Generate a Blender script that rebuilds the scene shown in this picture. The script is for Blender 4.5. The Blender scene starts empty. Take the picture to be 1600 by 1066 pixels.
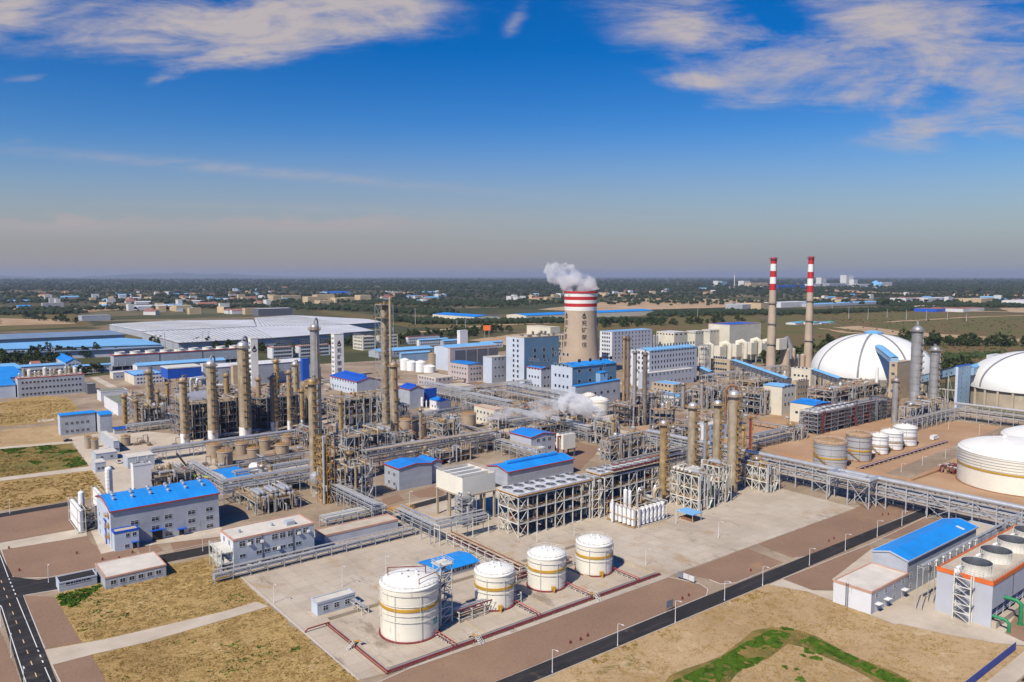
import bpy, math, random
from math import sin, cos, pi, radians, tan, atan, sqrt
from mathutils import Vector
SC = bpy.context.scene
COL = SC.collection
rnd = random.Random(7)
# ------ survey: photo points -> ground metres
FPX, HY, CX, CY = 1204.0, 431.0, 800.0, 533.0
CAMH = 100.0
PITCH = atan((CY - HY) / FPX)
AZ = radians(51.5)
CF = Vector((cos(AZ) * cos(PITCH), sin(AZ) * cos(PITCH), -sin(PITCH)))
CR = Vector((sin(AZ), -cos(AZ), 0))
CU = CR.cross(CF)
CAM = Vector((0, 0, CAMH))
EU, EV = Vector((1, 0, 0)), Vector((0, 1, 0))
def G(x, y, z=0.0):
 d = CF * FPX + CR * (x - CX) - CU * (y - CY)
 t = (z - CAMH) / d.z
 return Vector((d.x * t, d.y * t, z))
def PX(w):
 a = Vector(w) - CAM
 return (CX + FPX * a.dot(CR) / a.dot(CF), CY - FPX * a.dot(CU) / a.dot(CF))
def ZT(g, yt):
 a = Vector((g[0], g[1], 0)) - CAM
 k = (CY - yt) / FPX
 return (k * a.dot(CF) - a.dot(CU)) / (CU.z - k * CF.z)
def SPAN(g, e, xt):
 a = Vector((g[0], g[1], 0)) - CAM
 k = (xt - CX) / FPX
 return (k * a.dot(CF) - a.dot(CR)) / (e.dot(CR) - k * e.dot(CF))
def MPP(g):
 return (Vector((g[0], g[1], 0)) - CAM).dot(CF) / FPX
def BX(nx, ny, rx, lx, ty, zb=0.0):
 g = G(nx, ny, zb)
 a0 = G(nx, ny, zb)
 def span(e, xt):
  a = a0 - CAM
  k = (xt - CX) / FPX
  return (k * a.dot(CF) - a.dot(CR)) / (e.dot(CR) - k * e.dot(CF))
 return [g.x, g.y, abs(span(EU, rx)), abs(span(EV, lx)), ZT(g, ty)]
def CYLPX(l, r, yb, yrim):
 xc = (l + r) / 2
 g = G(xc, yb)
 rad = (r - l) / 2 * MPP(g)
 d = Vector((g.x, g.y, 0)).normalized()
 for _ in range(4):
  c = g + d * rad
  rad = (r - l) / 2 * MPP(c)
 c = g + d * rad
 return c.x, c.y, rad, ZT(c, yrim)
# ------ materials
def newmat(name):
 m = bpy.data.materials.new(name)
 m.use_nodes = True
 nt = m.node_tree
 b = nt.nodes['Principled BSDF']
 return m, nt, b
class E:
 """a socket with arithmetic"""
 def __init__(s, nt, sock): s.nt, s.k = nt, sock
 def _m(s, op, o=None, o2=None, cl=False):
  n = s.nt.nodes.new('ShaderNodeMath'); n.operation = op; n.use_clamp = cl
  for i, q in enumerate((s, o, o2)):
   if q is None: continue
   if isinstance(q, E): s.nt.links.new(q.k, n.inputs[i])
   else: n.inputs[i].default_value = q
  return E(s.nt, n.outputs[0])
 def __add__(s, o): return s._m('ADD', o)
 __radd__ = __add__
 def __sub__(s, o): return s._m('SUBTRACT', o)
 def __mul__(s, o): return s._m('MULTIPLY', o)
 __rmul__ = __mul__
 def __truediv__(s, o): return s._m('DIVIDE', o)
 def exp(s): return s._m('EXPONENT')
 def mx(s, o): return s._m('MAXIMUM', o)
 def mn(s, o): return s._m('MINIMUM', o)
 def clamp(s): return s._m('ADD', 0.0, cl=True)
 def pw(s, o): return s._m('POWER', o)
 def smooth(s, a, b, lo=0.0, hi=1.0):
  n = s.nt.nodes.new('ShaderNodeMapRange'); n.interpolation_type = 'SMOOTHSTEP'
  s.nt.links.new(s.k, n.inputs['Value'])
  n.inputs['From Min'].default_value = a; n.inputs['From Max'].default_value = b
  n.inputs['To Min'].default_value = lo; n.inputs['To Max'].default_value = hi
  return E(s.nt, n.outputs['Result'])
def mixc(nt, fac, a, b, mode='MIX'):
 n = nt.nodes.new('ShaderNodeMix'); n.data_type = 'RGBA'; n.blend_type = mode
 for i, q in ((0, fac), (6, a), (7, b)):
  if isinstance(q, E): nt.links.new(q.k, n.inputs[i])
  elif isinstance(q, (tuple, list)): n.inputs[i].default_value = (*q[:3], 1)
  else: n.inputs[i].default_value = q
 return E(nt, n.outputs[2])
def wpos(nt):
 n = nt.nodes.new('ShaderNodeNewGeometry'); return E(nt, n.outputs['Position'])
def mapped(nt, v, sc, loc=(0, 0, 0), rot=(0, 0, 0)):
 n = nt.nodes.new('ShaderNodeMapping'); nt.links.new(v.k, n.inputs[0])
 n.inputs['Scale'].default_value = sc; n.inputs['Location'].default_value = loc; n.inputs['Rotation'].default_value = rot
 return E(nt, n.outputs[0])
def noise(nt, v, scale, detail=4, rough=.6, dist=0.0):
 n = nt.nodes.new('ShaderNodeTexNoise'); nt.links.new(v.k, n.inputs['Vector'])
 n.inputs['Scale'].default_value = scale; n.inputs['Detail'].default_value = detail
 n.inputs['Roughness'].default_value = rough; n.inputs['Distortion'].default_value = dist
 return E(nt, n.outputs[0])
def ramp(nt, f, stops):
 n = nt.nodes.new('ShaderNodeValToRGB'); nt.links.new(f.k, n.inputs[0])
 cr = n.color_ramp
 while len(cr.elements) < len(stops): cr.elements.new(.5)
 for e, (p, c) in zip(cr.elements, stops):
  e.position = p; e.color = (*c, 1)
 return E(nt, n.outputs[0])
def bump(nt, b, h, strength, dist):
 n = nt.nodes.new('ShaderNodeBump'); nt.links.new(h.k, n.inputs['Height'])
 n.inputs['Strength'].default_value = strength; n.inputs['Distance'].default_value = dist
 nt.links.new(n.outputs[0], b.inputs['Normal'])
MT = {}
def mat(name, col, rough=.6, metal=0.0, var=.18, scale=.25, stain=0.0, scol=(.25, .14, .07), seam=None, spec=.4):
 m, nt, b = newmat(name)
 p = wpos(nt)
 f = noise(nt, p, scale, 5, .65)
 lo = tuple(c * (1 - var) for c in col); hi = tuple(min(1, c * (1 + var)) for c in col)
 c = ramp(nt, f, [(.3, lo), (.7, hi)])
 if stain:
  s = noise(nt, mapped(nt, p, (1, 1, .16)), .55, 5, .7)
  s2 = noise(nt, p, .09, 3, .6)
  k = (s + s2 * .5).smooth(.98 - stain * .42, 1.02)
  c = mixc(nt, k * .85, c, scol)
 if seam:
  ax, per = seam
  x = nt.nodes.new('ShaderNodeSeparateXYZ'); nt.links.new(p.k, x.inputs[0])
  q = E(nt, x.outputs[ax]) / per
  fr = q._m('FRACT')
  line = fr.smooth(.0, .09, 1, 0)
  n2 = nt.nodes.new('ShaderNodeTexWhiteNoise'); n2.noise_dimensions = '1D'
  fl = q._m('FLOOR'); nt.links.new(fl.k, n2.inputs['W'])
  c = mixc(nt, E(nt, n2.outputs[0]) * .16, c, tuple(x_ * .55 for x_ in col))
  c = mixc(nt, line * .3, c, tuple(x_ * .45 for x_ in col))
  bump(nt, b, line, .6, .08)
 nt.links.new(c.k, b.inputs['Base Color'])
 b.inputs['Roughness'].default_value = rough
 b.inputs['Metallic'].default_value = metal
 b.inputs['Specular IOR Level'].default_value = spec
 MT[name] = m
 return m
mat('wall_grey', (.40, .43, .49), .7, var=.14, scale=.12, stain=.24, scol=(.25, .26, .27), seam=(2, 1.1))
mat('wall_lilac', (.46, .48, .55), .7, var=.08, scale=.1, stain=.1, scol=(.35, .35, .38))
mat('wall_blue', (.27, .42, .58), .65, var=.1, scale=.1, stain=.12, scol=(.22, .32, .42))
mat('wall_blue_shaded', (.13, .23, .33), .65, var=.1, scale=.1, stain=.15, scol=(.15, .24, .32))  # darker blue: shade on the turned-away block faces, put into the colour
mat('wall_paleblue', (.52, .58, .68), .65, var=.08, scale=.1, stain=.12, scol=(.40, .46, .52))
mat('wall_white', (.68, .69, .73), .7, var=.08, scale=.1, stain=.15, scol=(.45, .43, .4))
mat('wall_cream', (.66, .61, .50), .75, var=.1, scale=.1, stain=.16, scol=(.42, .36, .27))
mat('wall_tan', (.47, .37, .25), .8, var=.14, scale=.12, stain=.25, scol=(.28, .21, .14))
mat('wall_pink', (.50, .43, .42), .8, var=.1, scale=.1, stain=.18, scol=(.34, .28, .26))
mat('wall_office', (.44, .48, .55), .75, var=.12, scale=.15, stain=.24, scol=(.30, .33, .37))
mat('panel_dark', (.13, .14, .17), .6, var=.15)
mat('concrete_wall', (.45, .38, .29), .85, var=.16, scale=.1, stain=.3, scol=(.29, .23, .17))
mat('roof_blue_u', (.015, .27, .76), .5, var=.16, scale=.09, seam=(0, 2.2), stain=.2, scol=(.05, .22, .46))
mat('roof_blue_v', (.015, .23, .70), .5, var=.16, scale=.09, seam=(1, 2.2), stain=.2, scol=(.05, .20, .44))
mat('roof_deep', (.012, .10, .52), .45, var=.1, seam=(0, 1.5))
mat('roof_pale', (.20, .47, .78), .5, var=.1, scale=.04, seam=(0, 3), stain=.14, scol=(.25, .33, .42))
mat('roof_slate', (.19, .27, .40), .6, var=.14, scale=.03, seam=(0, 4), stain=.2, scol=(.14, .2, .3))
mat('roof_white', (.60, .61, .64), .55, var=.14, scale=.02, seam=(0, 11), stain=.25, scol=(.42, .42, .43))
mat('roof_flat', (.50, .43, .34), .9, var=.14, scale=.25, stain=.3, scol=(.33, .28, .23))
mat('roof_pad', (.62, .57, .50), .9, var=.12, scale=.2, stain=.3, scol=(.45, .40, .35))
mat('roof_green', (.20, .22, .17), .9, var=.2, scale=.25, stain=.3, scol=(.14, .13, .1))
mat('trim_red', (.42, .055, .04), .6, var=.2)
mat('trim_salmon', (.54, .32, .24), .7, var=.15)
mat('trim_orange', (.72, .16, .04), .55, var=.1)
mat('trim_blue', (.01, .10, .55), .5, var=.1)
mat('glass', (.025, .035, .055), .15, spec=.6, var=.4, scale=.6)
mat('win_frame', (.55, .57, .60), .5, var=.05)
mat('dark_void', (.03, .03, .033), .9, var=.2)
mat('steel', (.44, .45, .47), .55, .1, var=.2, scale=.5, stain=.18, scol=(.28, .2, .13))
mat('steel_white', (.66, .64, .58), .55, .0, var=.12, scale=.4, stain=.22, scol=(.40, .27, .14))
mat('steel_blue', (.22, .24, .28), .6, .1, var=.2, scale=.5, stain=.2, scol=(.2, .15, .1))
mat('steel_dark', (.10, .11, .13), .6, .2, var=.3, scale=.5, stain=.2, scol=(.15, .09, .05))
mat('deck', (.34, .27, .19), .8, .1, var=.3, scale=.4, stain=.4, scol=(.30, .16, .06))
mat('deck_grey', (.30, .30, .30), .8, .1, var=.2, scale=.4, stain=.3, scol=(.22, .17, .12))
mat('rail_gold', (.46, .25, .055), .6, .0, var=.35, scale=.6, stain=.35, scol=(.22, .09, .03))
mat('rail_rust', (.26, .12, .06), .75, .0, var=.4, scale=.6)
mat('clad', (.40, .335, .25), .55, .2, var=.28, scale=.3, stain=.7, scol=(.27, .165, .08))
mat('clad_grey', (.38, .37, .37), .45, .4, var=.2, scale=.2, stain=.3, scol=(.25, .19, .14))
mat('clad_dark', (.23, .20, .18), .55, .3, var=.25, scale=.2, stain=.4, scol=(.14, .09, .06))
mat('clad_gold', (.40, .29, .155), .55, .2, var=.35, scale=.3, stain=.7, scol=(.24, .125, .05))
mat('alu', (.62, .62, .62), .38, .55, var=.12, scale=.4)
mat('pipe_grey', (.46, .46, .47), .45, .2, var=.2, scale=.4, stain=.15, scol=(.3, .24, .18))
mat('pipe_tan', (.48, .38, .26), .5, .2, var=.25, scale=.4, stain=.3, scol=(.3, .17, .08))
mat('pipe_maroon', (.20, .035, .035), .55, .0, var=.25, scale=.5)
mat('pipe_green', (.02, .22, .09), .5, .0, var=.2, scale=.5)
mat('pipe_black', (.02, .02, .025), .6)
mat('cream', (.80, .76, .66), .45, .0, var=.07, scale=.08, stain=.26, scol=(.58, .46, .30))
mat('cream_roof', (.84, .82, .76), .5, .0, var=.06, scale=.1, stain=.2, scol=(.62, .53, .40))
mat('gold_band', (.50, .29, .04), .5, var=.15)
mat('white_paint', (.82, .82, .82), .45, var=.06, scale=.15, stain=.1, scol=(.55, .5, .44))
mat('tank_grey', (.47, .48, .50), .5, .3, var=.1, scale=.1, stain=.2, scol=(.36, .30, .22))
mat('tank_tan', (.42, .33, .24), .55, .2, var=.15, scale=.2, stain=.35, scol=(.30, .18, .09))
mat('rust_roof', (.38, .24, .13), .75, .1, var=.25, scale=.3, stain=.4, scol=(.25, .12, .05))
mat('dome_white', (.76, .76, .74), .5, var=.07, scale=.05, stain=.25, scol=(.62, .60, .55))
mat('dome_rib', (.23, .23, .25), .6)
mat('chimney', (.46, .36, .27), .85, var=.12, scale=.06, stain=.3, scol=(.33, .25, .18))
mat('paint_red', (.48, .025, .03), .6, var=.12, scale=.1)
mat('paint_white', (.80, .78, .74), .6, var=.08, scale=.1, stain=.15, scol=(.55, .5, .42))
mat('logo_black', (.025, .02, .02), .6)
mat('logo_red', (.35, .02, .02), .6)
mat('lamp_paint', (.72, .73, .74), .45, var=.05)
mat('lime', (.45, .62, .03), .45, var=.1)
mat('fence_blue', (.01, .06, .36), .5, var=.15, seam=(0, 2.5))
mat('far_white', (.62, .62, .62), .8, var=.15, scale=.02)
mat('far_tan', (.55, .42, .26), .8, var=.2, scale=.02)
mat('far_grey', (.36, .37, .40), .8, var=.2, scale=.02)
mat('far_roofred', (.30, .13, .10), .8, var=.25, scale=.02)
mat('bark', (.10, .07, .05), .9)
mat('teal_mark', (.10, .42, .42), .6)
mat('dash_paint', (.72, .50, .28), .7, var=.2)
mat('kerb', (.55, .51, .46), .85, var=.15, scale=.5)
# ------ mesh building
WL = {}
class MB:
 def __init__(s): s.v = []; s.f = []; s.m = []; s.sm = False
 def add(s, vs, fs, mi=0):
  o = len(s.v)
  s.v.extend((float(a[0]), float(a[1]), float(a[2])) for a in vs)
  for f in fs: s.f.append(tuple(i + o for i in f)); s.m.append(mi)
 def box(s, x0, x1, y0, y1, z0, z1, mi=0):
  s.add([(x0, y0, z0), (x1, y0, z0), (x1, y1, z0), (x0, y1, z0), (x0, y0, z1), (x1, y0, z1), (x1, y1, z1), (x0, y1, z1)],
              [(0, 3, 2, 1), (4, 5, 6, 7), (0, 1, 5, 4), (1, 2, 6, 5), (2, 3, 7, 6), (3, 0, 4, 7)], mi)
 def beam(s, p, q, w, h=None, mi=0):
  p, q = Vector(p), Vector(q); h = h or w
  d = q - p
  if d.length < 1e-6: return
  d.normalize()
  a = d.cross(Vector((0, 0, 1)))
  if a.length < 1e-3: a = Vector((1, 0, 0)); b = Vector((0, 1, 0))
  else: a.normalize(); b = a.cross(d)
  a = a * w / 2; b = b * h / 2
  s.add([p - a - b, p + a - b, p + a + b, p - a + b, q - a - b, q + a - b, q + a + b, q - a + b],
              [(3, 2, 1, 0), (4, 5, 6, 7), (0, 1, 5, 4), (1, 2, 6, 5), (2, 3, 7, 6), (3, 0, 4, 7)], mi)
 def tube(s, pts, r, n=6, mi=0):
  pts = [Vector(p) for p in pts]; s.sm = True
  k = len(pts); o = len(s.v); rings = []
  up = None
  for i, p in enumerate(pts):
   d0 = (pts[i] - pts[i - 1]).normalized() if i else None
   d1 = (pts[i + 1] - pts[i]).normalized() if i < k - 1 else None
   d = d0 if d1 is None else d1 if d0 is None else (d0 + d1)
   if d.length < 1e-4: d = d0
   sc = 1.0
   if d0 is not None and d1 is not None:
    c = max(.35, sqrt(max(0, (1 + d0.dot(d1)) / 2))); sc = 1 / c
   d = d.normalized()
   if up is None:
    up = Vector((0, 0, 1)) if abs(d.z) < .9 else Vector((1, 0, 0))
   a = d.cross(up)
   if a.length < 1e-3: a = d.cross(Vector((0, 1, 0)))
   a.normalize(); b = a.cross(d).normalized(); up = b
   bend = Vector((0, 0, 0))
   if sc > 1.01: bend = (d1 - d0).normalized()
   ring = []
   for j in range(n):
    t = 2 * pi * j / n
    w = a * cos(t) * r + b * sin(t) * r
    if sc > 1.01: w = w + bend * (w.dot(bend)) * (sc - 1)
    ring.append(p + w)
   rings.append(ring)
  vs = [q for rg in rings for q in rg]
  fs = []
  for i in range(k - 1):
   for j in range(n):
    fs.append((i * n + j, i * n + (j + 1) % n, (i + 1) * n + (j + 1) % n, (i + 1) * n + j))
  fs.append(tuple(reversed(range(n)))); fs.append(tuple((k - 1) * n + j for j in range(n)))
  s.add(vs, fs, mi)
 def lathe(s, x, y, prof, n=24, mi=0, a0=0.0, a1=2 * pi):
  s.sm = True
  full = abs(a1 - a0 - 2 * pi) < 1e-6
  m = n if full else n + 1
  vs = []
  for (r, z) in prof:
   for j in range(m):
    t = a0 + (a1 - a0) * j / n
    vs.append((x + r * cos(t), y + r * sin(t), z))
  fs = []
  for i in range(len(prof) - 1):
   for j in range(n):
    j2 = (j + 1) % m
    fs.append((i * m + j, i * m + j2, (i + 1) * m + j2, (i + 1) * m + j))
  s.add(vs, fs, mi)
 def cyl(s, x, y, z0, z1, r, n=20, mi=0, r1=None):
  r1 = r if r1 is None else r1
  s.lathe(x, y, [(.001, z0), (r, z0), (r1, z1), (.001, z1)], n, mi)
 def dome(s, x, y, z, r, h, n=24, mi=0, k=6):
  s.lathe(x, y, [(max(.001, r * cos(pi / 2 * i / k)), z + h * sin(pi / 2 * i / k)) for i in range(k + 1)], n, mi)
 def hvessel(s, p, q, r, n=14, mi=0):
  p, q = Vector(p), Vector(q); d = (q - p).normalized()
  s.sm = True
  a = d.cross(Vector((0, 0, 1)))
  if a.length < 1e-3: a = Vector((1, 0, 0))
  a.normalize(); b = a.cross(d)
  prof = [(-.38, .02), (-.33, .4), (-.2, .75), (0, 1)]
  st = [(p + d * (k * r), w) for k, w in prof] + [(q - d * (k * r), w) for k, w in reversed(prof)]
  vs = []
  for c, w in st:
   for j in range(n):
    t = 2 * pi * j / n
    vs.append(c + a * cos(t) * r * w + b * sin(t) * r * w)
  fs = []
  for i in range(len(st) - 1):
   for j in range(n): fs.append((i * n + j, i * n + (j + 1) % n, (i + 1) * n + (j + 1) % n, (i + 1) * n + j))
  s.add(vs, fs, mi)
 def ring(s, x, y, z, r, w, n=24, a0=0.0, a1=2 * pi, mi=0, sq=4):
  full = abs(a1 - a0 - 2 * pi) < 1e-6
  pts = [(x + r * cos(a0 + (a1 - a0) * j / n), y + r * sin(a0 + (a1 - a0) * j / n), z) for j in range(n + 1)]
  if full: pts = pts + [pts[1]]
  s.tube(pts, w, sq, mi)
 def prism(s, pts, z0, z1, mi=0):
  n = len(pts)
  s.add([(p[0], p[1], z0) for p in pts] + [(p[0], p[1], z1) for p in pts],
              [tuple(reversed(range(n))), tuple(range(n, 2 * n))] + [(i, (i + 1) % n, n + (i + 1) % n, n + i) for i in range(n)], mi)
 def poly(s, pts, mi=0):
  s.add(pts, [tuple(range(len(pts)))], mi)
 def build(s, name, mats, parent=None, kind=None, smooth=None, off=None):
  if not s.f: return None
  me = bpy.data.meshes.new(name)
  o = Vector((0, 0, 0))
  if parent is not None: o = WL[parent.name]
  if off is not None: o = Vector(off)
  me.from_pydata([(a[0] - o.x, a[1] - o.y, a[2] - o.z) for a in s.v], [], s.f)
  if isinstance(mats, str): mats = [mats]
  for m in mats: me.materials.append(MT[m] if isinstance(m, str) else m)
  if len(mats) > 1: me.polygons.foreach_set('material_index', s.m)
  if (s.sm if smooth is None else smooth):
   me.polygons.foreach_set('use_smooth', [True] * len(me.polygons))
   me.set_sharp_from_angle(angle=radians(38))
  me.update()
  ob = bpy.data.objects.new(name, me)
  COL.objects.link(ob)
  if parent is not None: ob.parent = parent; WL[ob.name] = WL[parent.name]
  elif off is not None: ob.location = o
  if parent is None: WL[ob.name] = o
  if kind: ob['kind'] = kind
  return ob
def thing(name, label, cat, loc, group=None):
 o = bpy.data.objects.new(name, None); COL.objects.link(o)
 o.empty_display_size = .5; o['kind'] = 'thing'
 o.location = (loc[0], loc[1], loc[2] if len(loc) > 2 else 0.0)
 o['label'] = label; o['category'] = cat
 if group: o['group'] = group
 WL[o.name] = Vector(o.location)
 return o
def tag(o, label, cat, group=None):
 o['label'] = label; o['category'] = cat
 if group: o['group'] = group
 return o
def place(me_ob, parent, wloc, rot=None, name=None):
 """another copy of a part, its mesh shared, at a world point"""
 c = me_ob.copy(); COL.objects.link(c); c.parent = parent
 c.location = Vector(wloc) - WL[parent.name]
 if rot is not None: c.rotation_euler = (0, 0, rot)
 return c
KIDS = {}
def kids(o):
 return [c for c in COL.objects if c.parent == o]
def dup(root, loc, label=None, ch=None, rotz=None, group=None):
 c = root.copy(); COL.objects.link(c); c.location = loc
 if rotz is not None: c.rotation_euler = (0, 0, rotz)
 if label: c['label'] = label
 if group: c['group'] = group
 WL[c.name] = Vector(loc)
 for k in (ch if ch is not None else kids(root)):
  d = k.copy(); COL.objects.link(d); d.parent = c
 return c
def structure(name, mb, m):
 return mb.build(name, m, kind='structure')
# ------ buildings
WIN = {}
def winmesh(w, h, face, mf='win_frame', mg='glass', div=True):
 k = (round(w, 2), round(h, 2), face, mf, div)
 if k in WIN: return WIN[k]
 b = MB()
 def bx(a0, a1, d0, d1, z0, z1, mi):
  if face == 'R': b.box(a0, a1, -d1, -d0, z0, z1, mi)
  else: b.box(-d1, -d0, a0, a1, z0, z1, mi)
 t = min(.12, w * .08)
 bx(-w / 2, w / 2, -.05, .02, 0, h, 1)
 bx(-w / 2 - t, w / 2 + t, -.05, .10, -t, 0, 0); bx(-w / 2 - t, w / 2 + t, -.05, .08, h, h + t, 0)
 bx(-w / 2 - t, -w / 2, -.05, .07, 0, h, 0); bx(w / 2, w / 2 + t, -.05, .07, 0, h, 0)
 if div:
  bx(-t * .4, t * .4, -.05, .05, 0, h, 0)
  if h > 1.3: bx(-w / 2, w / 2, -.05, .045, h * .62, h * .62 + t * .8, 0)
 me = bpy.data.meshes.new('window')
 me.from_pydata(b.v, [], b.f); me.materials.append(MT[mf]); me.materials.append(MT[mg])
 me.polygons.foreach_set('material_index', b.m)
 WIN[k] = me
 return me
def window(root, face, bx, s, z, w, h, mf='win_frame', div=True, name='window'):
 me = winmesh(w, h, face, mf, div=div)
 o = bpy.data.objects.new(name, me); COL.objects.link(o); o.parent = root
 u0, v0, lu, lv, hh = bx
 p = Vector((u0 + s, v0, z)) if face == 'R' else Vector((u0 - .06, v0 + s, z))
 o.location = p - WL[root.name]
 return o
def wingrid(root, bx, face, rows, cols, w, h, z0, dz, m0=2.0, m1=2.0, mf='win_frame', skip=0.0, div=True):
 L = bx[2] if face == 'R' else bx[3]
 for i in range(cols):
  s = m0 + (L - m0 - m1) * (i + .5) / cols
  for j in range(rows):
   if skip and rnd.random() < skip: continue
   window(root, face, bx, s, z0 + j * dz, w, h, mf, div)
def building(name, label, cat, bx, wall='wall_grey', roof='flat', rm='roof_flat', rise=None, trim=None, over=.4, group=None,
             zb=0.0, wins=(), wallL=None, parap=.7, monitor=False, vents=0, base=True):
 u0, v0, lu, lv, h = bx
 root = thing(name, label, cat, (u0, v0, zb), group)
 wm = MB()
 u1, v1 = u0 + lu, v0 + lv
 fs = 0.0 if zb else -.3
 ridge_u = roof in ('gable_u', 'arch_u')
 if roof == 'flat':
  wm.box(u0, u1, v0, v1, zb + fs, h - .02)
  if wallL: wm.box(u0 - .05, u0 - .01, v0, v1, zb + fs, h - .05, 1)  # thin paler skin: sunlight on the left face, put into its colour
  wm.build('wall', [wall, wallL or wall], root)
  r = MB(); r.box(u0 + .01, u1 - .01, v0 + .01, v1 - .01, h - .015, h + .12)
  ro = r.build('roof', rm, root)
  if parap:
   t = MB(); a = .28
   for (x0, x1, y0, y1) in ((u0 - .12, u1 + .12, v0 - .12, v0 + a), (u0 - .12, u1 + .12, v1 - a, v1 + .12), (u0 - .12, u0 + a, v0 + a, v1 - a), (u1 - a, u1 + .12, v0 + a, v1 - a)):
    t.box(x0, x1, y0, y1, h - .45 * parap, h + parap * .6)
   t.build('parapet', trim or wall, root)
 else:
  rise = rise if rise is not None else (lv if ridge_u else lu) * .12
  K = 9 if roof.startswith('arch') else 3
  prof = []
  L = lv if ridge_u else lu
  for i in range(K):
   t = i / (K - 1)
   z = rise * (1 - abs(2 * t - 1)) if K == 3 else rise * (1 - (2 * t - 1) ** 2)
   prof.append((t * L, h + z))
  if roof == 'mono': prof = [(0, h), (L, h + rise)]
  def pt(s, z, e):
   return (u0 + e, v0 + s, z) if ridge_u else (u0 + s, v0 + e, z)
  Ln = lu if ridge_u else lv
  for e0, e1 in ((0, Ln),):
   out0 = [pt(0, zb + fs, e0)] + [pt(s, z - .02, e0) for s, z in prof] + [pt(L, zb + fs, e0)]
   out1 = [pt(0, zb + fs, e1)] + [pt(s, z - .02, e1) for s, z in prof] + [pt(L, zb + fs, e1)]
   n = len(out0)
   wm.add(out0 + out1, [tuple(range(n)), tuple(reversed(range(n, 2 * n)))] + [(i, n + i, n + (i + 1) % n, (i + 1) % n) for i in (0, n - 2)])
  if wallL: wm.box(u0 - .05, u0 - .01, v0, v1, zb + fs, h - .05, 1)  # same sunlit tone laid over the left face of pitched-roof buildings
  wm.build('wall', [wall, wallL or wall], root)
  r = MB(); th = .22
  ov = [(-over, prof[0][1] - over * (prof[1][1] - prof[0][1]) / max(.1, prof[1][0]))] + prof[1:-1] + [(L + over, prof[-1][1] - (over * (prof[-2][1] - prof[-1][1]) / max(.1, L - prof[-2][0]) if roof != 'mono' else 0))]
  n = len(ov)
  A = [pt(s, z + .01, -over) for s, z in ov] + [pt(s, z + th, -over) for s, z in reversed(ov)]
  B = [pt(s, z + .01, Ln + over) for s, z in ov] + [pt(s, z + th, Ln + over) for s, z in reversed(ov)]
  m = len(A)
  r.add(A + B, [tuple(range(m)), tuple(reversed(range(m, 2 * m)))] + [(i, m + i, m + (i + 1) % m, (i + 1) % m) for i in range(m)])
  ro = r.build('roof', rm, root)
  if trim:
   t = MB(); q = .18
   for e in (-over - .03, Ln + over - q + .03):
    for i in range(len(ov) - 1):
     (s0, z0), (s1, z1) = ov[i], ov[i + 1]
     pts = [pt(s0, z0 - .16, e), pt(s1, z1 - .16, e), pt(s1, z1 + th + .06, e), pt(s0, z0 + th + .06, e)]
     pt2 = [pt(s0, z0 - .16, e + q), pt(s1, z1 - .16, e + q), pt(s1, z1 + th + .06, e + q), pt(s0, z0 + th + .06, e + q)]
     t.add(pts + pt2, [(0, 1, 2, 3), (7, 6, 5, 4), (0, 4, 5, 1), (1, 5, 6, 2), (2, 6, 7, 3), (3, 7, 4, 0)])
   for s, z in (ov[0], ov[-1]):
    a, b_ = pt(s, z - .15, -over), pt(s, z - .15, Ln + over)
    d = -.05 if s < L / 2 else .05
    a = pt(s + d, z - .02, -over - .02); b_ = pt(s + d, z - .02, Ln + over + .02)
    t.beam(a, b_, .2, .5)
   t.build('eaves_trim', trim, root)
  if monitor:
   mmb = MB(); w = min(1.6, L * .1); zt = h + rise
   a, b_ = pt(L / 2, zt + .5, Ln * .12), pt(L / 2, zt + .5, Ln * .88)
   mmb.hvessel(a, b_, w * .75, 10)
   mmb.build('ridge_vent', rm, root)
  if vents:
   vm = MB(); vm.lathe(0, 0, [(.45, -.4), (.45, .35), (.75, .4), (.6, .95), (.05, 1.1)], 10)
   v0_ = None
   for i in range(vents):
    for s in (.3, .5, .68):
     e = Ln * (i + .5) / vents + s * 3 - 1.5
     zz = h + (rise * (1 - (2 * s - 1) ** 2) if K == 9 else rise * (1 - abs(2 * s - 1)))
     w_ = pt(s * L, zz + .35, e)
     if v0_ is None:
      v0_ = vm.build('roof_vent', 'alu', root, off=(0, 0, 0)); v0_.location = Vector(w_) - WL[root.name]; v0_.parent = root
     else: place(v0_, root, w_)
 for wn in wins:
  kw = wn[-1] if isinstance(wn[-1], dict) else {}
  a = [q for q in wn if not isinstance(q, dict)]
  wingrid(root, bx, *a, **kw)
 return root
# ------ plant kit
RDIR = math.atan2(CR.y, CR.x)
PLAT = {}
def platform_mesh(r, ext, ang, m='rail_gold', d='deck'):
 k = (round(r, 1), ext, round(ang, 1), m)
 if k in PLAT: return PLAT[k]
 b = MB(); n = max(5, int(ang / .3)); a0, a1 = -ang / 2, ang / 2
 b.lathe(0, 0, [(r + .02, 0), (r + ext, 0), (r + ext, .14), (r + .02, .14)], n, 1, a0, a1)
 for z in (.65, 1.15): b.ring(0, 0, z, r + ext - .05, .045, n, a0, a1, 0, 4)
 for i in range(n + 1):
  t = a0 + ang * i / n
  c, s = cos(t) * (r + ext - .05), sin(t) * (r + ext - .05)
  b.beam((c, s, .1), (c, s, 1.2), .07)
  if i % 2 == 0: b.beam((cos(t) * r, sin(t) * r, -.7), (c, s, 0), .1)
 for t in (a0, a1):
  for z in (.65, 1.15): b.beam((cos(t) * r, sin(t) * r, z), (cos(t) * (r + ext), sin(t) * (r + ext), z), .07)
 me = bpy.data.meshes.new('platform'); me.from_pydata(b.v, [], b.f)
 me.materials.append(MT[m]); me.materials.append(MT[d]); me.polygons.foreach_set('material_index', b.m)
 PLAT[k] = me
 return me
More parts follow.
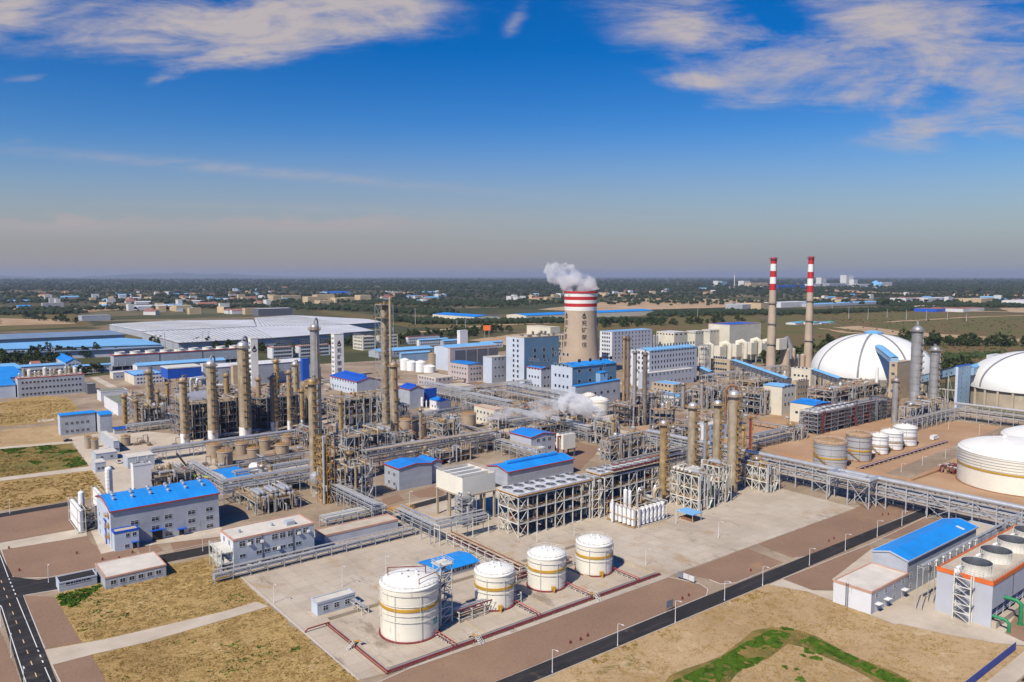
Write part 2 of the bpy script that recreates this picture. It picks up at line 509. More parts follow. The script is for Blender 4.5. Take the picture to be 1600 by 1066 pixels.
def link_mesh(me, name, root, w, rot=0.0):
 o = bpy.data.objects.new(name, me); COL.objects.link(o); o.parent = root
 o.location = Vector(w) - WL[root.name]; o.rotation_euler = (0, 0, rot)
 return o
def column(label, c, mshell='clad', plats=8, pm='rail_gold', ang=2.4, rot=None, ext=1.1, top='dome', steps=None, group=None,
           ladder=True, side_pipe=True, skirt=None, bands=0, full_top=True, name='column', z0=0.0, p0=.12, topm=None, cat='column'):
 """a tall process vessel: c = (u, v, radius, height of the shell)"""
 x, y, r, h = c
 root = thing(name, label, cat, (x, y, z0), group)
 rot = RDIR - .28 if rot is None else rot
 b = MB(); prof = [(r * 1.02, z0 - .3), (r * 1.02, z0 + (h - z0) * .06)]
 if steps:
  for zf, rf in steps:
   prof.append((prof[-1][0], z0 + (h - z0) * zf - .6)); prof.append((r * rf, z0 + (h - z0) * zf + .6))
 else:
  prof.append((r, z0 + (h - z0) * .06 + .3))
 prof.append((prof[-1][0], h)); rt = prof[-1][0]
 b.lathe(x, y, prof, 18)
 b.dome(x, y, h, rt, rt * .75, 18, k=4)
 for i in range(bands):
  z = z0 + (h - z0) * (i + .7) / (bands + .4); b.lathe(x, y, [(r * 1.0, z - .25), (r * 1.05, z - .2), (r * 1.05, z + .2), (r, z + .25)], 18)
 b.build('shell', mshell, root)
 if skirt:
  k = MB(); k.lathe(x, y, [(r * 1.06, z0 - .2), (r * 1.06, z0 + skirt), (r * .9, z0 + skirt + .05)], 18); k.build('skirt', 'white_paint', root)
 if topm:
  k = MB(); k.dome(x, y, h + .03, rt * 1.03, rt * .8, 18, k=4); k.cyl(x, y, h - rt * .6, h + .02, rt * 1.03, 18); k.build('top_head', topm, root)
 for i in range(plats):
  f = p0 + (.98 - p0) * i / max(1, plats - 1)
  z = z0 + (h - z0) * f
  a = min(ang, 2.15) if ang < 5 else ang; rr = rot
  if i == plats - 1 and full_top: a = 2 * pi - .02
  elif i % 3 == 1: a = ang * .75; rr = rot + .25
  rad = r
  if steps:
   for zf, rf in steps:
    if f > zf: rad = r * rf
  link_mesh(platform_mesh(rad, ext, a, pm), 'platform', root, (x, y, z), rr)
 if ladder:
  k = MB(); ca, sa = cos(rot - .9), sin(rot - .9); q = r + .5
  tx, ty = -sa * .3, ca * .3
  k.beam((x + ca * q + tx, y + sa * q + ty, z0 + 1), (x + ca * q + tx, y + sa * q + ty, h + .8), .12)
  k.beam((x + ca * q - tx, y + sa * q - ty, z0 + 1), (x + ca * q - tx, y + sa * q - ty, h + .8), .12)
  z = z0 + 1.4
  while z < h: 
   k.beam((x + ca * q + tx, y + sa * q + ty, z), (x + ca * q - tx, y + sa * q - ty, z), .08); z += 1.2
  k.build('ladder', pm, root)
 if side_pipe and h > 20:
  for q_, (dt, f0, f1) in enumerate(((-.95, .1, .93), (.75, .05, .7))):
   k = MB(); t = RDIR + dt; q = r + .35 + .2 * q_; px, py = x + cos(t) * q, y + sin(t) * q
   k.tube([(x, y, z0 + (h - z0) * f1), (px, py, z0 + (h - z0) * f1), (px, py, z0 + (h - z0) * f0)], max(.14, r * .11), 6); k.build('pipe', 'pipe_grey' if q_ else 'pipe_tan', root)
 if side_pipe:
  k = MB(); rp = max(.22, r * .16); t = RDIR + 1.25; ca, sa = cos(t), sin(t); q = r + rp + .25
  zt = h + rt * .75
  if top == 'goose':
   rp = max(.3, r * .2); q = r + rp + .2
   pts = [(x, y, zt - .3), (x, y, zt + 1.2), (x + ca * q * .2, y + sa * q * .2, zt + 2.2), (x + ca * q * .55, y + sa * q * .55, zt + 2.7), (x + ca * q * .88, y + sa * q * .88, zt + 2.0), (x + ca * q, y + sa * q, zt + .6), (x + ca * q, y + sa * q, z0 + (h - z0) * .12)]
  else:
   pts = [(x, y, zt - .3), (x, y, zt + .9), (x + ca * q, y + sa * q, zt + .9), (x + ca * q, y + sa * q, z0 + (h - z0) * .1)]
  k.tube(pts, rp, 8); k.build('overhead_pipe', 'clad_grey' if top == 'goose' else mshell, root)
 return root
def vessel_v(label, x, y, r, z0, z1, m='alu', group=None, legs=True, name='vessel', cat='vessel', platform=False):
 root = thing(name, label, cat, (x, y, z0), group)
 b = MB(); b.lathe(x, y, [(.01, z0 + .3), (r * .6, z0 + .35), (r, z0 + .9), (r, z1)], 16); b.dome(x, y, z1, r, r * .55, 16, k=4)
 b.tube([(x, y, z1 + r * .4), (x, y, z1 + r * .55 + .8)], max(.12, r * .15), 6)
 b.build('shell', m, root)
 if legs:
  k = MB(); k.lathe(x, y, [(r * .85, z0 - .1), (r * .85, z0 + .8)], 16); k.build('skirt', 'steel', root)
 if platform: link_mesh(platform_mesh(r, .9, 2 * pi - .02), 'platform', root, (x, y, z1 - .3))
 return root
def vessel_h(label, p, q, r, m='alu', group=None, name='horizontal_vessel', saddle='concrete_wall', cat='vessel'):
 p, q = Vector(p), Vector(q)
 root = thing(name, label, cat, (p.x, p.y, p.z - r - .6), group)
 b = MB(); b.hvessel(p, q, r, 14)
 d = (q - p)
 for f in (.3, .7):
  c = p + d * f
  b.tube([c + Vector((0, 0, r * .9)), c + Vector((0, 0, r + .7))], max(.12, r * .2), 6)
 b.build('shell', m, root)
 for f in (.2, .8):
  c = p + d * f; n = d.normalized(); t = n.cross(Vector((0, 0, 1)))
  k = MB(); k.beam(c - t * r * .8 - Vector((0, 0, r + .3)), c + t * r * .8 - Vector((0, 0, r + .3)), .5, .7)
  k.beam(c - t * r * .6 - Vector((0, 0, r * .75)), c + t * r * .6 - Vector((0, 0, r * .75)), .4, r * .6)
  k.build('saddle', saddle, root)
 return root
def tank(label, c, shell='cream', roofm='cream_roof', base='pipe_maroon', band=.62, rise=.22, rings=(.35, .5, .78, .9), stair=True, rail=True,
         group=None, name='storage_tank', bandm='gold_band', roofpipe=False, ringm='steel_white', riser=True, mark=False, stairm='rail_gold', n=48):
 x, y, r, h = c
 root = thing(name, label, 'storage tank', (x, y, 0), group)
 b = MB(); b.lathe(x, y, [(r, -.1), (r, h)], n)
 for i in range(1, 8): z = h * i / 8; b.lathe(x, y, [(r, z - .03), (r + .03, z), (r, z + .03)], n)
 b.build('shell', shell, root)
 k = MB(); k.lathe(x, y, [(r + .18, h - .25), (r + .18, h + .05), (r * .96, h + r * rise * .22), (r * .8, h + r * rise * .55), (r * .55, h + r * rise * .83), (r * .25, h + r * rise * .97), (.01, h + r * rise)], n)
 for i in range(5):
  t = i * 1.3; k.cyl(x + cos(t) * r * .3, y + sin(t) * r * .3, h + r * rise * .9, h + r * rise + .5, r * .035 + .12, 8)
 k.build('roof', roofm, root)
 if base:
  k = MB(); k.lathe(x, y, [(r + .5, -.1), (r + .5, .35), (r + .02, .45)], n); k.build('base_ring', base, root)
 if band:
  k = MB(); k.lathe(x, y, [(r + .01, h * band - .45), (r + .22, h * band - .4), (r + .22, h * band + .4), (r + .01, h * band + .45)], n); k.build('stiffening_band', bandm, root)
 for f in rings:
  k = MB(); k.ring(x, y, h * f, r + .3, .09, n, mi=0)
  for i in range(16):
   t = i * pi / 8; k.beam((x + cos(t) * r, y + sin(t) * r, h * f), (x + cos(t) * (r + .5), y + sin(t) * (r + .5), h * f), .1)
  k.build('spray_ring', ringm, root)
 if rail:
  k = MB()
  for z in (.55, 1.1): k.ring(x, y, h + z + .1, r * .97, .05, n)
  m = max(16, int(r * 3.5))
  for i in range(m):
   t = i * 2 * pi / m; k.beam((x + cos(t) * r * .97, y + sin(t) * r * .97, h + .05), (x + cos(t) * r * .97, y + sin(t) * r * .97, h + 1.2), .07)
  k.build('handrail', 'steel_white' if rail is True else rail, root)
 if riser:
  for t in (-1.75, -.7, -2.6):
   k = MB(); ca, sa = cos(t), sin(t); k.tube([(x + ca * (r + .35), y + sa * (r + .35), .2), (x + ca * (r + .35), y + sa * (r + .35), h * .92)], .07, 6)
   k.build('riser_pipe', ringm, root)
 if stair:
  k = MB(); a0 = -2.4 if stair is True else stair; sweep = min(2.6, 1.35 * h / r); st = int(h / .45)
  for i in range(st):
   t = a0 - sweep * i / st; z = h * i / st
   k.beam((x + cos(t) * (r + .05), y + sin(t) * (r + .05), z), (x + cos(t) * (r + .95), y + sin(t) * (r + .95), z), .5, .06)
  pts = lambda dr, dz: [(x + cos(a0 - sweep * i / 20) * (r + dr), y + sin(a0 - sweep * i / 20) * (r + dr), h * i / 20 + dz) for i in range(21)]
  k.tube(pts(.95, 0), .1, 4); k.tube(pts(.95, 1.0), .06, 4); k.tube(pts(.1, -.1), .08, 4)
  for i in range(0, 21, 2):
   t = a0 - sweep * i / 20; q = (x + cos(t) * (r + .95), y + sin(t) * (r + .95)); k.beam((*q, h * i / 20), (*q, h * i / 20 + 1), .06)
  k.build('spiral_stair', stairm, root)
 return root
def decks_rail(k, u0, u1, v0, v1, z, mi=0):
 for zz in (.55, 1.1):
  for a, b in (((u0, v0), (u1, v0)), ((u1, v0), (u1, v1)), ((u1, v1), (u0, v1)), ((u0, v1), (u0, v0))):
   k.beam((*a, z + zz), (*b, z + zz), .07, mi=mi)
 for (a, b) in (((u0, v0), (u1, v0)), ((u0, v1), (u1, v1)), ((u0, v0), (u0, v1)), ((u1, v0), (u1, v1))):
  L = max(abs(b[0] - a[0]), abs(b[1] - a[1])); n = max(2, int(L / 2.2))
  for i in range(n + 1):
   q = (a[0] + (b[0] - a[0]) * i / n, a[1] + (b[1] - a[1]) * i / n); k.beam((*q, z), (*q, z + 1.12), .06, mi=mi)
def frame(label, u0, v0, lu, lv, levels, nu=4, nv=2, m='steel', dm='deck', rm='rail_gold', w=.36, brace=2, seed=1, pipes=24, decks=None,
          name='steel_structure', pm=('pipe_grey', 'pipe_tan', 'alu', 'pipe_grey'), over=2.0, eq=0, eqm=('alu', 'clad', 'clad_gold'), stair=True, group=None, eql=None, holes=.25, bigpipes=4, clutter=40, topeq=True):
 R = random.Random(seed)
 u1, v1 = u0 + lu, v0 + lv
 root = thing(name, label, 'process structure', (u0, v0, 0), group)
 k = MB(); H_ = levels[-1]
 us = [u0 + lu * i / nu for i in range(nu + 1)]; vs = [v0 + lv * j / nv for j in range(nv + 1)]
 for a in us:
  for b in vs: k.beam((a, b, -.2), (a, b, H_), w)
 for z in levels:
  for b in vs: k.beam((u0, b, z - .02), (u1, b, z - .02), w * .8, w * 1.05)
  for a in us: k.beam((a, v0, z - .01), (a, v1, z - .01), w * .75, w)
 zz = [0] + list(levels)
 for i in range(nu):
  if brace and i % brace == 0:
   for j in range(len(levels)):
    for b in (v0, v1):
     k.beam((us[i], b, zz[j]), (us[i + 1], b, zz[j + 1]), w * .5)
     if (i + j) % 2 == 0: k.beam((us[i + 1], b, zz[j]), (us[i], b, zz[j + 1]), w * .5)
 for j in range(nv):
  if brace and (j % brace == 0 or nv < 3):
   for q in range(len(levels)):
    for a in (u0, u1):
     k.beam((a, vs[j], zz[q]), (a, vs[j + 1], zz[q + 1]), w * .5)
     if (q + j) % 2: k.beam((a, vs[j + 1], zz[q]), (a, vs[j], zz[q + 1]), w * .5)
 k.build('frame', m, root)
 dl = levels if decks is None else decks
 for z in dl:
  k = MB()
  for i in range(nu):
   for j in range(nv):
    if z != levels[-1] and R.random() < holes: continue
    k.box(us[i] + .02, us[i + 1] - .02, vs[j] + .02, vs[j + 1] - .02, z + w * .5, z + w * .5 + .1)
  k.build('deck', dm, root)
  k = MB(); decks_rail(k, u0 - .1, u1 + .1, v0 - .1, v1 + .1, z + w * .5 + .1); k.build('handrail', rm, root)
 if stair:
  k = MB(); su = u1 - min(3.5, lu * .4)
  for q in range(len(levels)):
   a, b = ((su, v0 - 1.2, zz[q]), (u1, v0 - 1.2, zz[q + 1])) if q % 2 == 0 else ((u1, v0 - 1.2, zz[q]), (su, v0 - 1.2, zz[q + 1]))
   k.beam(a, b, .7, .1)
   for d in (-.35, .35): k.beam((a[0], a[1] + d, a[2] + 1), (b[0], b[1] + d, b[2] + 1), .05)
   k.box(b[0] - .8, b[0] + .8, v0 - 1.7, v0 - .1, zz[q + 1] - .05, zz[q + 1] + .05)
  for a in (su - .8, u1 + .8): k.beam((a, v0 - 1.7, 0), (a, v0 - 1.7, H_ + 1), .2)
  k.build('stair', m, root)
 made = 0
 for i in range(pipes):
  q = R.random(); r = R.choice((.13, .16, .2, .26, .34))
  if i < bigpipes: r = R.uniform(.35, .6)
  z = R.choice(zz[1:]) + R.uniform(.5, 2.2) - (2.8 if R.random() < .4 else 0)
  z = max(.6, z)
  b = MB()
  if q < .45:
   a0, a1 = sorted((R.uniform(u0 - over, u1), R.uniform(u0, u1 + over)))
   if a1 - a0 < 3: a0, a1 = u0 + .5, u1 - .5
   y = R.uniform(v0 + .3, v1 - .3); dz = R.uniform(-4, 4)
   pts = [(a0, y, max(.5, z + dz)), (a0, y, z), (a1, y, z), (a1, R.uniform(v0, v1), z)]
  elif q < .75:
   a = R.uniform(u0 + .3, u1 - .3); y0, y1 = v0 - R.uniform(0, over), v1 + R.uniform(0, over * .5)
   pts = [(a, y0, max(.4, z - R.uniform(1, 5))), (a, y0, z), (a, y1, z), (a, y1, max(.3, z - 3))]
  else:
   a, y = R.uniform(u0, u1), R.choice((v0 - .5, R.uniform(v0, v1))) if over > 0 else R.uniform(v0 + 2, v1); zt = H_ + (R.uniform(.5, 3.6) if over > 0 else -1.5)
   b_ = a + R.uniform(-4, 4)
   pts = [(a, y, .3), (a, y, zt), (b_, y, zt), (b_, y, max(.4, zt - R.uniform(1.5, 6)))]
  b.tube(pts, r, 7)
  b.build('pipe', R.choice(pm), root)
 if clutter:
  b = MB()
  for i in range(clutter * 2):
   a, y = R.uniform(u0, u1), R.uniform(v0, v1); z = R.choice([0] + (list(dl) if topeq else list(dl)[:-1])) + w * .5 + .12
   t = R.random()
   if t < .4:
    s_ = R.uniform(.3, .8); b.box(a - s_, a + s_, y - s_ * .7, y + s_ * .7, z, z + R.uniform(.5, 1.6), R.randrange(4))
   elif t < .75:
    L = R.uniform(1, 4); e = R.random() < .5
    z2 = z + R.uniform(.3, 2.4)
    b.tube([(a, y, z), (a, y, z2), (a + (L if e else 0), y + (0 if e else L), z2)], .08, 5, R.randrange(4))
   else:
    b.hvessel((a, y, z + .6), (a + R.uniform(1, 2.4), y, z + .6), .4, 8, R.randrange(4))
  b.build('small_fittings', ['pipe_grey', 'clad_gold', 'steel_white', 'trim_red' if seed % 3 == 0 else 'steel_dark'], root, kind='stuff')
 for i in range(eq):
  z = R.choice([0] + [d + w * .5 + .1 for d in ((dl[-1:] * 2 + list(dl)) if topeq else list(dl)[:-1])])
  el = (eql or 'silver vessel standing on a deck of the ' + label.split(' with ')[0].split(' beside ')[0])
  if R.random() < .45:
   r = R.uniform(.6, 1.1); L = R.uniform(3.5, min(7, max(4, lv - .5)))
   a = R.uniform(u0 + 1, u1 - 1); 
   if lv > 5 and R.random() < .6: p, q_ = (a, v0 + .6, z + r + .6), (a, min(v1 - .4, v0 + .6 + L), z + r + .6)
   else: y = R.uniform(v0 + 1, v1 - 1); p, q_ = (max(u0 + .5, a - L / 2), y, z + r + .6), (min(u1 - .5, a + L / 2), y, z + r + .6)
   vessel_h('horizontal ' + el, p, q_, r, R.choice(eqm), 'horizontal vessels on ' + str(seed), 'horizontal_vessel')
  else:
   r = R.uniform(.6, 1.3); vessel_v('upright ' + el, R.uniform(u0 + 1.3, u1 - 1.3), R.uniform(v0 + 1.2, v1 - 1.2), r, z, z + R.uniform(2.2, 5), R.choice(eqm), 'upright vessels on ' + str(seed), platform=R.random() < .4)
 return root
def offset_path(path, d):
 out = []
 n = len(path)
 for i in range(n):
  p = Vector(path[i][:2])
  d0 = (Vector(path[i][:2]) - Vector(path[i - 1][:2])).normalized() if i else None
  d1 = (Vector(path[i + 1][:2]) - p).normalized() if i < n - 1 else None
  a = d0 or d1; b = d1 or d0
  na = Vector((-a.y, a.x)); nb = Vector((-b.y, b.x))
  m = (na + nb)
  m = m / max(.3, m.dot(na)) if m.length > .1 else na
  q = p + m * d
  out.append((q.x, q.y))
 return out
def rack(label, path, width=6, levels=(5, 7.5), span=7, per=6, m='steel', w=.32, pm=('pipe_grey', 'alu', 'pipe_grey', 'pipe_tan'), big=None, seed=1, brace=3, truss=False,
         name='pipe_rack', rail=False, group=None, rmat='rail_gold', rr=(.1, .27), zpath=None, tray=False, xbrace=True, posts=True):
 R = random.Random(seed)
 root = thing(name, label, 'pipe rack', (*path[0][:2], 0), group)
 k = MB(); top = levels[-1]
 lo, hi = offset_path(path, -width / 2), offset_path(path, width / 2)
 for i in range(len(path) - 1):
  a0, a1, b0, b1 = (Vector((*q, 0)) for q in (lo[i], lo[i + 1], hi[i], hi[i + 1]))
  L = (a1 - a0).length; n = max(1, round(L / span))
  for j in range(n + (1 if i == len(path) - 2 else 0)):
   f = j / n; p, q = a0.lerp(a1, f), b0.lerp(b1, f)
   if posts:
    k.beam((p.x, p.y, -.2), (p.x, p.y, top + .1), w); k.beam((q.x, q.y, -.2), (q.x, q.y, top + .1), w)
   for z in levels: k.beam((p.x, p.y, z - .2), (q.x, q.y, z - .2), w * .85)
  for z in levels:
   k.beam((a0.x, a0.y, z - .45), (a1.x, a1.y, z - .45), w * .6); k.beam((b0.x, b0.y, z - .45), (b1.x, b1.y, z - .45), w * .6)
  for j in range(n):
   f0, f1 = j / n, (j + 1) / n
   for s0, s1 in ((a0, a1), (b0, b1)):
    p, q = s0.lerp(s1, f0), s0.lerp(s1, f1)
    if xbrace and brace and j % brace == 0 and posts:
     k.beam((p.x, p.y, 0), (q.x, q.y, levels[0] - .4), w * .45); k.beam((q.x, q.y, 0), (p.x, p.y, levels[0] - .4), w * .45)
    if truss and len(levels) > 1:
     a_, b_ = (levels[0], levels[-1]) if j % 2 else (levels[-1], levels[0])
     k.beam((p.x, p.y, a_ - .3), (q.x, q.y, b_ - .3), w * .5)
 k.build('frame', m, root)
 if rail:
  for side in (lo, hi):
   b = MB()
   for zz in (.55, 1.1): b.tube([(*q, top + zz) for q in side], .05, 4)
   for i in range(len(side) - 1):
    p, q = Vector(side[i]), Vector(side[i + 1]); n = max(1, int((q - p).length / 2))
    for j in range(n): c = p.lerp(q, j / n); b.beam((c.x, c.y, top - .2), (c.x, c.y, top + 1.1), .07)
   b.build('handrail', rmat, root)
 for z in levels:
  for j in range(per):
   r = R.uniform(*rr)
   d = -width / 2 + .5 + (width - 1) * (j + .5) / per
   pts = [(*q, z + r) for q in offset_path(path, d)]
   b = MB(); b.tube(pts, r, 8); b.build('pipe', R.choice(pm), root)
 for (d, z, r, mm) in (big or []):
  b = MB(); b.tube([(*q, z + r) for q in offset_path(path, d)], r, 12); b.build('large_pipe', mm, root)
 if tray:
  b = MB(); q = offset_path(path, width / 2 - .6)
  for i in range(len(q) - 1): b.beam((*q[i], top + 1.3), (*q[i + 1], top + 1.3), .9, .25)
  b.build('cable_tray', 'alu', root)
 return root
FANM = {}
def fan_mesh(r):
 k = round(r, 1)
 if k in FANM: return FANM[k]
 b = MB()
 b.lathe(0, 0, [(r * 1.1, 0), (r * 1.03, .1), (r * .97, .42), (r * 1.02, .46), (r * 1.08, .4), (r * 1.05, .1)], 20, 0)
 b.lathe(0, 0, [(.01, .16), (r * .96, .14)], 20, 1)
 b.cyl(0, 0, .15, .4, r * .2, 10, 0)
 for i in range(5):
  t = i * 2 * pi / 5
  b.beam((cos(t) * r * .1, sin(t) * r * .1, .3), (cos(t) * r * .93, sin(t) * r * .93, .34), r * .16, .05, 1)
 for z in (.44,):
  for t in (0, pi / 2): b.beam((-cos(t) * r, -sin(t) * r, z), (cos(t) * r, sin(t) * r, z), .07, .07, 0)
 me = bpy.data.meshes.new('fan'); me.from_pydata(b.v, [], b.f)
 me.materials.append(MT['alu']); me.materials.append(MT['steel_dark']); me.polygons.foreach_set('material_index', b.m)
 FANM[k] = me
 return me
def aircooler(label, u0, v0, lu, lv, z, nu, nv, cas='roof_white', edge='rail_gold', rail=False, group=None):
 root = thing('air_cooler', label, 'air cooler', (u0, v0, z), group)
 b = MB(); b.box(u0 + .3, u0 + lu - .3, v0 + .3, v0 + lv - .3, z + .35, z + .9, 0)
 b.box(u0, u0 + lu, v0, v0 + lv, z + .05, z + .34, 1)
 n = max(nu, 2)
 for i in range(n + 1):
  a = u0 + .3 + (lu - .6) * i / n; b.box(a - .12, a + .12, v0 + .2, v0 + lv - .2, z + .9, z + .98, 0)
 b.build('casing', [cas, edge], root)
 r = min(lu / nu, lv / nv) * .36
 for i in range(nu):
  for j in range(nv):
   link_mesh(fan_mesh(r), 'fan', root, (u0 + lu * (i + .5) / nu, v0 + lv * (j + .5) / nv, z + .9))
 if rail:
  k = MB(); decks_rail(k, u0, u0 + lu, v0, v0 + lv, z + .36); k.build('handrail', edge, root)
 return root
# ------ ground materials
def gmat(name, fn, rough=.9):
 m, nt, b = newmat(name); b.inputs['Roughness'].default_value = rough; b.inputs['Specular IOR Level'].default_value = .2
 c = fn(nt, wpos(nt), b)
 nt.links.new(c.k, b.inputs['Base Color']); MT[name] = m
def g_pad(nt, p, b):
 c = ramp(nt, noise(nt, p, .035, 6, .7), [(.3, (.40, .335, .26)), (.5, (.49, .415, .33)), (.72, (.57, .50, .41))])
 s = noise(nt, p, .045, 7, .75, .8).smooth(.52, .68); c = mixc(nt, s * .75, c, (.40, .25, .115))
 s = noise(nt, mapped(nt, p, (1, .35, 1), (31, 7, 0)), .09, 7, .78).smooth(.55, .66); c = mixc(nt, s * .7, c, (.20, .15, .11))
 v = nt.nodes.new('ShaderNodeTexBrick'); nt.links.new(mapped(nt, p, (.2, .2, .2)).k, v.inputs['Vector'])
 v.offset = 0; v.inputs['Scale'].default_value = 1; v.inputs['Mortar Size'].default_value = .012; v.inputs['Brick Width'].default_value = 1; v.inputs['Row Height'].default_value = 1
 v.inputs['Color1'].default_value = (1, 1, 1, 1); v.inputs['Color2'].default_value = (.86, .86, .86, 1); v.inputs['Mortar'].default_value = (.62, .6, .58, 1)
 c = mixc(nt, .8, c, E(nt, v.outputs[0]), 'MULTIPLY')
 f = noise(nt, p, 1.2, 4, .7); c = mixc(nt, f.smooth(.35, .65) * .16, c, (.62, .54, .44))
 return c
gmat('conc_pad', g_pad)
def g_path(nt, p, b):
 c = ramp(nt, noise(nt, p, .06, 6, .7), [(.3, (.42, .35, .27)), (.7, (.60, .52, .42))])
 s = noise(nt, p, .11, 6, .75).smooth(.58, .68); return mixc(nt, s * .45, c, (.36, .26, .17))
gmat('conc_path', g_path)
def g_gravel(nt, p, b):
 c = ramp(nt, noise(nt, p, .03, 5, .65), [(.3, (.215, .13, .085)), (.55, (.265, .162, .104)), (.75, (.33, .21, .13))])
 f = noise(nt, p, 1.6, 4, .8); c = mixc(nt, f.smooth(.42, .62) * .35, c, (.31, .24, .19))
 f2 = noise(nt, p, .9, 5, .8); c = mixc(nt, f2.smooth(.58, .66) * .5, c, (.10, .075, .06))
 s = noise(nt, p, .02, 5, .7, .5).smooth(.57, .7); c = mixc(nt, s * .5, c, (.40, .25, .13))
 bump(nt, b, f, .4, .12)
 return c
gmat('gravel', g_gravel)
def g_asphalt(nt, p, b):
 c = ramp(nt, noise(nt, p, .08, 6, .7), [(.3, (.022, .021, .022)), (.7, (.040, .038, .038))])
 s = noise(nt, mapped(nt, p, (.05, 1, 1)), .5, 4, .7).smooth(.5, .68); c = mixc(nt, s * .5, c, (.075, .066, .06)); s = noise(nt, p, .12, 6, .8, .5).smooth(.56, .66); return mixc(nt, s * .6, c, (.10, .085, .07))
gmat('asphalt', g_asphalt, .8)
def g_field(nt, p, b):
 n1 = noise(nt, p, .035, 7, .72, .4); n2 = noise(nt, p, .3, 6, .78); n3 = noise(nt, p, 1.3, 4, .8)
 c = ramp(nt, n1, [(.25, (.24, .15, .06)), (.45, (.40, .265, .10)), (.6, (.47, .32, .125)), (.8, (.52, .38, .19))])
 c = mixc(nt, n2.smooth(.46, .62) * .75, c, (.21, .125, .035))
 c = mixc(nt, n3.smooth(.52, .62) * .75, c, (.115, .075, .025))
 c = mixc(nt, n3.smooth(.48, .34) * .35, c, (.58, .43, .23))
 g = noise(nt, p, .055, 6, .75, .7).smooth(.60, .70); c = mixc(nt, g * n2.smooth(.35, .6) * .65, c, (.075, .085, .018))
 w = noise(nt, mapped(nt, p, (.03, .9, 1), rot=(0, 0, .35)), 1.0, 4, .6, .3).smooth(.60, .67); c = mixc(nt, w * .5, c, (.50, .36, .17))
 n4 = noise(nt, p, .09, 7, .8, .9); c = mixc(nt, n4.smooth(.56, .66) * .7, c, (.56, .42, .23)); c = mixc(nt, n4.smooth(.44, .36) * .6, c, (.19, .13, .045))
 bump(nt, b, n2 * .6 + n3 * .4, .9, .5)
 return c
gmat('dry_field', g_field)
def g_field2(nt, p, b):
 n1 = noise(nt, p, .03, 7, .72, .4); n2 = noise(nt, p, .35, 6, .78); n3 = noise(nt, p, 1.5, 4, .8)
 c = ramp(nt, n1, [(.25, (.33, .22, .10)), (.5, (.46, .32, .17)), (.7, (.52, .37, .20)), (.85, (.56, .43, .27))])
 c = mixc(nt, n2.smooth(.5, .66) * .6, c, (.28, .175, .06))
 c = mixc(nt, n3.smooth(.55, .64) * .7, c, (.14, .10, .035))
 g = noise(nt, p, .05, 6, .78, .7).smooth(.58, .68); c = mixc(nt, g * n2.smooth(.4, .6) * .8, c, (.14, .13, .03))
 n4 = noise(nt, p, .08, 7, .8, .9); c = mixc(nt, n4.smooth(.56, .66) * .6, c, (.60, .46, .29)); c = mixc(nt, n4.smooth(.44, .37) * .55, c, (.29, .19, .08))
 bump(nt, b, n2 * .6 + n3 * .4, .9, .5)
 return c
gmat('sandy_field', g_field2)
def g_green(nt, p, b):
 n1 = noise(nt, p, .05, 6, .75, .5); n2 = noise(nt, p, .5, 5, .8)
 c = ramp(nt, n1, [(.3, (.33, .21, .07)), (.5, (.20, .155, .045)), (.62, (.10, .105, .025)), (.8, (.05, .075, .015))])
 c = mixc(nt, n2.smooth(.5, .66) * .5, c, (.10, .08, .02)); bump(nt, b, n2, .8, .4)
 return c
gmat('weedy_field', g_green)
def g_soil(nt, p, b):
 c = ramp(nt, noise(nt, p, .025, 6, .7), [(.3, (.34, .20, .11)), (.55, (.43, .275, .165)), (.78, (.53, .37, .24))])
 f = noise(nt, p, .5, 5, .75); c = mixc(nt, f.smooth(.55, .7) * .35, c, (.22, .145, .08)); return c
gmat('soil', g_soil)
def g_plant(nt, p, b):
 c = ramp(nt, noise(nt, p, .03, 6, .7), [(.3, (.21, .15, .105)), (.5, (.31, .235, .165)), (.72, (.45, .365, .27))])
 f = noise(nt, p, .3, 5, .75); c = mixc(nt, f.smooth(.55, .66) * .5, c, (.15, .11, .08)); return c
gmat('plant_ground', g_plant)
def g_terrain(nt, p, b):
 v = nt.nodes.new('ShaderNodeTexVoronoi'); v.distance = 'CHEBYCHEV'
 w = noise(nt, p, .0008, 3, .5)
 nt.links.new(mapped(nt, p, (1 / 420, 1 / 260, 0), rot=(0, 0, .5)).k, v.inputs['Vector']); v.inputs['Scale'].default_value = 1
 v.inputs['Randomness'].default_value = .75
 x = nt.nodes.new('ShaderNodeSeparateXYZ'); nt.links.new(v.outputs['Color'], x.inputs[0])
 c = ramp(nt, E(nt, x.outputs[0]), [(.0, (.045, .055, .022)), (.2, (.085, .085, .034)), (.4, (.13, .105, .05)), (.6, (.17, .125, .07)), (.72, (.06, .066, .028)), (.88, (.25, .18, .11)), (1.0, (.11, .11, .05))])
 n1 = noise(nt, p, .012, 6, .75); c = mixc(nt, n1.smooth(.45, .65) * .6, c, (.060, .058, .026))
 n2 = noise(nt, p, .0011, 5, .7); c = mixc(nt, n2.smooth(.5, .62) * .75, c, (.020, .034, .016))
 n3 = noise(nt, mapped(nt, p, (1, 1, 1), (400, 90, 0)), .004, 6, .75); c = mixc(nt, n3.smooth(.60, .68) * .6, c, (.22, .165, .10))
 ln = nt.nodes.new('ShaderNodeVectorMath'); ln.operation = 'LENGTH'; nt.links.new(p.k, ln.inputs[0]); dist = E(nt, ln.outputs['Value'])
 band = noise(nt, mapped(nt, p, (.00022, .0012, 0), rot=(0, 0, -.64)), 1.0, 5, .6).smooth(.62, .44)
 c = mixc(nt, dist.smooth(2200, 4600) * band * .9, c, (.016, .027, .016))
 return c
gmat('terrain', g_terrain)
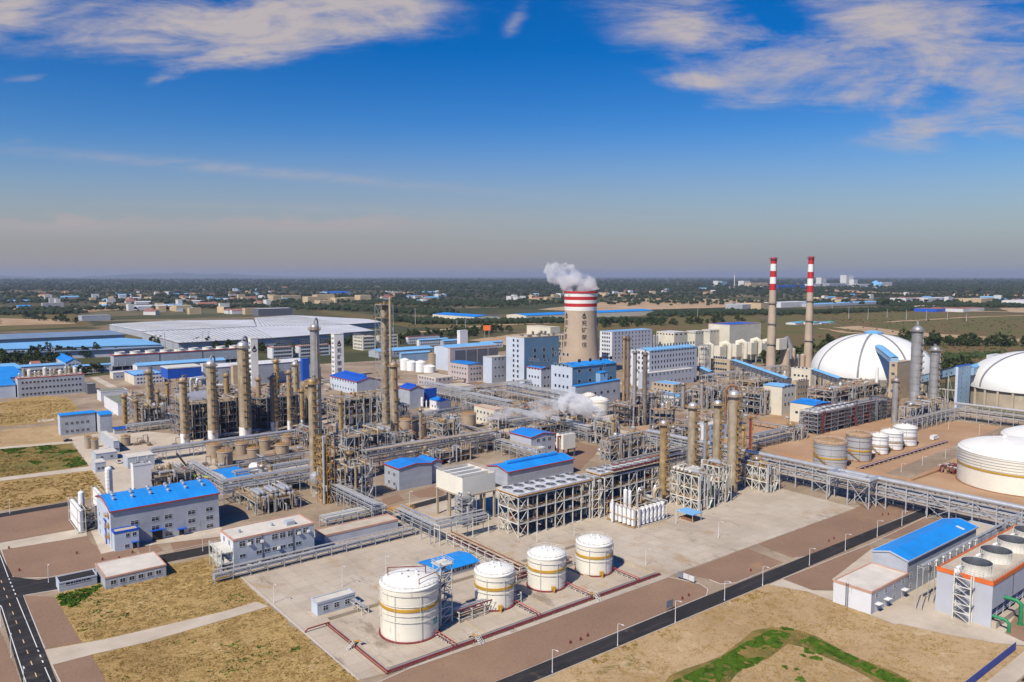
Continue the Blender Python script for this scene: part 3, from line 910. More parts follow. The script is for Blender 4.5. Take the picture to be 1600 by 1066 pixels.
def g_meadow(nt, p, b):
 n1 = noise(nt, p, .008, 8, .8, .9); n2 = noise(nt, p, .04, 6, .75)
 c = ramp(nt, n1, [(.3, (.07, .085, .022)), (.45, (.12, .115, .034)), (.55, (.155, .105, .045)), (.66, (.185, .105, .055)), (.85, (.30, .21, .14))])
 c = mixc(nt, n2.smooth(.52, .66) * .55, c, (.065, .08, .022)); return c
gmat('meadow', g_meadow)
def g_sand(nt, p, b):
 n1 = noise(nt, p, .008, 6, .75, .4); return ramp(nt, n1, [(.3, (.30, .19, .10)), (.5, (.43, .30, .18)), (.75, (.52, .40, .27))])
gmat('sand', g_sand)
def g_leaf(nt, p, b):
 n1 = noise(nt, p, .12, 4, .7); c = ramp(nt, n1, [(.3, (.030, .046, .014)), (.55, (.050, .075, .022)), (.8, (.095, .115, .035))]); return c
gmat('leaf', g_leaf, .7)
def g_leafd(nt, p, b):
 n1 = noise(nt, p, .01, 5, .7); n2 = noise(nt, p, .15, 3, .7)
 c = ramp(nt, n1, [(.3, (.018, .030, .014)), (.6, (.030, .044, .019)), (.8, (.055, .062, .026))]); return mixc(nt, n2.smooth(.45, .65) * .5, c, (.02, .03, .012))
gmat('leaf_dark', g_leafd, .8)
def g_weed(nt, p, b):
 n1 = noise(nt, p, .4, 4, .7); return ramp(nt, n1, [(.3, (.04, .085, .010)), (.55, (.085, .17, .018)), (.8, (.19, .22, .04))])
gmat('weed_leaf', g_weed, .7)
def g_straw(nt, p, b):
 n1 = noise(nt, p, .3, 4, .7); return ramp(nt, n1, [(.3, (.20, .13, .04)), (.55, (.36, .25, .09)), (.8, (.50, .37, .16))])
gmat('straw', g_straw, .9)
def g_hill(nt, p, b):
 return ramp(nt, noise(nt, p, .0006, 5, .6), [(.3, (.07, .09, .07)), (.7, (.13, .14, .11))])
gmat('hill', g_hill)
SHEETS = [0]
RAG = {'dry_field': 1.0, 'sandy_field': 1.0, 'weedy_field': 1.2, 'gravel': .22, 'soil': 1.5, 'conc_pad': .12, 'meadow': 6, 'sand': 7}
def ragged(P, amp):
 from mathutils import noise as mn
 out = []; n = len(P)
 for i in range(n):
  a, c = P[i], P[(i + 1) % n]; L = (c - a).length; k = max(1, min(120, int(L / max(1.2, amp * 2)))); d = Vector((-(c - a).y, (c - a).x, 0)) / max(L, .01)
  for j in range(k):
   q = a.lerp(c, j / k)
   out.append(q + d * amp * (1.4 * mn.noise(q / (amp * 7)) + .8 * mn.noise(q / (amp * 2.5))) * (j > 0))
 return out
def sheet(name, pts, m, z=.02, px=True):
 SHEETS[0] += 1; z += SHEETS[0] * .0007
 b = MB(); P = [Vector((*(G(x, y).xy if px else (x, y)), 0)) for x, y in pts]
 if m in RAG and px: P = ragged(P, RAG[m])
 b.poly([(v.x, v.y, z) for v in P]); return b.build(name, m, kind='structure')
def rect(name, u0, u1, v0, v1, m, z):
 return sheet(name, [(u0, v0), (u1, v0), (u1, v1), (u0, v1)], m, z, False)
# ------ the land
b = MB(); b.poly([(-46000, -46000, 0), (46000, -46000, 0), (46000, 46000, 0), (-46000, 46000, 0)]); structure('ground', b, 'terrain')
PU0, PU1, PV0, PV1 = 14, 760, 120, 980
sheet('plant_yard', [(-20, 1100), (-20, 612), (60, 596), (170, 586), (330, 584), (480, 570), (620, 562), (800, 548), (1000, 548), (1250, 575), (1480, 625), (1700, 690), (1700, 1100)], 'plant_ground', .02)
sheet('field', [(85, 930), (150, 905), (335, 868), (352, 880), (368, 893), (425, 950), (560, 1064), (600, 1100), (120, 1100), (85, 1040)], 'dry_field', .05)
sheet('field', [(770, 1100), (832, 1067), (1200, 913), (1262, 922), (1330, 948), (1400, 975), (1480, 990), (1560, 1004), (1640, 1020), (1560, 1066), (1500, 1110)], 'sandy_field', .05)
RAG['grass_patch'] = 2.5
MT['grass_patch'] = MT['weedy_field']
sheet('grass_ground', [(1035, 1075), (1100, 1036), (1160, 1000), (1205, 980), (1245, 984), (1300, 1008), (1360, 1036), (1430, 1068), (1380, 1075), (1320, 1040), (1262, 1014), (1232, 1006), (1200, 1030), (1150, 1055), (1130, 1078)], 'grass_patch', .055)
sheet('field', [(0, 629), (60, 618), (108, 622), (135, 655), (90, 660), (0, 667)], 'dry_field', .05)
sheet('field', [(0, 672), (88, 664), (100, 688), (110, 692), (0, 699)], 'sandy_field', .05)
sheet('field', [(-30, 702), (92, 693), (112, 693), (139, 729), (0, 747), (-30, 750)], 'weedy_field', .05)
sheet('field', [(-30, 757), (0, 752), (145, 735), (170, 774), (111, 783), (0, 798), (-30, 803)], 'dry_field', .05)
for pts in ([(-40, 816), (0, 808), (111, 789), (126, 796), (135, 824), (0, 848), (-40, 856)],
   [(2, 859), (135, 837), (158, 865), (203, 855), (220, 871), (150, 888), (75, 903), (25, 903), (15, 899)],
   [(212, 853), (240, 849), (256, 860), (222, 871)], [(262, 843), (338, 826), (342, 846), (272, 862)],
   [(0, 990), (-60, 940), (-60, 1100), (40, 1100), (32, 1066), (0, 985)],
   [(32, 931), (85, 933), (128, 1005), (70, 1014)], [(80, 1036), (143, 1024), (185, 1100), (110, 1100)],
   [(548, 1085), (640, 1045), (800, 990), (1045, 902), (1094, 913), (1106, 921), (1104, 931), (800, 1055), (700, 1096)],
   [(1066, 895), (1167, 857), (1226, 880), (1205, 890), (1150, 911), (1126, 913), (1108, 906)],
   [(1186, 851), (1200, 845), (1337, 795), (1355, 782), (1405, 785), (1436, 796), (1266, 868), (1240, 873)],
   [(1225, 903), (1310, 870), (1358, 852), (1362, 858), (1301, 906), (1300, 922), (1270, 922), (1235, 912)],
   [(1376, 842), (1390, 832), (1450, 808), (1470, 812), (1464, 825), (1410, 842)],
   [(1590, 960), (1640, 940), (1700, 960), (1700, 1000), (1610, 1008), (1570, 990)],
   [(640, 770), (672, 762), (700, 757), (690, 775), (655, 778)], [(590, 783), (622, 773), (632, 782), (605, 790)],
   [(830, 745), (900, 690), (940, 700), (900, 740)], [(264, 728), (275, 726), (318, 752), (290, 752)]):
 sheet('gravel_bed', pts, 'gravel', .08)
sheet('concrete_yard', [(365, 897), (345, 885), (420, 850), (620, 790), (790, 755), (880, 790), (1030, 735), (1215, 762), (1337, 794), (1200, 844), (1060, 895), (1045, 901), (800, 989), (640, 1044), (560, 1063)], 'conc_pad', .06)
sheet('concrete_path', [(70, 1016), (128, 1006), (162, 1000), (350, 956), (400, 941), (421, 948), (350, 969), (230, 1004), (150, 1022), (80, 1040)], 'conc_path', .1)
for pts in ([(-30, 856), (0, 849), (135, 825), (136, 838), (2, 860), (-30, 866)], [(126, 795), (148, 790), (160, 800), (186, 858), (203, 856), (158, 866)], [(186, 858), (345, 823), (352, 838), (203, 856)]):
 sheet('concrete_path', pts, 'conc_path', .09)
for pts in ([(1200, 914), (1222, 905), (1270, 923), (1302, 924), (1400, 966), (1400, 977), (1330, 950), (1262, 925)], [(1300, 906), (1362, 858), (1500, 862), (1640, 880), (1640, 940), (1590, 956), (1400, 976), (1380, 960)], [(1400, 974), (1590, 954), (1570, 990), (1614, 1010), (1560, 1006), (1480, 992)]):
 sheet('concrete_path', pts, 'conc_path', .085)
for pts in ([(-30, 702), (0, 699), (112, 689), (112, 693), (0, 702), (-30, 706)], [(-30, 750), (0, 747), (139, 729), (145, 735), (0, 752), (-30, 757)]):
 sheet('concrete_path', pts, 'conc_path', .085)
for pts in ([(108, 684), (200, 672), (340, 684), (340, 742), (235, 762), (172, 776)],):
 sheet('concrete_yard', pts, 'conc_path', .07)
for (px, py, qx, qy, w) in ((60, 660, 240, 640, 9), (190, 700, 480, 655, 8), (240, 770, 500, 700, 7), (480, 690, 700, 645, 8), (610, 612, 900, 585, 9), (700, 690, 930, 645, 8), (520, 640, 640, 620, 7), (900, 660, 1150, 610, 8), (1150, 690, 1250, 668, 7)):
 a, c = G(px, py), G(qx, qy); rect('plant_lane', a.x, c.x, a.y, a.y + w, 'conc_path', .045)
for (px, py, qy, w) in ((330, 600, 760, 7), (500, 600, 800, 8), (615, 600, 780, 8), (700, 560, 700, 8), (800, 575, 720, 9), (905, 640, 740, 9), (960, 560, 660, 8), (1160, 575, 720, 8), (140, 590, 690, 7), (250, 575, 660, 7)):
 a, c = G(px, py), G(px, qy); rect('plant_lane', a.x, a.x + w, c.y, a.y, 'conc_path', .035)
for (px, py, w, l) in ((165, 612, 30, 22), (220, 625, 40, 12), (300, 622, 45, 12), (560, 640, 26, 16), (700, 605, 40, 20), (560, 600, 50, 14), (780, 700, 26, 18), (860, 640, 40, 14), (1060, 660, 30, 18), (1000, 640, 30, 14), (395, 720, 30, 10), (640, 690, 30, 14)):
 a = G(px, py); rect('gravel_bed', a.x, a.x + w, a.y, a.y + l, 'gravel', .055)
sheet('soil_yard', [(1180, 700), (1120, 690), (1240, 650), (1300, 640), (1700, 680), (1700, 840), (1600, 800), (1420, 760), (1240, 720)], 'soil', .05)
sheet('soil_yard', [(985, 672), (1030, 660), (1075, 648), (1130, 650), (1090, 690), (1040, 690)], 'soil', .05)
sheet('soil_yard', [(1170, 660), (1232, 640), (1240, 655), (1180, 680)], 'soil', .055)
sheet('yard_road', [(1370, 745), (1400, 757), (1600, 668), (1585, 660)], 'plant_ground', .07)
sheet('road', [(-1, 862), (10, 883), (20, 902), (60, 907), (150, 890), (250, 868), (340, 851), (420, 833), (420, 846), (340, 863), (250, 881), (150, 905), (90, 921), (36, 931), (88, 1066), (100, 1100), (40, 1100), (34, 1066), (-1, 950), (-30, 880)], 'asphalt', .11)
sheet('road', [(770, 1068), (800, 1056), (1104, 932), (1440, 797), (1470, 782), (1482, 788), (1455, 803), (1200, 913), (832, 1067), (765, 1098), (690, 1100)], 'asphalt', .11)
sheet('road', [(-40, 812), (0, 803), (111, 784), (111, 790), (0, 809), (-40, 820)], 'asphalt', .11)
sheet('road', [(800, 746), (640, 790), (640, 797), (800, 755)], 'asphalt', .11)
b = G(1552, 1066); rect('road', b.x + 6, b.x + 90, b.y - 22, b.y - 4, 'asphalt', .11)
rect('pavement', b.x - 10, b.x + 90, b.y - 3.6, b.y + 1.0, 'conc_path', .12)
rect('road_marking', b.x + 6, b.x + 90, b.y - 4.9, b.y - 4.7, 'paint_white', .13)
for i in range(10): rect('road_marking', b.x + 9 + i * 8, b.x + 12 + i * 8, b.y - 9.1, b.y - 8.9, 'paint_white', .13)
def line_px(p, q, w, m, dash=None, z=.24):
 p, q = G(*p), G(*q); d = (q - p); L = d.length; d.normalize(); t = Vector((-d.y, d.x, 0)) * w / 2
 s = 0; b = MB()
 while s < L:
  e = min(L, s + (dash[0] if dash else L)); a, c = p + d * s, p + d * e
  b.poly([(*(a - t).xy, z), (*(c - t).xy, z), (*(c + t).xy, z), (*(a + t).xy, z)]); s += (dash[0] + dash[1]) if dash else L + 1
 return b.build('road_marking', m, kind='structure')
line_px((1.5, 908), (62, 1072), .22, 'dash_paint', (2.6, 5.0))
line_px((0, 868), (13, 903), .2, 'paint_white'); line_px((26, 935), (58, 1013), .2, 'paint_white'); line_px((70, 1044), (90, 1090), .2, 'paint_white')
line_px((14, 905), (25, 932), .3, 'paint_white', (1.6, 2.2)); line_px((59, 1016), (69, 1041), .3, 'paint_white', (1.6, 2.2))
line_px((2, 948), (46, 1085), .2, 'paint_white')
def kerb(pts, h=.14, w=.25):
 b = MB(); g = [G(*p) for p in pts]
 for a, c in zip(g, g[1:]): b.beam((a.x, a.y, h / 2 + .02), (c.x, c.y, h / 2 + .02), w, h)
 return b.build('kerb', 'kerb', kind='structure')
kerb([(2, 859), (15, 899), (25, 904), (75, 903), (150, 888), (220, 871), (342, 846)])
kerb([(90, 922), (36, 931), (70, 1014)]); kerb([(80, 1037), (108, 1095)])
kerb([(700, 1097), (800, 1056), (1104, 931), (1106, 921), (1094, 913), (1045, 902)]); kerb([(1108, 906), (1126, 913), (1150, 911), (1226, 880)])
kerb([(1240, 873), (1266, 869), (1440, 796)]); kerb([(765, 1099), (832, 1067), (1200, 913)]); kerb([(1222, 905), (1358, 851), (1455, 804)])
kerb([(548, 1086), (640, 1045), (800, 990), (1045, 902)]); kerb([(560, 1063), (370, 896)], .1)
def inpoly(P, x, y):
 r = False; j = len(P) - 1
 for i in range(len(P)):
  if (P[i].y > y) != (P[j].y > y) and x < (P[j].x - P[i].x) * (y - P[i].y) / (P[j].y - P[i].y) + P[i].x: r = not r
  j = i
 return r
KEEPOUT = [[G(*q) for q in pl] for pl in ([(60, 1018), (128, 1004), (162, 998), (350, 954), (400, 939), (424, 950), (350, 971), (230, 1006), (150, 1024), (70, 1044)], [(30, 925), (88, 930), (132, 1006), (150, 1022), (190, 1100), (60, 1100)], [(1290, 915), (1440, 990), (1640, 1030), (1640, 900)])]
def tufts(name, polys, n, m, hmin, hmax, seed, keep=None, rad=.5, cut=-.05):
 R = random.Random(seed); b = MB()
 from mathutils import noise as mn
 for poly in polys:
  P = [G(*q) for q in poly]
  x0, x1 = min(p.x for p in P), max(p.x for p in P); y0, y1 = min(p.y for p in P), max(p.y for p in P)
  c = 0; tries = 0
  while c < n and tries < n * 30:
   tries += 1
   x, y = R.uniform(x0, x1), R.uniform(y0, y1)
   if not inpoly(P, x, y) or any(inpoly(k_, x, y) for k_ in KEEPOUT): continue
   nv = mn.fractal(Vector((x * .06, y * .06, seed)), .8, 2.0, 4)
   if keep is not None and nv < keep: continue
   if mn.noise(Vector((x * .45, y * .45, seed + 9))) < cut: continue
   c += 1
   for _ in range(4):
    t = R.uniform(0, 2 * pi); h = R.uniform(hmin, hmax); r = R.uniform(.3, 1) * rad; dx, dy = cos(t) * r, sin(t) * r
    ox, oy = x + R.uniform(-.4, .4) * rad * 2, y + R.uniform(-.4, .4) * rad * 2
    b.add([(ox - dx, oy - dy, 0), (ox + dx, oy + dy, 0), (ox + dx * .7 + R.uniform(-.2, .2), oy + dy * .7, h), (ox - dx * .5, oy - dy * .5 + R.uniform(-.2, .2), h * .8)], [(0, 1, 2, 3)])
 return b.build(name, m, kind='stuff')
LF = [(92, 932), (150, 915), (335, 872), (365, 893), (425, 950), (560, 1064), (600, 1098), (130, 1098), (100, 1010)]
RF = [(775, 1098), (840, 1067), (1200, 917), (1262, 925), (1330, 951), (1400, 978), (1560, 1008), (1600, 1020), (1540, 1066), (1500, 1100)]
tufts('dry_grass', [LF], 9000, 'straw', .06, .26, 3, -.25, .2)
tufts('dry_grass', [RF], 7000, 'straw', .06, .22, 4, -.05, .2)
tufts('green_weeds', [LF], 260, 'weed_leaf', .12, .35, 5, .45, .35)
tufts('green_weeds', [[(1052, 1066), (1110, 1038), (1165, 1005), (1205, 985), (1238, 988), (1218, 1012), (1180, 1040), (1130, 1058), (1120, 1072)],
                      [(1212, 978), (1240, 984), (1300, 1010), (1350, 1035), (1420, 1066), (1390, 1068), (1320, 1034), (1262, 1006)]], 8000, 'weed_leaf', .1, .36, 6, -.3, .22, -.22)
tufts('green_weeds', [[(1200, 1010), (1260, 1000), (1300, 1030), (1290, 1066), (1200, 1066)]], 500, 'weed_leaf', .12, .4, 8, .2, .3, .1)
tufts('green_weeds', [[(840, 1066), (1200, 916), (1215, 922), (870, 1066)]], 260, 'straw', .15, .4, 9, .1, .3)
tufts('green_weeds', [[(88, 932), (112, 926), (155, 916), (152, 922), (120, 945), (100, 955)]], 420, 'weed_leaf', .3, .8, 11, None, .6)
tufts('green_weeds', [[(355, 925), (388, 930), (384, 942), (358, 940)], [(400, 1010), (430, 1005), (436, 1025), (405, 1030)], [(452, 1015), (468, 1010), (470, 1025), (455, 1028)], [(345, 1005), (372, 1003), (380, 1020), (350, 1024)]], 26, 'weed_leaf', .12, .35, 12, None, .4)
tufts('green_weeds', [[(0, 703), (92, 695), (112, 695), (136, 727), (80, 736), (40, 720)]], 1500, 'weed_leaf', .2, .6, 13, .1, .7)
tufts('dry_grass', [[(0, 757), (145, 737), (168, 772), (0, 797)], [(0, 630), (105, 624), (130, 654), (0, 664)], [(0, 703), (92, 695), (136, 727), (0, 746)]], 1200, 'straw', .15, .4, 14, -.2, .6)
# ------ FOREGROUND: cream tank row and its dyke
T1 = CYLPX(595.5, 686, 1006, 906); T2 = CYLPX(742, 803.5, 955.5, 889.5); T3 = CYLPX(824.5, 883.5, 925.5, 864); T4 = CYLPX(900, 956, 901.5, 845)
t1 = tank('largest cream storage tank with faded teal markings, beside the white lattice stair tower', T1, rings=(.40, .52, .70, .90), roofpipe=True, stair=False, n=64)
tank('second largest cream storage tank, standing beside the blue-roofed pump shed', T2, rings=(.5, .86), stair=False)
tank('cream storage tank between the one by the pump shed and the last one', T3, rings=(.5, .86), stair=False)
tank('cream storage tank at the end of the row farthest from the stair tower', T4, rings=(.5, .86), stair=False)
x, y, r, h = T1
k = MB()
for i in range(7):
 t = -1.20 + i * .042
 for z, hh in ((h * .30, 1.0), (h * .235, .8)):
  k.beam((x + cos(t) * (r + .04), y + sin(t) * (r + .04), z), (x + cos(t) * (r + .04), y + sin(t) * (r + .04), z + hh * (.6 + .4 * ((i * 7) % 3) / 2)), .16, .08)
k.build('stencil_marking', 'teal_mark', t1)
k = MB()
for (a, rr) in (((x - 3, y + 3), .15),):
 k.tube([(x - r * .55, y + r * .5, h + .8), (x - r * .55, y + r * .5, h + 3.4), (x + r * .5, y - r * .25, h + 3.6), (x + r * .5, y - r * .25, h + .9)], .14, 6)
 k.tube([(x - r * .1, y - r * .8, h + .2), (x - r * .1, y - r * .8, h + 2.4), (x + r * .75, y - r * .55, h + 2.2), (x + r * .95, y - r * .3, h + .2)], .12, 6)
k.build('roof_pipe', 'pipe_maroon', t1)
for T, nm in ((T2, 'the second tank'), (T3, 'the third tank'), (T4, 'the last tank')):
 x, y, r, h = T
 v = thing('gauge_hatch', 'gold painted hatch at the foot of ' + {'the second tank': 'the cream tank by the pump shed', 'the third tank': 'the cream tank before the last one', 'the last tank': 'the last cream tank of the row'}[nm], 'hatch', (x + cos(-1.95) * r, y + sin(-1.95) * r, 0))
 k = MB(); ca, sa = cos(-1.95), sin(-1.95); k.beam((x + ca * (r + .05), y + sa * (r + .05), 1.3), (x + ca * (r + .9), y + sa * (r + .9), 1.3), 1.2, 1.2); k.beam((x + ca * (r + .6), y + sa * (r + .6), -.1), (x + ca * (r + .6), y + sa * (r + .6), .8), .5); k.build('cover', 'gold_band', v)
 k = MB(); k.tube([(x + ca * (r + .9), y + sa * (r + .9), 1.3), (x + ca * (r + 1.4), y + sa * (r + 1.4), 1.3), (x + ca * (r + 1.4), y + sa * (r + 1.4), .1)], .2, 8); k.build('nozzle', 'gold_band', v)
D0, D1, D2 = G(515, 975), G(608, 1049), G(1021, 897)
DU0, DV0, DU1, DV1 = D0.x, D1.y, D2.x, D0.y
VT = DV1 + 2
dyke = thing('dyke_wall', 'low concrete dyke wall around the row of cream tanks', 'wall', (DU0, DV0, 0))
for (a, c) in (((DU0, DV0), (DU1, DV0)), ((DU0, DV0 + .3), (DU0, VT - .3)), ((DU0, VT), (DU1 - 2, VT)), ((DU1, DV0 + .3), (DU1, DV0 + 26))):
 k = MB(); k.beam((*a, .5), (*c, .5), .35, 1.2); k.build('wall_panel', 'concrete_wall', dyke)
for i in range(1, 8):
 uu = DU0 + (DU1 - DU0) * i / 8
 if i in (2, 4, 6):
  k = MB(); k.beam((uu + 6, DV0 + .2, .2), (uu + 6, VT, .2), .3, .7); k.build('cross_wall', 'concrete_wall', dyke)
fp = thing('fire_main', 'maroon fire water pipe running outside the dyke wall of the cream tanks', 'pipe', (DU0, DV0, 0))
for off, z, r, m in ((-.7, .55, .22, 'pipe_maroon'), (-1.3, .45, .16, 'pipe_maroon'), (-.35, .75, .12, 'alu')):
 k = MB(); k.tube([(DU0 + off, VT - 2, z), (DU0 + off, DV0 + off, z), (DU1 + 1, DV0 + off, z)], r, 8); k.build('pipe', m, fp)
k = MB(); k.tube([(DU0 - 8, VT - 3, .2), (DU0 - 7, VT - 3, 1), (DU0 - .7, VT - 3, 1), (DU0 - .7, VT - 3, .55)], .2, 8); k.build('pipe', 'pipe_maroon', fp)
for i in range(14):
 uu = DU0 + (DU1 - DU0) * (i + .5) / 14
 k = MB(); k.beam((uu, DV0 - 1.6, .18), (uu, DV0 - .2, .18), .25, .35); k.build('sleeper', 'concrete_wall', fp)
for i, T in enumerate((T1, T2, T3, T4)):
 x, y, r, h = T; q = thing('branch_pipe', 'red branch pipes from the fire main to the ' + ('largest cream tank', 'cream tank by the pump shed', 'cream tank before the last', 'last cream tank')[i], 'pipe', (x + 3, DV0, 0))
 for d in (0, 1.1):
  k = MB(); k.tube([(x + 3 + d, DV0 - .7, .5), (x + 3 + d, DV0 - .7, 1.5), (x + 3 + d, y - r * .8, 1.5), (x + 3 + d, y - r * .8, .3)], .13, 6); k.build('pipe', 'trim_red' if d else 'pipe_maroon', q)
 for s in range(4):
  k = MB(); yy = DV0 + (y - r - DV0) * (s + .5) / 4; k.beam((x + 3.5, yy, 0), (x + 3.5, yy, 1.35), .22); k.beam((x + 2.7, yy, 1.3), (x + 4.4, yy, 1.3), .2, .15); k.build('pipe_support', 'steel_white', q)
for (px, py, lab, dirv) in ((645, 838, '', 0),):
 pass
def stile(lab, u, v, alongu):
 s = thing('crossover_stair', lab, 'stair', (u, v, 0)); w = .5
 f = (lambda a, b_, z: (u + b_, v + a, z)) if alongu else (lambda a, b_, z: (u + a, v + b_, z))
 for sg in (-1, 1):
  k = MB()
  for i in range(5): k.beam(f(sg * (1.0 + i * .45), -w, 1.55 - i * .33), f(sg * (1.0 + i * .45), w, 1.55 - i * .33), .35, .08)
  for q in (-w, w): k.beam(f(sg * .9, q, 1.6), f(sg * 3.1, q, .05), .12); k.beam(f(sg * .9, q, 2.6), f(sg * 3.1, q, 1.0), .07); k.beam(f(sg * 3.1, q, 0), f(sg * 3.1, q, 1.0), .07); k.beam(f(sg * .9, q, 0), f(sg * .9, q, 2.6), .09)
  k.build('flight', 'steel_white', s)
 k = MB(); k.beam(f(-1, 0, 1.62), f(1, 0, 1.62), 1.1, .1); k.build('landing', 'rail_gold', s)
g = G(745, 1003); stile('gold topped steel stile over the dyke in front of the stair tower', g.x, DV0 - .3, True)
g = G(926, 935); stile('gold topped steel stile over the dyke in front of the last tanks', g.x, DV0 - .3, True)
g = G(560, 1010); stile('grey steel stile over the short dyke side by the small grey hut', DU0 - .3, g.y, False)
def awning(root, u, v, z, w, d, m='trim_blue'):
 k = MB(); k.beam((u - w / 2, v - d / 2, z), (u + w / 2, v - d / 2, z), d, .18); k.build('awning', m, root)
def door(root, u, v, w, h, m='dark_void', face='R'):
 k = MB()
 if face == 'R': k.box(u - w / 2, u + w / 2, v - .06, v + .05, 0, h)
 else: k.box(u - .06, u + .05, v - w / 2, v + w / 2, 0, h)
 k.build('door', m, root)
bx = BX(496.5, 963.5, 555, 487, 944)
r_ = building('hut', 'small grey hut with two windows and pale flat roof beside the dyke', 'hut', bx, 'wall_office', 'flat', 'roof_pad', trim='wall_office', wallL='wall_paleblue', wins=[('R', 1, 3, 1.5, 1.5, 1.2, 2, .8, .8)])
bx = BX(684, 907, 747, 655, 895)
r_ = building('pump_shed', 'low shed with bright blue roof behind the cream tanks', 'shed', bx, 'wall_grey', 'gable_u', 'roof_blue_u', rise=1.0, over=.5, wins=[('R', 1, 5, 1.6, 1.2, 1.2, 2)])
g = G(692, 972); st = thing('stair_tower', 'white lattice stair tower beside the largest cream tank', 'tower', (g.x, g.y, 0))
hh = ZT(g, 880); k = MB(); a = 1.9
for sx in (-a, a):
 for sy in (-a, a): k.beam((g.x + sx, g.y + sy, -.1), (g.x + sx, g.y + sy, hh + 1), .28)
nz = 7
for i in range(nz):
 z0, z1 = hh * i / nz, hh * (i + 1) / nz
 for p, q in (((-a, -a), (a, -a)), ((a, -a), (a, a)), ((a, a), (-a, a)), ((-a, a), (-a, -a))):
  k.beam((g.x + p[0], g.y + p[1], z1), (g.x + q[0], g.y + q[1], z1), .2)
  k.beam((g.x + p[0], g.y + p[1], z0), (g.x + q[0], g.y + q[1], z1), .12)
k.build('frame', 'steel_white', st)
for i in range(nz):
 z0, z1 = hh * i / nz, hh * (i + 1) / nz; s = -1 if i % 2 else 1
 k = MB(); k.beam((g.x - a * s, g.y - .6 * s, z0), (g.x + a * s, g.y - .6 * s, z1), .9, .15); k.beam((g.x - a * s, g.y - .6 * s, z0 + 1), (g.x + a * s, g.y - .6 * s, z1 + 1), .07); k.box(g.x + a * s - .6, g.x + a * s + .6, g.y - a, g.y + a, z1 - .05, z1 + .05); k.build('flight', 'steel', st)
k = MB(); k.box(g.x - a - .5, g.x + a + .5, g.y - a - .5, g.y + a + .5, hh, hh + .15); decks_rail(k, g.x - a - .5, g.x + a + .5, g.y - a - .5, g.y + a + .5, hh + .1); k.tube([(g.x, g.y, hh), (g.x, g.y, hh + 4)], .08, 6); k.build('top_platform', 'steel_white', st)
b0 = G(700, 945); rack('rusty pipe bundle on low supports between the stair tower and pump shed', [(g.x + 3, g.y - 2), (g.x + 26, g.y - 2)], 4, (1.6, 3.4), 5, 4, 'steel_white', .22, ('pipe_maroon', 'pipe_tan', 'alu'), seed=9, brace=0, rr=(.1, .2))
rack('maroon pipe bundle on low supports behind the last two cream tanks', [(T2[0] + 4, T2[1] + T2[2] + 2.5), (T4[0] - 3, T4[1] + T4[2] + 2.5)], 3.5, (1.4, 2.8), 5, 4, 'steel_white', .2, ('pipe_maroon', 'pipe_tan', 'alu', 'pipe_maroon'), seed=10, brace=0, rr=(.1, .22))
g = G(556, 945); rack('short white pipe bridge from the small grey hut over the dyke', [(g.x - 1, g.y + 3), (g.x - 1, g.y - 8)], 2.2, (2.2,), 3, 4, 'steel_white', .2, ('alu',), seed=11, brace=0, rr=(.08, .14))
# ------ three-storey office, flat block, trestles
OF = BX(366, 896, 491.5, 346, 845)
of = building('office_building', 'three-storey pale grey office with salmon roof edge and outside air conditioners', 'office', OF, 'wall_office', 'flat', 'roof_pad', trim='trim_salmon', wallL='wall_white')
fl = OF[4] / 3
for j in range(3):
 for i in range(9):
  s = 3 + (OF[2] - 5) * i / 8.4
  if (i * 3 + j) % 7 == 4: continue
  window(of, 'R', OF, s, j * fl + 1.1, 2.0 if j != 1 else 1.9, 1.9 if j != 1 else 1.1)
 for i in range(2): window(of, 'L', OF, OF[3] * (.3 + .4 * i), j * fl + 1.2, 1.3, 1.6)
for i, (s, j) in enumerate(((4.6, 0), (8.2, 0), (4.8, 2), (9.2, 2), (15.0, 1), (22.5, 2), (26.0, 2))):
 k = MB(); k.box(OF[0] + s, OF[0] + s + 1.0, OF[1] - .75, OF[1] - .1, j * fl + 1.2, j * fl + 2.0); k.build('air_conditioner', 'white_paint', of)
for s in (9.8, 20.8):
 k = MB(); k.tube([(OF[0] + s, OF[1] - .15, .1), (OF[0] + s, OF[1] - .15, OF[4])], .12, 6); k.build('downpipe', 'steel_dark', of)
for s in (.15, .55):
 k = MB(); k.cyl(OF[0] + OF[2] * s, OF[1] + OF[3] * .5, OF[4], OF[4] + 1.2, .5, 10); k.build('roof_vent', 'wall_grey', of)
k = MB(); k.box(OF[0] + 20, OF[0] + 23, OF[1] + 3, OF[1] + 6, OF[4] + .1, OF[4] + 1.5); k.build('rooftop_unit', 'wall_grey', of)
es = thing('escape_stair', 'white steel escape balconies on the narrow side of the three-storey office', 'stair', (OF[0] - 4, OF[1], 0))
for j in range(1, 3):
 k = MB(); k.box(OF[0] - 4, OF[0] - .1, OF[1] + .3, OF[1] + OF[3] - .3, j * fl - .25, j * fl); decks_rail(k, OF[0] - 4, OF[0] - .15, OF[1] + .3, OF[1] + OF[3] - .3, j * fl); k.build('balcony', 'steel_white', es)
 k = MB(); k.beam((OF[0] - 3.4, OF[1] + 1, (j - 1) * fl), (OF[0] - 3.4, OF[1] + OF[3] - 2, j * fl), 1.0, .15); k.build('flight', 'steel', es)
for f in (.02, .35, .68, .98):
 k = MB(); k.beam((OF[0] - 4, OF[1] + OF[3] * f, -.1), (OF[0] - 4, OF[1] + OF[3] * f, 2 * fl + 1), .32); k.build('post', 'steel_white', es)
FB = BX(507.7, 852, 622, 492.5, 838)
building('flat_block', 'low windowless block with pale flat roof joined to the office by pipes', 'building', FB, 'wall_office', 'flat', 'roof_flat', trim='trim_salmon')
v_g = OF[1] - 4.2
ga = G(395, 893); gb = G(630, 826)
uA, uB = OF[0] - 8, G(632, 828).x
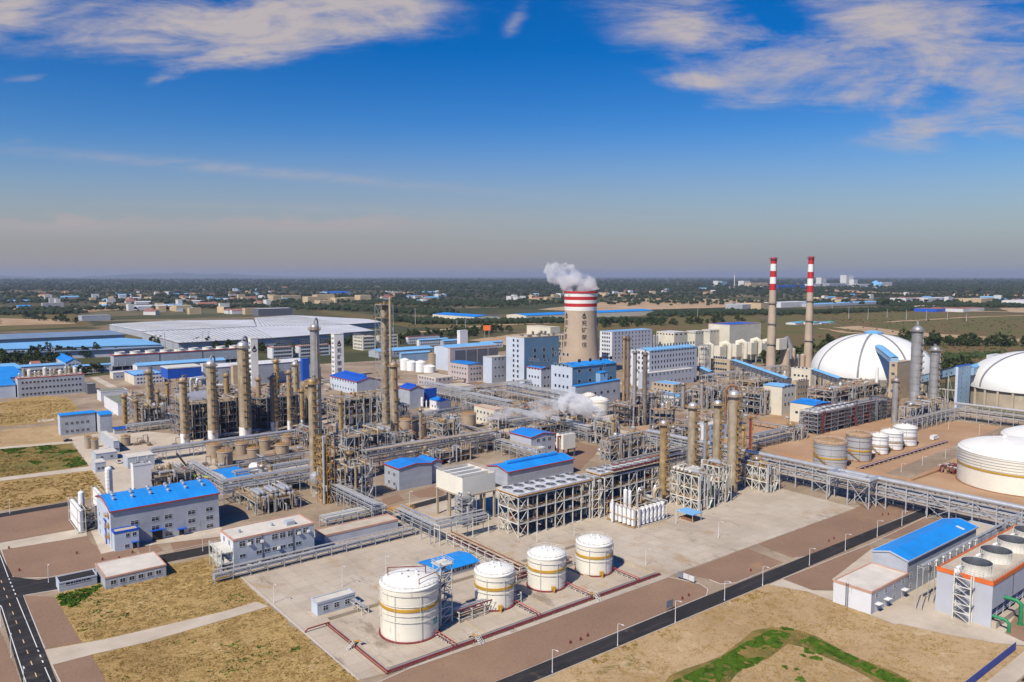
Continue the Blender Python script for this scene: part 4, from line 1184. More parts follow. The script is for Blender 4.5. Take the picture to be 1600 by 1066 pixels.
rack('long grey pipe gallery with handrails in front of the three-storey office', [(uA, v_g), (uB, v_g)], 2.6, (1.7, 2.7), 6, 3, 'steel', .24, ('pipe_grey', 'alu'), seed=21, brace=0, rail=True, rmat='steel', rr=(.14, .26), tray=True)
g2 = G(684, 849)
rack('grey pipe gallery turning the corner between the office gallery and the air cooler front', [(uB + 1, v_g + 14), (uB + 1, v_g), (uB + 1, g2.y + 1)], 3.4, (5.6, 7.0), 6, 4, 'steel', .28, ('pipe_grey', 'alu'), seed=22, brace=0, rail=True, rmat='steel', rr=(.14, .26), tray=True)
uC = G(790, 815).x
rack('raised grey pipe gallery leading along the front of the fan-topped air cooler frame', [(uB + 1, g2.y - 1), (uC - 14, g2.y - 1)], 3.6, (6.0, 7.6), 7, 4, 'steel_white', .3, ('pipe_grey', 'alu'), seed=23, brace=0, rail=True, rmat='steel', rr=(.14, .26), tray=True)
g3a, g3b = G(712, 852), G(790, 888)
rack('low trestle of rusty pipes leading from the grey gallery to the cream tanks', [(g3a.x, g2.y - 3), (g3a.x, T2[1] + 9)], 4.2, (2.6, 4.2), 5, 5, 'steel_white', .26, ('pipe_tan', 'pipe_maroon', 'alu', 'pipe_tan'), seed=24, brace=2, rr=(.12, .24))
# ------ compressor house with the long blue roof
CH = BX(175, 858, 343, 153.5, 799)
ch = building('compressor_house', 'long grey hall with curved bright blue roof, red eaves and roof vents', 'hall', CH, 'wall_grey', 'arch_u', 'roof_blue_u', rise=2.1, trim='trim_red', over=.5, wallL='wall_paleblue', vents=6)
fl = CH[4] / 4.4
for (fx, rows) in ((.205, (0, 1, 2)), (.39, (1, 2)), (.51, (0, 1, 2)), (.73, (0, 1, 2)), (.905, (0, 1, 2))):
 for j in rows: window(ch, 'R', CH, CH[2] * fx, .8 + j * fl * 1.05, 2.6, 1.5, div=True)
for fy in (.15, .45, .8):
 for j in (0, 1, 2): window(ch, 'L', CH, CH[3] * fy, .8 + j * fl * 1.05, 1.3, 1.5)
for fx, w, hh in ((.405, 3.6, 3.6), (.63, 1.8, 2.3)):
 door(ch, CH[0] + CH[2] * fx, CH[1], w, hh); awning(ch, CH[0] + CH[2] * fx, CH[1], hh + .5, w + 1.6, 1.6)
an = [CH[0] + .1, CH[1] - 4.5, CH[2] * .21, 4.4, CH[4] * .50]
ar = building('annexe', 'small pale blue annexe with blue roof edge on the front of the long hall', 'annexe', an, 'wall_paleblue', 'flat', 'roof_flat', trim='trim_blue')
for s in (.55, .82): window(ar, 'R', an, an[2] * s, 4.8, 1.2, 1.3)
window(ar, 'R', an, an[2] * .5, .9, 1.3, 1.2); door(ar, an[0] + an[2] * .82, an[1], 1.4, 2.2); awning(ar, an[0] + an[2] * .82, an[1], 2.6, 2.4, 1.2)
dk = thing('duct_ladder', 'yellow valve platforms and blue pipe on the narrow end of the long hall', 'platform', (CH[0] - .2, CH[1] + 3, 0))
for z in (3.5, 7.5, 11.5):
 k = MB(); k.box(CH[0] - 1.3, CH[0] - .1, CH[1] + 2.5, CH[1] + 5, z, z + .15); decks_rail(k, CH[0] - 1.3, CH[0] - .15, CH[1] + 2.5, CH[1] + 5, z + .1); k.build('platform', 'rail_gold', dk)
k = MB(); k.tube([(CH[0] - .5, CH[1] + 7, .2), (CH[0] - .5, CH[1] + 7, 9), (CH[0] - .5, CH[1] + 10, 9)], .25, 8); k.build('pipe', 'trim_blue', dk)
c = CYLPX(124.6, 133.7, 822, 770); 
vessel_v('white vertical vessel on a green stand at the end of the long hall', c[0], c[1], c[2], 0, c[3], 'white_paint', platform=False)
frame('rusty gold valve frame between the white vessel and the long hall', c[0] - 1, c[1] - 7, 9, 6, [3.2, 6.5], 2, 1, 'steel', pipes=12, seed=31, eq=0, w=.25, clutter=25)
c2 = CYLPX(166.7, 177.3, 790, 733)
column('slender white vessel with dark rings behind the long hall', (c2[0], c2[1], c2[2], c2[3]), 'white_paint', plats=0, bands=9, ladder=True, side_pipe=False, pm='steel', name='vertical_vessel', cat='vessel')
def tube_pack(label, u, v, n, m_, h, r, along='u', group=None, rows=1):
 root = thing('tube_rack', label, 'tube rack', (u, v, 0), group)
 for j in range(rows):
  for i in range(n):
   x, y = (u + i * r * 2.5, v + j * r * 2.6) if along == 'u' else (u + j * r * 2.6, v + i * r * 2.5)
   k = MB(); k.lathe(x, y, [(.01, .5), (r, .8), (r, h - .3), (r * .6, h), (.01, h)], 12); k.build('tube', 'white_paint', root)
 k = MB(); L = n * r * 2.5; Wd = rows * r * 2.6
 a0, a1, b0, b1 = (u - r * 1.4, u + L - r, v - r * 1.4, v + Wd - r) if along == 'u' else (u - r * 1.4, u + Wd - r, v - r * 1.4, v + L - r)
 for (a, b_) in ((a0, b0), (a1, b0), (a0, b1), (a1, b1)): k.beam((a, b_, -.1), (a, b_, h + .4), .2)
 for z in (.6, h * .5, h + .3):
  for p, q in (((a0, b0), (a1, b0)), ((a1, b0), (a1, b1)), ((a1, b1), (a0, b1)), ((a0, b1), (a0, b0))): k.beam((*p, z), (*q, z), .16)
 k.build('frame', m_, root)
 return root
g = G(113, 806); g2_ = G(124, 833)
tube_pack('rack of tall white gas tubes at the edge of the brown gravel', g.x - 1, g2_.y, 9, 'steel_white', ZT(g, 772), .9, 'v')
g = G(158, 792); tube_pack('short rack of white tubes between the slender vessel and the long hall', g.x - 1.5, g.y - 8, 7, 'steel_white', 8, .8, 'v')
CBX = BX(210, 778, 238, 206, 728)
cb = building('cold_box', 'tall windowless white cold box behind the long hall', 'cold box', CBX, 'white_paint', 'flat', 'deck_grey', trim='white_paint')
k = MB()
for i in range(6): k.cyl(CBX[0] + 1 + i * 1.3, CBX[1] + 2 + (i % 3) * 2, CBX[4], CBX[4] + 1 + (i % 3) * .7, .4, 8)
decks_rail(k, CBX[0] + .2, CBX[0] + CBX[2] - .2, CBX[1] + .2, CBX[1] + CBX[3] - .2, CBX[4] + .4); k.build('rooftop_equipment', 'pipe_grey', cb)
frame('dark steel pipe frame beside the white cold box', CBX[0] + CBX[2] + 1, CBX[1] - 2, 18, 9, [4, 8], 4, 2, 'steel_dark', pipes=26, seed=33, eq=3, w=.28, eql='vessel beside the white cold box', stair=False)
LB = BX(165, 922, 260, 149.5, 904)
lb = building('workshop', 'low grey workshop with whitish flat roof and salmon edge on dry grass', 'building', LB, 'wall_grey', 'flat', 'roof_pad', trim='trim_salmon', wins=[('R', 1, 6, 1.5, 1.3, 1.3, 2, 1, 1)], parap=.5)
LA = BX(93, 926, 152, 88, 912)
building('store_shed', 'dark-roofed low grey shed adjoining the whitish-roofed workshop', 'shed', LA, 'wall_grey', 'flat', 'asphalt', trim='wall_office', wallL='wall_paleblue', wins=[('R', 1, 3, 2.6, .9, 2.0, 2)], parap=.4)
# ------ pump house, right of the road
P1 = BX(1360.5, 961, 1417.5, 1301.5, 927); P2 = BX(1419.5, 926, 1525.7, 1360.5, 874)
P2[1] = P1[1] + .3; P2[3] = P1[3] - .6; P2[0] = P1[0] + P1[2] + .02
p1 = building('pump_house', 'low flat-roofed pale block with salmon edge joined to the tall blue-roofed hall', 'building', P1, 'wall_grey', 'flat', 'roof_pad', trim='trim_salmon', wallL='wall_white')
for i in range(4):
 s = P1[2] * (.14 + .24 * i); window(p1, 'R', P1, s, 4.4, 1.4, 1.5)
 if i != 2: door(p1, P1[0] + s, P1[1], 1.6, 2.4, 'win_frame'); awning(p1, P1[0] + s, P1[1], 2.8, 2.4, 1.5, 'white_paint')
 else: window(p1, 'R', P1, s, 1.0, 1.4, 1.5)
k = MB(); yl = P1[1] + P1[3] * .62
for d in (-.35, .35): k.beam((P1[0] - .35, yl + d, 0), (P1[0] - .35, yl + d, P1[4] + 1), .1)
for i in range(18): k.beam((P1[0] - .35, yl - .35, .4 + i * .4), (P1[0] - .35, yl + .35, .4 + i * .4), .06)
k.build('ladder', 'steel_dark', p1)
p2 = building('pump_hall', 'tall grey hall with a long bright blue roof beside the asphalt road', 'hall', P2, 'wall_grey', 'gable_u', 'roof_blue_u', rise=1.5, over=.35, trim='wall_office')
for i in range(10):
 s = P2[2] * (.05 + .1 * i); window(p2, 'R', P2, s, 4.8, 1.4, 1.5)
 if i not in (1, 2): window(p2, 'R', P2, s, 1.2, 1.3, 1.6)
 if i > 1:
  k = MB(); k.box(P2[0] + s + 1.2, P2[0] + s + 2.1, P2[1] - .8, P2[1] - .1, 6.2, 7.0); k.beam((P2[0] + s + 1.65, P2[1] - .4, 4.4), (P2[0] + s + 1.65, P2[1] - .4, 6.2), .35, .35); k.build('air_conditioner', 'white_paint', p2)
sk_ = MB(); sk_.beam((P2[0] + P2[2] * .84, P2[1] + P2[3] * .30, P2[4] + 1.28), (P2[0] + P2[2] * .84, P2[1] + P2[3] * .06, P2[4] + .62), 1.2, .14); sk_.build('skylight', 'far_white', p2)
P3 = [P2[0] + P2[2] + .02, P2[1] + 1.0, SPAN((P2[0] + P2[2], P2[1]), EU, 1561), P2[3] * .8, P2[4] * .55]
building('electrical_room', 'low tan-roofed block at the far gable of the tall blue-roofed hall', 'building', P3, 'wall_grey', 'flat', 'roof_flat', trim='wall_grey', wins=[('R', 1, 5, 1.2, 1.4, 2, 2)])
CT = BX(1548, 982, 1700, 1461, 913)
CT[2] = 62
u0, v0, lu, lv, h = CT; u1, v1 = u0 + lu, v0 + lv
ct = thing('cooling_tower_block', 'grey cooling tower block with orange roof edge and round fan stacks', 'cooling tower', (u0, v0, 0))
k = MB(); lz = h * .42
k.box(u0, u1, v0 + 1.5, v1 - 1.5, -.2, lz); k.box(u0, u1, v0, v1, lz, h)
k.box(u0 - .06, u0 + .3, v0, v1, -.2, lz - .02); k.build('wall', 'wall_lilac', ct)
k = MB(); k.box(u0 + .3, u1, v0 + 1.2, v0 + 1.49, 2.0, lz - .02); k.build('louvre_shade', 'dark_void', ct)  # near-black sheet painted in for the shade behind the louvres
n = 12
for i in range(n + 1):
 k = MB(); a = u0 + .4 + (lu - 1) * i / n; k.beam((a, v0 + .7, -.1), (a, v0 + .7, lz), .45); k.build('pier', 'wall_lilac', ct)
k = MB()
for j in range(5):
 z = 2.4 + (lz - 2.6) * j / 5; k.beam((u0 + .5, v0 + .9, z), (u1, v0 + .9, z), .7, .12)
k.build('louvre', 'wall_lilac', ct)
k = MB(); k.box(u0 + .3, u1, v0 - 1.2, v0 + .3, -.1, 1.9); k.build('basin', 'concrete_wall', ct)
k = MB(); k.box(u0 + .3, u1 - .3, v0 + .3, v1 - .3, h + .01, h + .25); k.build('roof_deck', 'roof_flat', ct)
k = MB()
for (x0, x1, y0, y1) in ((u0 - .15, u1, v0 - .15, v0 + .3), (u0 - .15, u1, v1 - .3, v1 + .15), (u0 - .15, u0 + .3, v0 + .3, v1 - .3)): k.box(x0, x1, y0, y1, h - .6, h + .65)
k.build('roof_edge', 'trim_orange', ct)
for i in range(1, 4):
 k = MB(); a = u0 + lu * i / 4; k.box(a - .12, a + .12, v0 - .12, v0 + .1, lz, h - .62); k.build('panel_joint', 'steel_dark', ct)
cs = G(1525.7, 878, h); d_ = (SPAN((cs.x, cs.y), EU, 1556))
vc = v0 + lv * .52
def stack_u(px):
 c = G(px[0], px[1], h); return c.x
for i, px in enumerate(((1525.7, 892), (1556, 873), (1582.4, 856), (1609, 841))):
 c = G(px[0], px[1], h + .5); R_ = 21.5 * MPP(c)
 s = thing('fan_stack', ('white flared fan stack nearest the stair on the cooling tower block', 'white flared fan stack next after the one by the stair end', 'white flared fan stack third from the stair end of the cooling block', 'white flared fan stack fourth from the stair end, at the picture edge')[i], 'fan stack', (c.x, c.y, h + .25))
 k = MB(); k.lathe(c.x, c.y, [(R_ * 1.06, h + .25), (R_ * .99, h + 1.3), (R_ * .97, h + 2.4), (R_ * 1.03, h + 3.3), (R_ * .99, h + 3.3)], 40)
 for q in range(24):
  t = q * pi / 12; k.beam((c.x + cos(t) * R_ * 1.05, c.y + sin(t) * R_ * 1.05, h + .3), (c.x + cos(t) * R_ * 1.02, c.y + sin(t) * R_ * 1.02, h + 3.2), .12)
 k.build('shell', 'steel_white', s)
 k = MB(); k.lathe(c.x, c.y, [(R_ * .985, h + 3.28), (R_ * .92, h + 2.4), (R_ * .93, h + .6), (.01, h + .55)], 40); k.build('throat', 'steel_dark', s)
 k = MB(); k.cyl(c.x, c.y, h + .7, h + 1.5, R_ * .15, 14)
 for q in range(8):
  t = q * pi / 4; k.beam((c.x, c.y, h + 1.2), (c.x + cos(t) * R_ * .9, c.y + sin(t) * R_ * .9, h + 1.35), R_ * .13, .08)
 k.build('fan', 'steel_dark', s)
 mo = thing('fan_motor', ('grey fan motor beside the stack nearest the stair', 'grey fan motor beside the second fan stack', 'grey fan motor beside the third fan stack', 'grey fan motor beside the fourth fan stack')[i], 'motor', (c.x - R_ * 1.2, c.y + R_ * .5, h + .25))
 k = MB(); k.box(c.x - R_ * 1.5, c.x - R_ * 1.15, c.y + R_ * .55, c.y + R_ * .9, h + .25, h + 1.6); k.hvessel((c.x - R_ * 1.5, c.y + R_ * .7, h + 2), (c.x - R_ * 1.1, c.y + R_ * .7, h + 2), .5, 10); k.build('body', 'white_paint', mo)
 k = MB(); k.tube([(c.x - R_ * 1.1, c.y + R_ * .7, h + 2), (c.x - R_ * .9, c.y + R_ * .5, h + 2)], .15, 6); k.build('shaft', 'steel_dark', mo)
k = MB(); decks_rail(k, u0 + .1, u1, v0 + .1, v1 - .1, h + .6); k.build('handrail', 'deck_grey', ct)
s0 = v0 + lv * .32; s1 = v0 + lv * .62
sr = thing('zigzag_stair', 'white steel zigzag stair on the end wall of the cooling tower block', 'stair', (u0 - 2, s0, 0))
k = MB()
for yv in (s0, s1):
 for xv in (u0 - 2.2, u0 - .4): k.beam((xv, yv, -.1), (xv, yv, h + 1.2), .3)
for i in range(5):
 z = h * i / 5
 for xv in (u0 - 2.2,): k.beam((xv, s0, z + h / 5), (xv, s1, z + h / 5), .22); k.beam((xv, s0, z), (xv, s1, z + h / 5) if i % 2 else (xv, s1, z + h / 5), .14)
k.build('frame', 'steel_white', sr)
for i in range(5):
 z0, z1 = h * i / 5, h * (i + 1) / 5; a, c_ = (s0 + .4, s1 - .4) if i % 2 == 0 else (s1 - .4, s0 + .4)
 k = MB(); k.beam((u0 - 1.3, a, z0), (u0 - 1.3, c_, z1), 1.1, .15)
 for q in (-.55, .55): k.beam((u0 - 1.3 + q, a, z0 + 1), (u0 - 1.3 + q, c_, z1 + 1), .08)
 k.box(u0 - 2.2, u0 - .1, c_ - .8, c_ + .8, z1 - .08, z1 + .04); k.build('flight', 'steel_blue', sr)
for i, s in enumerate((9, 30)):
 gp = thing('green_pipe', ('green riser pipe bending over the louvres by the corner of the cooling block', 'second green riser pipe farther along the louvres of the cooling block')[i], 'pipe', (u0 + s, v0 - 4, 0))
 k = MB(); k.tube([(u0 + s, v0 + .2, lz + 1.4), (u0 + s, v0 - 3.4, lz + 1.4), (u0 + s, v0 - 4.4, lz + .6), (u0 + s, v0 - 4.4, .1)], .55, 12); k.build('pipe', 'pipe_green', gp)
 k = MB(); k.tube([(u0 + s + 1.2, v0 - 4.2, lz - .5), (u0 + s + 1.2, v0 - 4.2, .1)], .12, 6); k.cyl(u0 + s, v0 - 4.4, .1, .5, .85, 12); k.build('valve', 'pipe_green', gp)
gp = thing('green_pipe', 'short green elbow pipe at the foot of the cooling block corner', 'pipe', (u0 + 2, v0 - 5, 0))
k = MB(); k.tube([(u0 + 1, v0 + .2, 3.4), (u0 + 1, v0 - 3.2, 3.4), (u0 + 1, v0 - 4.2, 2.6), (u0 + 1, v0 - 4.2, .1)], .45, 12); k.build('pipe', 'pipe_green', gp)
pg = rack('slim pipe bridge running between the blue-roofed hall and the cooling block', [(u0 - 4, v1 + 3), (u0 + 75, v1 + 3)], 1.6, (h + .6,), 8, 3, 'steel', .2, ('pipe_grey', 'alu'), seed=41, brace=0, rr=(.15, .28))
b_ = G(1527, 1068); f0 = G(1500, 1090); f1 = G(1587, 1016)
fe = thing('site_fence', 'deep blue sheet metal site fence along the corner road', 'fence', (f0.x, f1.y, 0))
for i in range(16):
 a = f0.x + (f1.x - f0.x) * i / 16; c_ = f0.x + (f1.x - f0.x) * (i + 1) / 16
 k = MB(); k.box(a + .02, c_ - .02, f1.y - .03, f1.y + .03, .1, 2.3); k.build('panel', 'fence_blue', fe)
 k = MB(); k.beam((a, f1.y + .08, -.1), (a, f1.y + .08, 2.4), .1); k.build('post', 'steel', fe)
# ------ street lamps
def lamp_proto(hh, single=True):
 r_ = thing('street_lamp', 'x', 'street lamp', (0, 0, 0))
 k = MB(); k.lathe(0, 0, [(.16, -.1), (.15, .8), (.10, .85), (.07, hh)], 8); k.tube([(0, 0, hh - .1), (0, -.3, hh + .3), (0, -1.5, hh + .55)], .055, 6); k.build('pole', 'lamp_paint', r_)
 k = MB(); k.box(-.16, .16, -2.2, -1.4, hh + .48, hh + .62); k.build('lamp_head', 'lamp_paint', r_)
 k = MB(); k.box(-.25, .25, -.25, .25, -.1, .2); k.build('base', 'concrete_wall', r_)
 return r_
L0 = lamp_proto(8.6); L0ch = kids(L0); first = True
def lamp(px, py, label, hy=None, rot=0.0, group='street lamps'):
 global first
 g = G(px, py)
 if first: L0.location = (g.x, g.y, 0); L0['label'] = label; L0['group'] = group; L0.rotation_euler = (0, 0, rot); first = False; o = L0
 else: o = dup(L0, (g.x, g.y, 0), label, L0ch, rot, group)
 if hy: s = ZT(g, hy) / 8.9; o.scale = (1, 1, s)
 return o
for i, (px, py, hy) in enumerate(((863, 1052, 1014), (965, 1010, 974), (1055, 974, 938), (1132, 939, 907.5), (1191.5, 916, 885))):
 lamp(px, py, ('white street lamp on the road edge where the asphalt leaves the picture', 'white street lamp second along the tan field from the bottom edge', 'white street lamp across the road from the small blue sign board', 'white street lamp at the mouth of the concrete side path', 'white street lamp at the apex of the tan field, by the second gravel bed')[i], hy)
for i, (px, py, hy) in enumerate(((1264.6, 884, 856), (1320.6, 861, 834), (1370.5, 839, 813), (1409, 822, 798), (1446, 805, 783))):
 lamp(px, py, 'white street lamp across the road from the tall blue-roofed hall, ' + ('first from its low block', 'second from its low block', 'midway', 'second before the pipe bridge', 'just before the pipe bridge')[i], hy)
for i, (px, py, hy, lab) in enumerate(((76, 911, 881, 'by the gravel corner near the dark shed'), (235, 873, 850, 'in front of the long blue-roofed hall annexe'), (317, 862, 833, 'between the long hall and the office'),
  (18, 1028, 988, 'on the verge of the two-lane road, lower of two'), (2, 980, 945, 'on the verge of the two-lane road, upper of two'), (38, 1075, 1040, 'at the bottom edge beside the two-lane road'), (15.5, 803, 780, 'on the narrow asphalt lane by the dry grass plots'),
  (428, 943, 912, 'where the field path meets the concrete yard'), (535, 917, 884, 'on the yard behind the small grey hut'), (603, 897, 868, 'on the yard behind the largest cream tank'), (839, 848, 818, 'in front of the fan-topped frame'), (897, 838, 814, 'between the last cream tank and the air cooler'), (1009, 884, 857, 'on the yard right after the last cream tank'), (1122.5, 841, 815, 'on the stained concrete past the blue canopy'), (1056, 819, 797, 'beside the small blue canopy'),
  (640, 802, 768, 'by the brown gravel below the white box on legs'), (1482, 671, 655, 'in the red soil yard by the far pipe rack'), (1530, 679, 663, 'in the red soil yard beside the far rack corner'), (1408, 738, 724, 'beside the soil lane before the white tank'), (1441, 727, 713, 'farther along the soil lane by the white tank'), (1477, 716, 702, 'on the soil lane at the edge of the white tank'), (1500, 705, 692, 'on the soil lane nearest the big white tank'), (1552, 690, 677, 'between the soil lane and second big tank'))):
 lamp(px, py, 'white lamp post ' + lab, hy, group='lamp posts in the plant yard')
g = G(1046, 955); sb = thing('sign_board', 'small blue-grey notice board on two posts beside the asphalt road', 'sign', (g.x, g.y, 0))
k = MB(); k.box(g.x - 1.5, g.x + 1.5, g.y - .08, g.y + .08, 1.2, 3.4); k.build('panel', 'steel_blue', sb)
for q in (-1.2, 1.2): k = MB(); k.beam((g.x + q, g.y, -.1), (g.x + q, g.y, 1.2), .12); k.build('post', 'rail_rust', sb)
for i, (px, py) in enumerate(((1063, 905), (1071.5, 907.5), (1080.5, 911))):
 g = G(px, py); c_ = thing('cabinet', ('grey', 'white middle', 'white outer')[i] + ' roadside display cabinet in a row of three by the gravel bed', 'cabinet', (g.x, g.y, 0))
 k = MB(); k.box(g.x - .25, g.x + .25, g.y - 1.1, g.y + 1.1, .7, 2.3); k.build('panel', ('steel_blue', 'far_white', 'far_white')[i], c_)
 for q in (-.9, .9): k = MB(); k.beam((g.x, g.y + q, -.1), (g.x, g.y + q, .7), .1); k.build('leg', 'steel', c_)
hp = []
for i, (px, py) in enumerate(((891, 1006), (907, 1001), (918, 995), (1066, 937), (1076, 932), (1173, 893), (1379, 806), (1388, 805), (1295, 847), (1303, 843), (186, 874), (160, 876), (30, 893), (14, 858), (120, 866), (207, 865))):
 g = G(px, py)
 if not hp:
  q = thing('hydrant', 'dark red fire hydrant standing on the brown gravel', 'hydrant', (g.x, g.y, 0), 'hydrants on the gravel beds'); k = MB(); k.cyl(g.x, g.y, -.1, .9, .2, 10); k.dome(g.x, g.y, .9, .24, .25, 10, k=3); k.tube([(g.x - .4, g.y, .6), (g.x + .4, g.y, .6)], .12, 6); k.cyl(g.x, g.y, -.05, .1, .35, 8); k.build('body', 'pipe_maroon', q); hp.append((q, kids(q)))
 else: dup(hp[0][0], (g.x, g.y, 0), None, hp[0][1])
g = G(1083, 815); bq = BX(1082, 818, 1092, 1059, 800)
cn_ = thing('canopy', 'small open canopy with sky-blue roof on the stained concrete', 'canopy', (bq[0], bq[1], 0))
k = MB(); k.box(bq[0] - .5, bq[0] + 6, bq[1] - .5, bq[1] + bq[3] + .5, 3.4, 3.7); k.build('roof', 'roof_pale', cn_)
for du in (0, 5.5):
 for dv in (0, bq[3]):
  k = MB(); k.beam((bq[0] + du, bq[1] + dv, -.1), (bq[0] + du, bq[1] + dv, 3.4), .22); k.build('post', 'steel', cn_)
k = MB(); k.box(bq[0] + 1, bq[0] + 4.5, bq[1] + 1, bq[1] + bq[3] - 1, 0, 1.1); k.build('counter', 'rail_rust', cn_)
# ------ PROCESS AREA, middle distance
def FR(px, lv_, label, nu, nv, seed, **kw):
 b = BX(*px)
 if 'lv' in kw: b[3] = kw.pop('lv')
 if 'lu' in kw: b[2] = kw.pop('lu')
 return b, frame(label, b[0], b[1], b[2], b[3], [b[4] * f for f in lv_], nu, nv, seed=seed, **kw)
bA, _ = FR((810, 841, 921, 779, 779), (.34, .67, 1), 'white steel frame carrying the air cooler, dark inside', 8, 2, 51, holes=.06, m='steel_white', dm='deck_grey', pipes=30, bigpipes=0, topeq=False, over=-1.0, eq=8, w=.36, brace=4, stair=False, eql='vessel inside the white air cooler frame', pm=('steel_dark', 'pipe_grey', 'steel_dark', 'clad_dark', 'steel_blue'), eqm=('clad_dark', 'steel_dark', 'steel_blue'))  # dark pipes and vessels, near-closed decks: inner shade put into colour and shape
aircooler('pale air cooler bank with two rows of seven fans in front of the blue-roofed hall', bA[0] - .6, bA[1] - .6, bA[2] + 1, bA[3] + 1, bA[4] + .6, 7, 2)
bB, _ = FR((944, 806, 1030, 916, 747), (.34, .67, 1), 'white steel frame under the second, maroon-piped air cooler', 7, 2, 52, holes=.06, m='steel_white', dm='deck_grey', pipes=34, bigpipes=0, topeq=False, over=-1.0, eq=8, w=.36, brace=3, stair=False, eql='vessel inside the maroon-piped frame', pm=('steel_dark', 'clad_dark', 'steel_blue', 'pipe_grey', 'pipe_maroon'), eqm=('clad_dark', 'steel_dark', 'clad_gold'))  # inside darkened by pipe and vessel colours that stand in for shade
aircooler('pale air cooler bank with maroon pipes, nearer the rusty columns', bB[0] - .6, bB[1] + 1.5, bB[2] + 1, bB[3] - 1, bB[4] + .6, 8, 2)
frame('white zigzag stair frame between the two air cooler banks', bA[0] + bA[2] + 1.2, bA[1] - .5, 4.6, 5, [bA[4] * f for f in (.25, .5, .75, 1)], 1, 1, 'steel_white', 'rail_gold', seed=53, pipes=3, clutter=4, w=.34)
mp = rack('maroon pipe run along the top edge of the second air cooler', [(bB[0] + 4, bB[1] - .2), (bB[0] + bB[2] + 14, bB[1] - .2)], 2.4, (bB[4] + 2.4, bB[4] + 4.6), 6, 3, 'steel_white', .22, ('pipe_maroon', 'pipe_maroon', 'pipe_tan'), seed=54, brace=0, rr=(.14, .26), posts=False)
g0 = G(1042, 742)
rack('dark pipe rack running behind the rusty gold columns', [(bB[0] + bB[2] + 2, g0.y), (bB[0] + bB[2] + 62, g0.y)], 7, (6, 9, 12), 7, 6, 'steel_blue', .34, ('pipe_grey', 'alu', 'steel_dark', 'pipe_tan'), seed=55, brace=3)
def COLM(l, r, yb, yt, label, **kw):
 return column(label, CYLPX(l, r, yb, yt), **kw)
cG = dict(mshell='clad', pm='rail_gold', steps=None)
COLM(1029.5, 1040.5, 788, 661, 'rusty gold column with a red pipe, standing alone beside the maroon-piped air cooler', mshell='clad_gold', plats=13, ext=1.2, ang=3.0, topm='alu')
COLM(1073, 1087, 765, 634, 'shorter grey column with gold platforms rising behind the white exchanger frame', mshell='clad', plats=12, ext=1.4, ang=3.0, topm='alu')
COLM(1112.5, 1125, 760, 630, 'slim grey-gold column between two stouter gold-platformed columns', mshell='clad', plats=13, ext=1.4, ang=3.0, topm='alu')
cGG = CYLPX(1135, 1151.5, 770, 616)
column('stoutest grey-gold column, with a dark pipe down its side and red pipe loop on top', cGG, mshell='clad', plats=15, ext=1.4, ang=3.0, topm='alu')
x, y, r, h = cGG
lp = thing('pipe_loop', 'red pipe loop over the top of the stoutest grey-gold column', 'pipe', (x, y, h))
k = MB(); k.tube([(x - 2, y + 3, h - 14), (x - 2.2, y + 3, h + 1)] + [(x - 2.2 + 2.2 * (1 - cos(t)), y + 3 - 2.2 * (1 - cos(t)) * .8, h + 1 + 3.0 * sin(t)) for t in (pi * .2, pi * .4, pi * .6, pi * .8, pi)] + [(x + 2.2, y - .5, h - 2)], .55, 10); k.build('pipe', 'rail_rust', lp)
c = CYLPX(1169.5, 1173.8, 712, 652); column('thin dark red vent stack with gold cage beside the grey-gold columns', c, mshell='pipe_maroon', plats=4, ext=.9, side_pipe=False, pm='rail_gold', name='vent_stack', cat='stack')
bH, _ = FR((1091, 799, 1103, 1047, 746), (.3, .62, 1), 'white braced exchanger frame closest to the blue canopy', 2, 4, 56, m='steel_white', dm='deck', pipes=26, eq=5, eql='vessel in the frame by the canopy', w=.42, brace=1, lu=8)
bI, _ = FR((1122.5, 787, 1134, 1095, 731), (.26, .6, 1), 'taller white braced frame between two lower white frames', 2, 3, 57, m='steel_white', dm='deck', pipes=22, eq=4, eql='vessel in the taller white frame', w=.42, brace=1, lu=6)
bJ, _ = FR((1197.5, 770, 1207.5, 1153, 733), (.42, 1), 'low white frame holding a long silver vessel at the concrete edge', 2, 4, 58, m='steel_white', dm='deck', pipes=22, eq=3, eql='vessel in the low white frame', w=.42, brace=1, lu=7)
vessel_h('long silver horizontal vessel on the lower deck of the low white frame', (bJ[0] + 1.8, bJ[1] + 2, bJ[4] * .42 + 2.2), (bJ[0] + 1.8, bJ[1] + bJ[3] * .62, bJ[4] * .42 + 2.2), 1.35, 'alu', saddle='steel')
for i in range(5):
 a = bH[1] + bH[3] * (.3 + .14 * i); vessel_h('white horizontal exchanger in a row on top of the frame by the canopy', (bH[0] - .5, a, bH[4] + 1.7), (bH[0] + 7.5, a, bH[4] + 1.7), .7, 'steel_white', 'exchangers on the frame by the canopy', saddle='steel')
gr = thing('spiral_pipe_guard', 'dark green caged riser between the white exchanger frames', 'riser', (bH[0] + 10, bH[1] + 2, 0)); k = MB(); k.lathe(bH[0] + 10, bH[1] + 1, [(.9, 0), (.9, 9)], 10); k.build('cage', 'pipe_green', gr)
k = MB(); k.tube([(bH[0] + 10, bH[1] + 1, 0), (bH[0] + 10, bH[1] + 1, 10.5)], .3, 8); k.build('pipe', 'pipe_grey', gr)
x, y, r, h = CYLPX(1029.5, 1040.5, 788, 661)
fp_ = thing('looped_pipework', 'looped silver and tan pipes at the foot of the lone rusty gold column', 'pipework', (x - 12, y, 0))
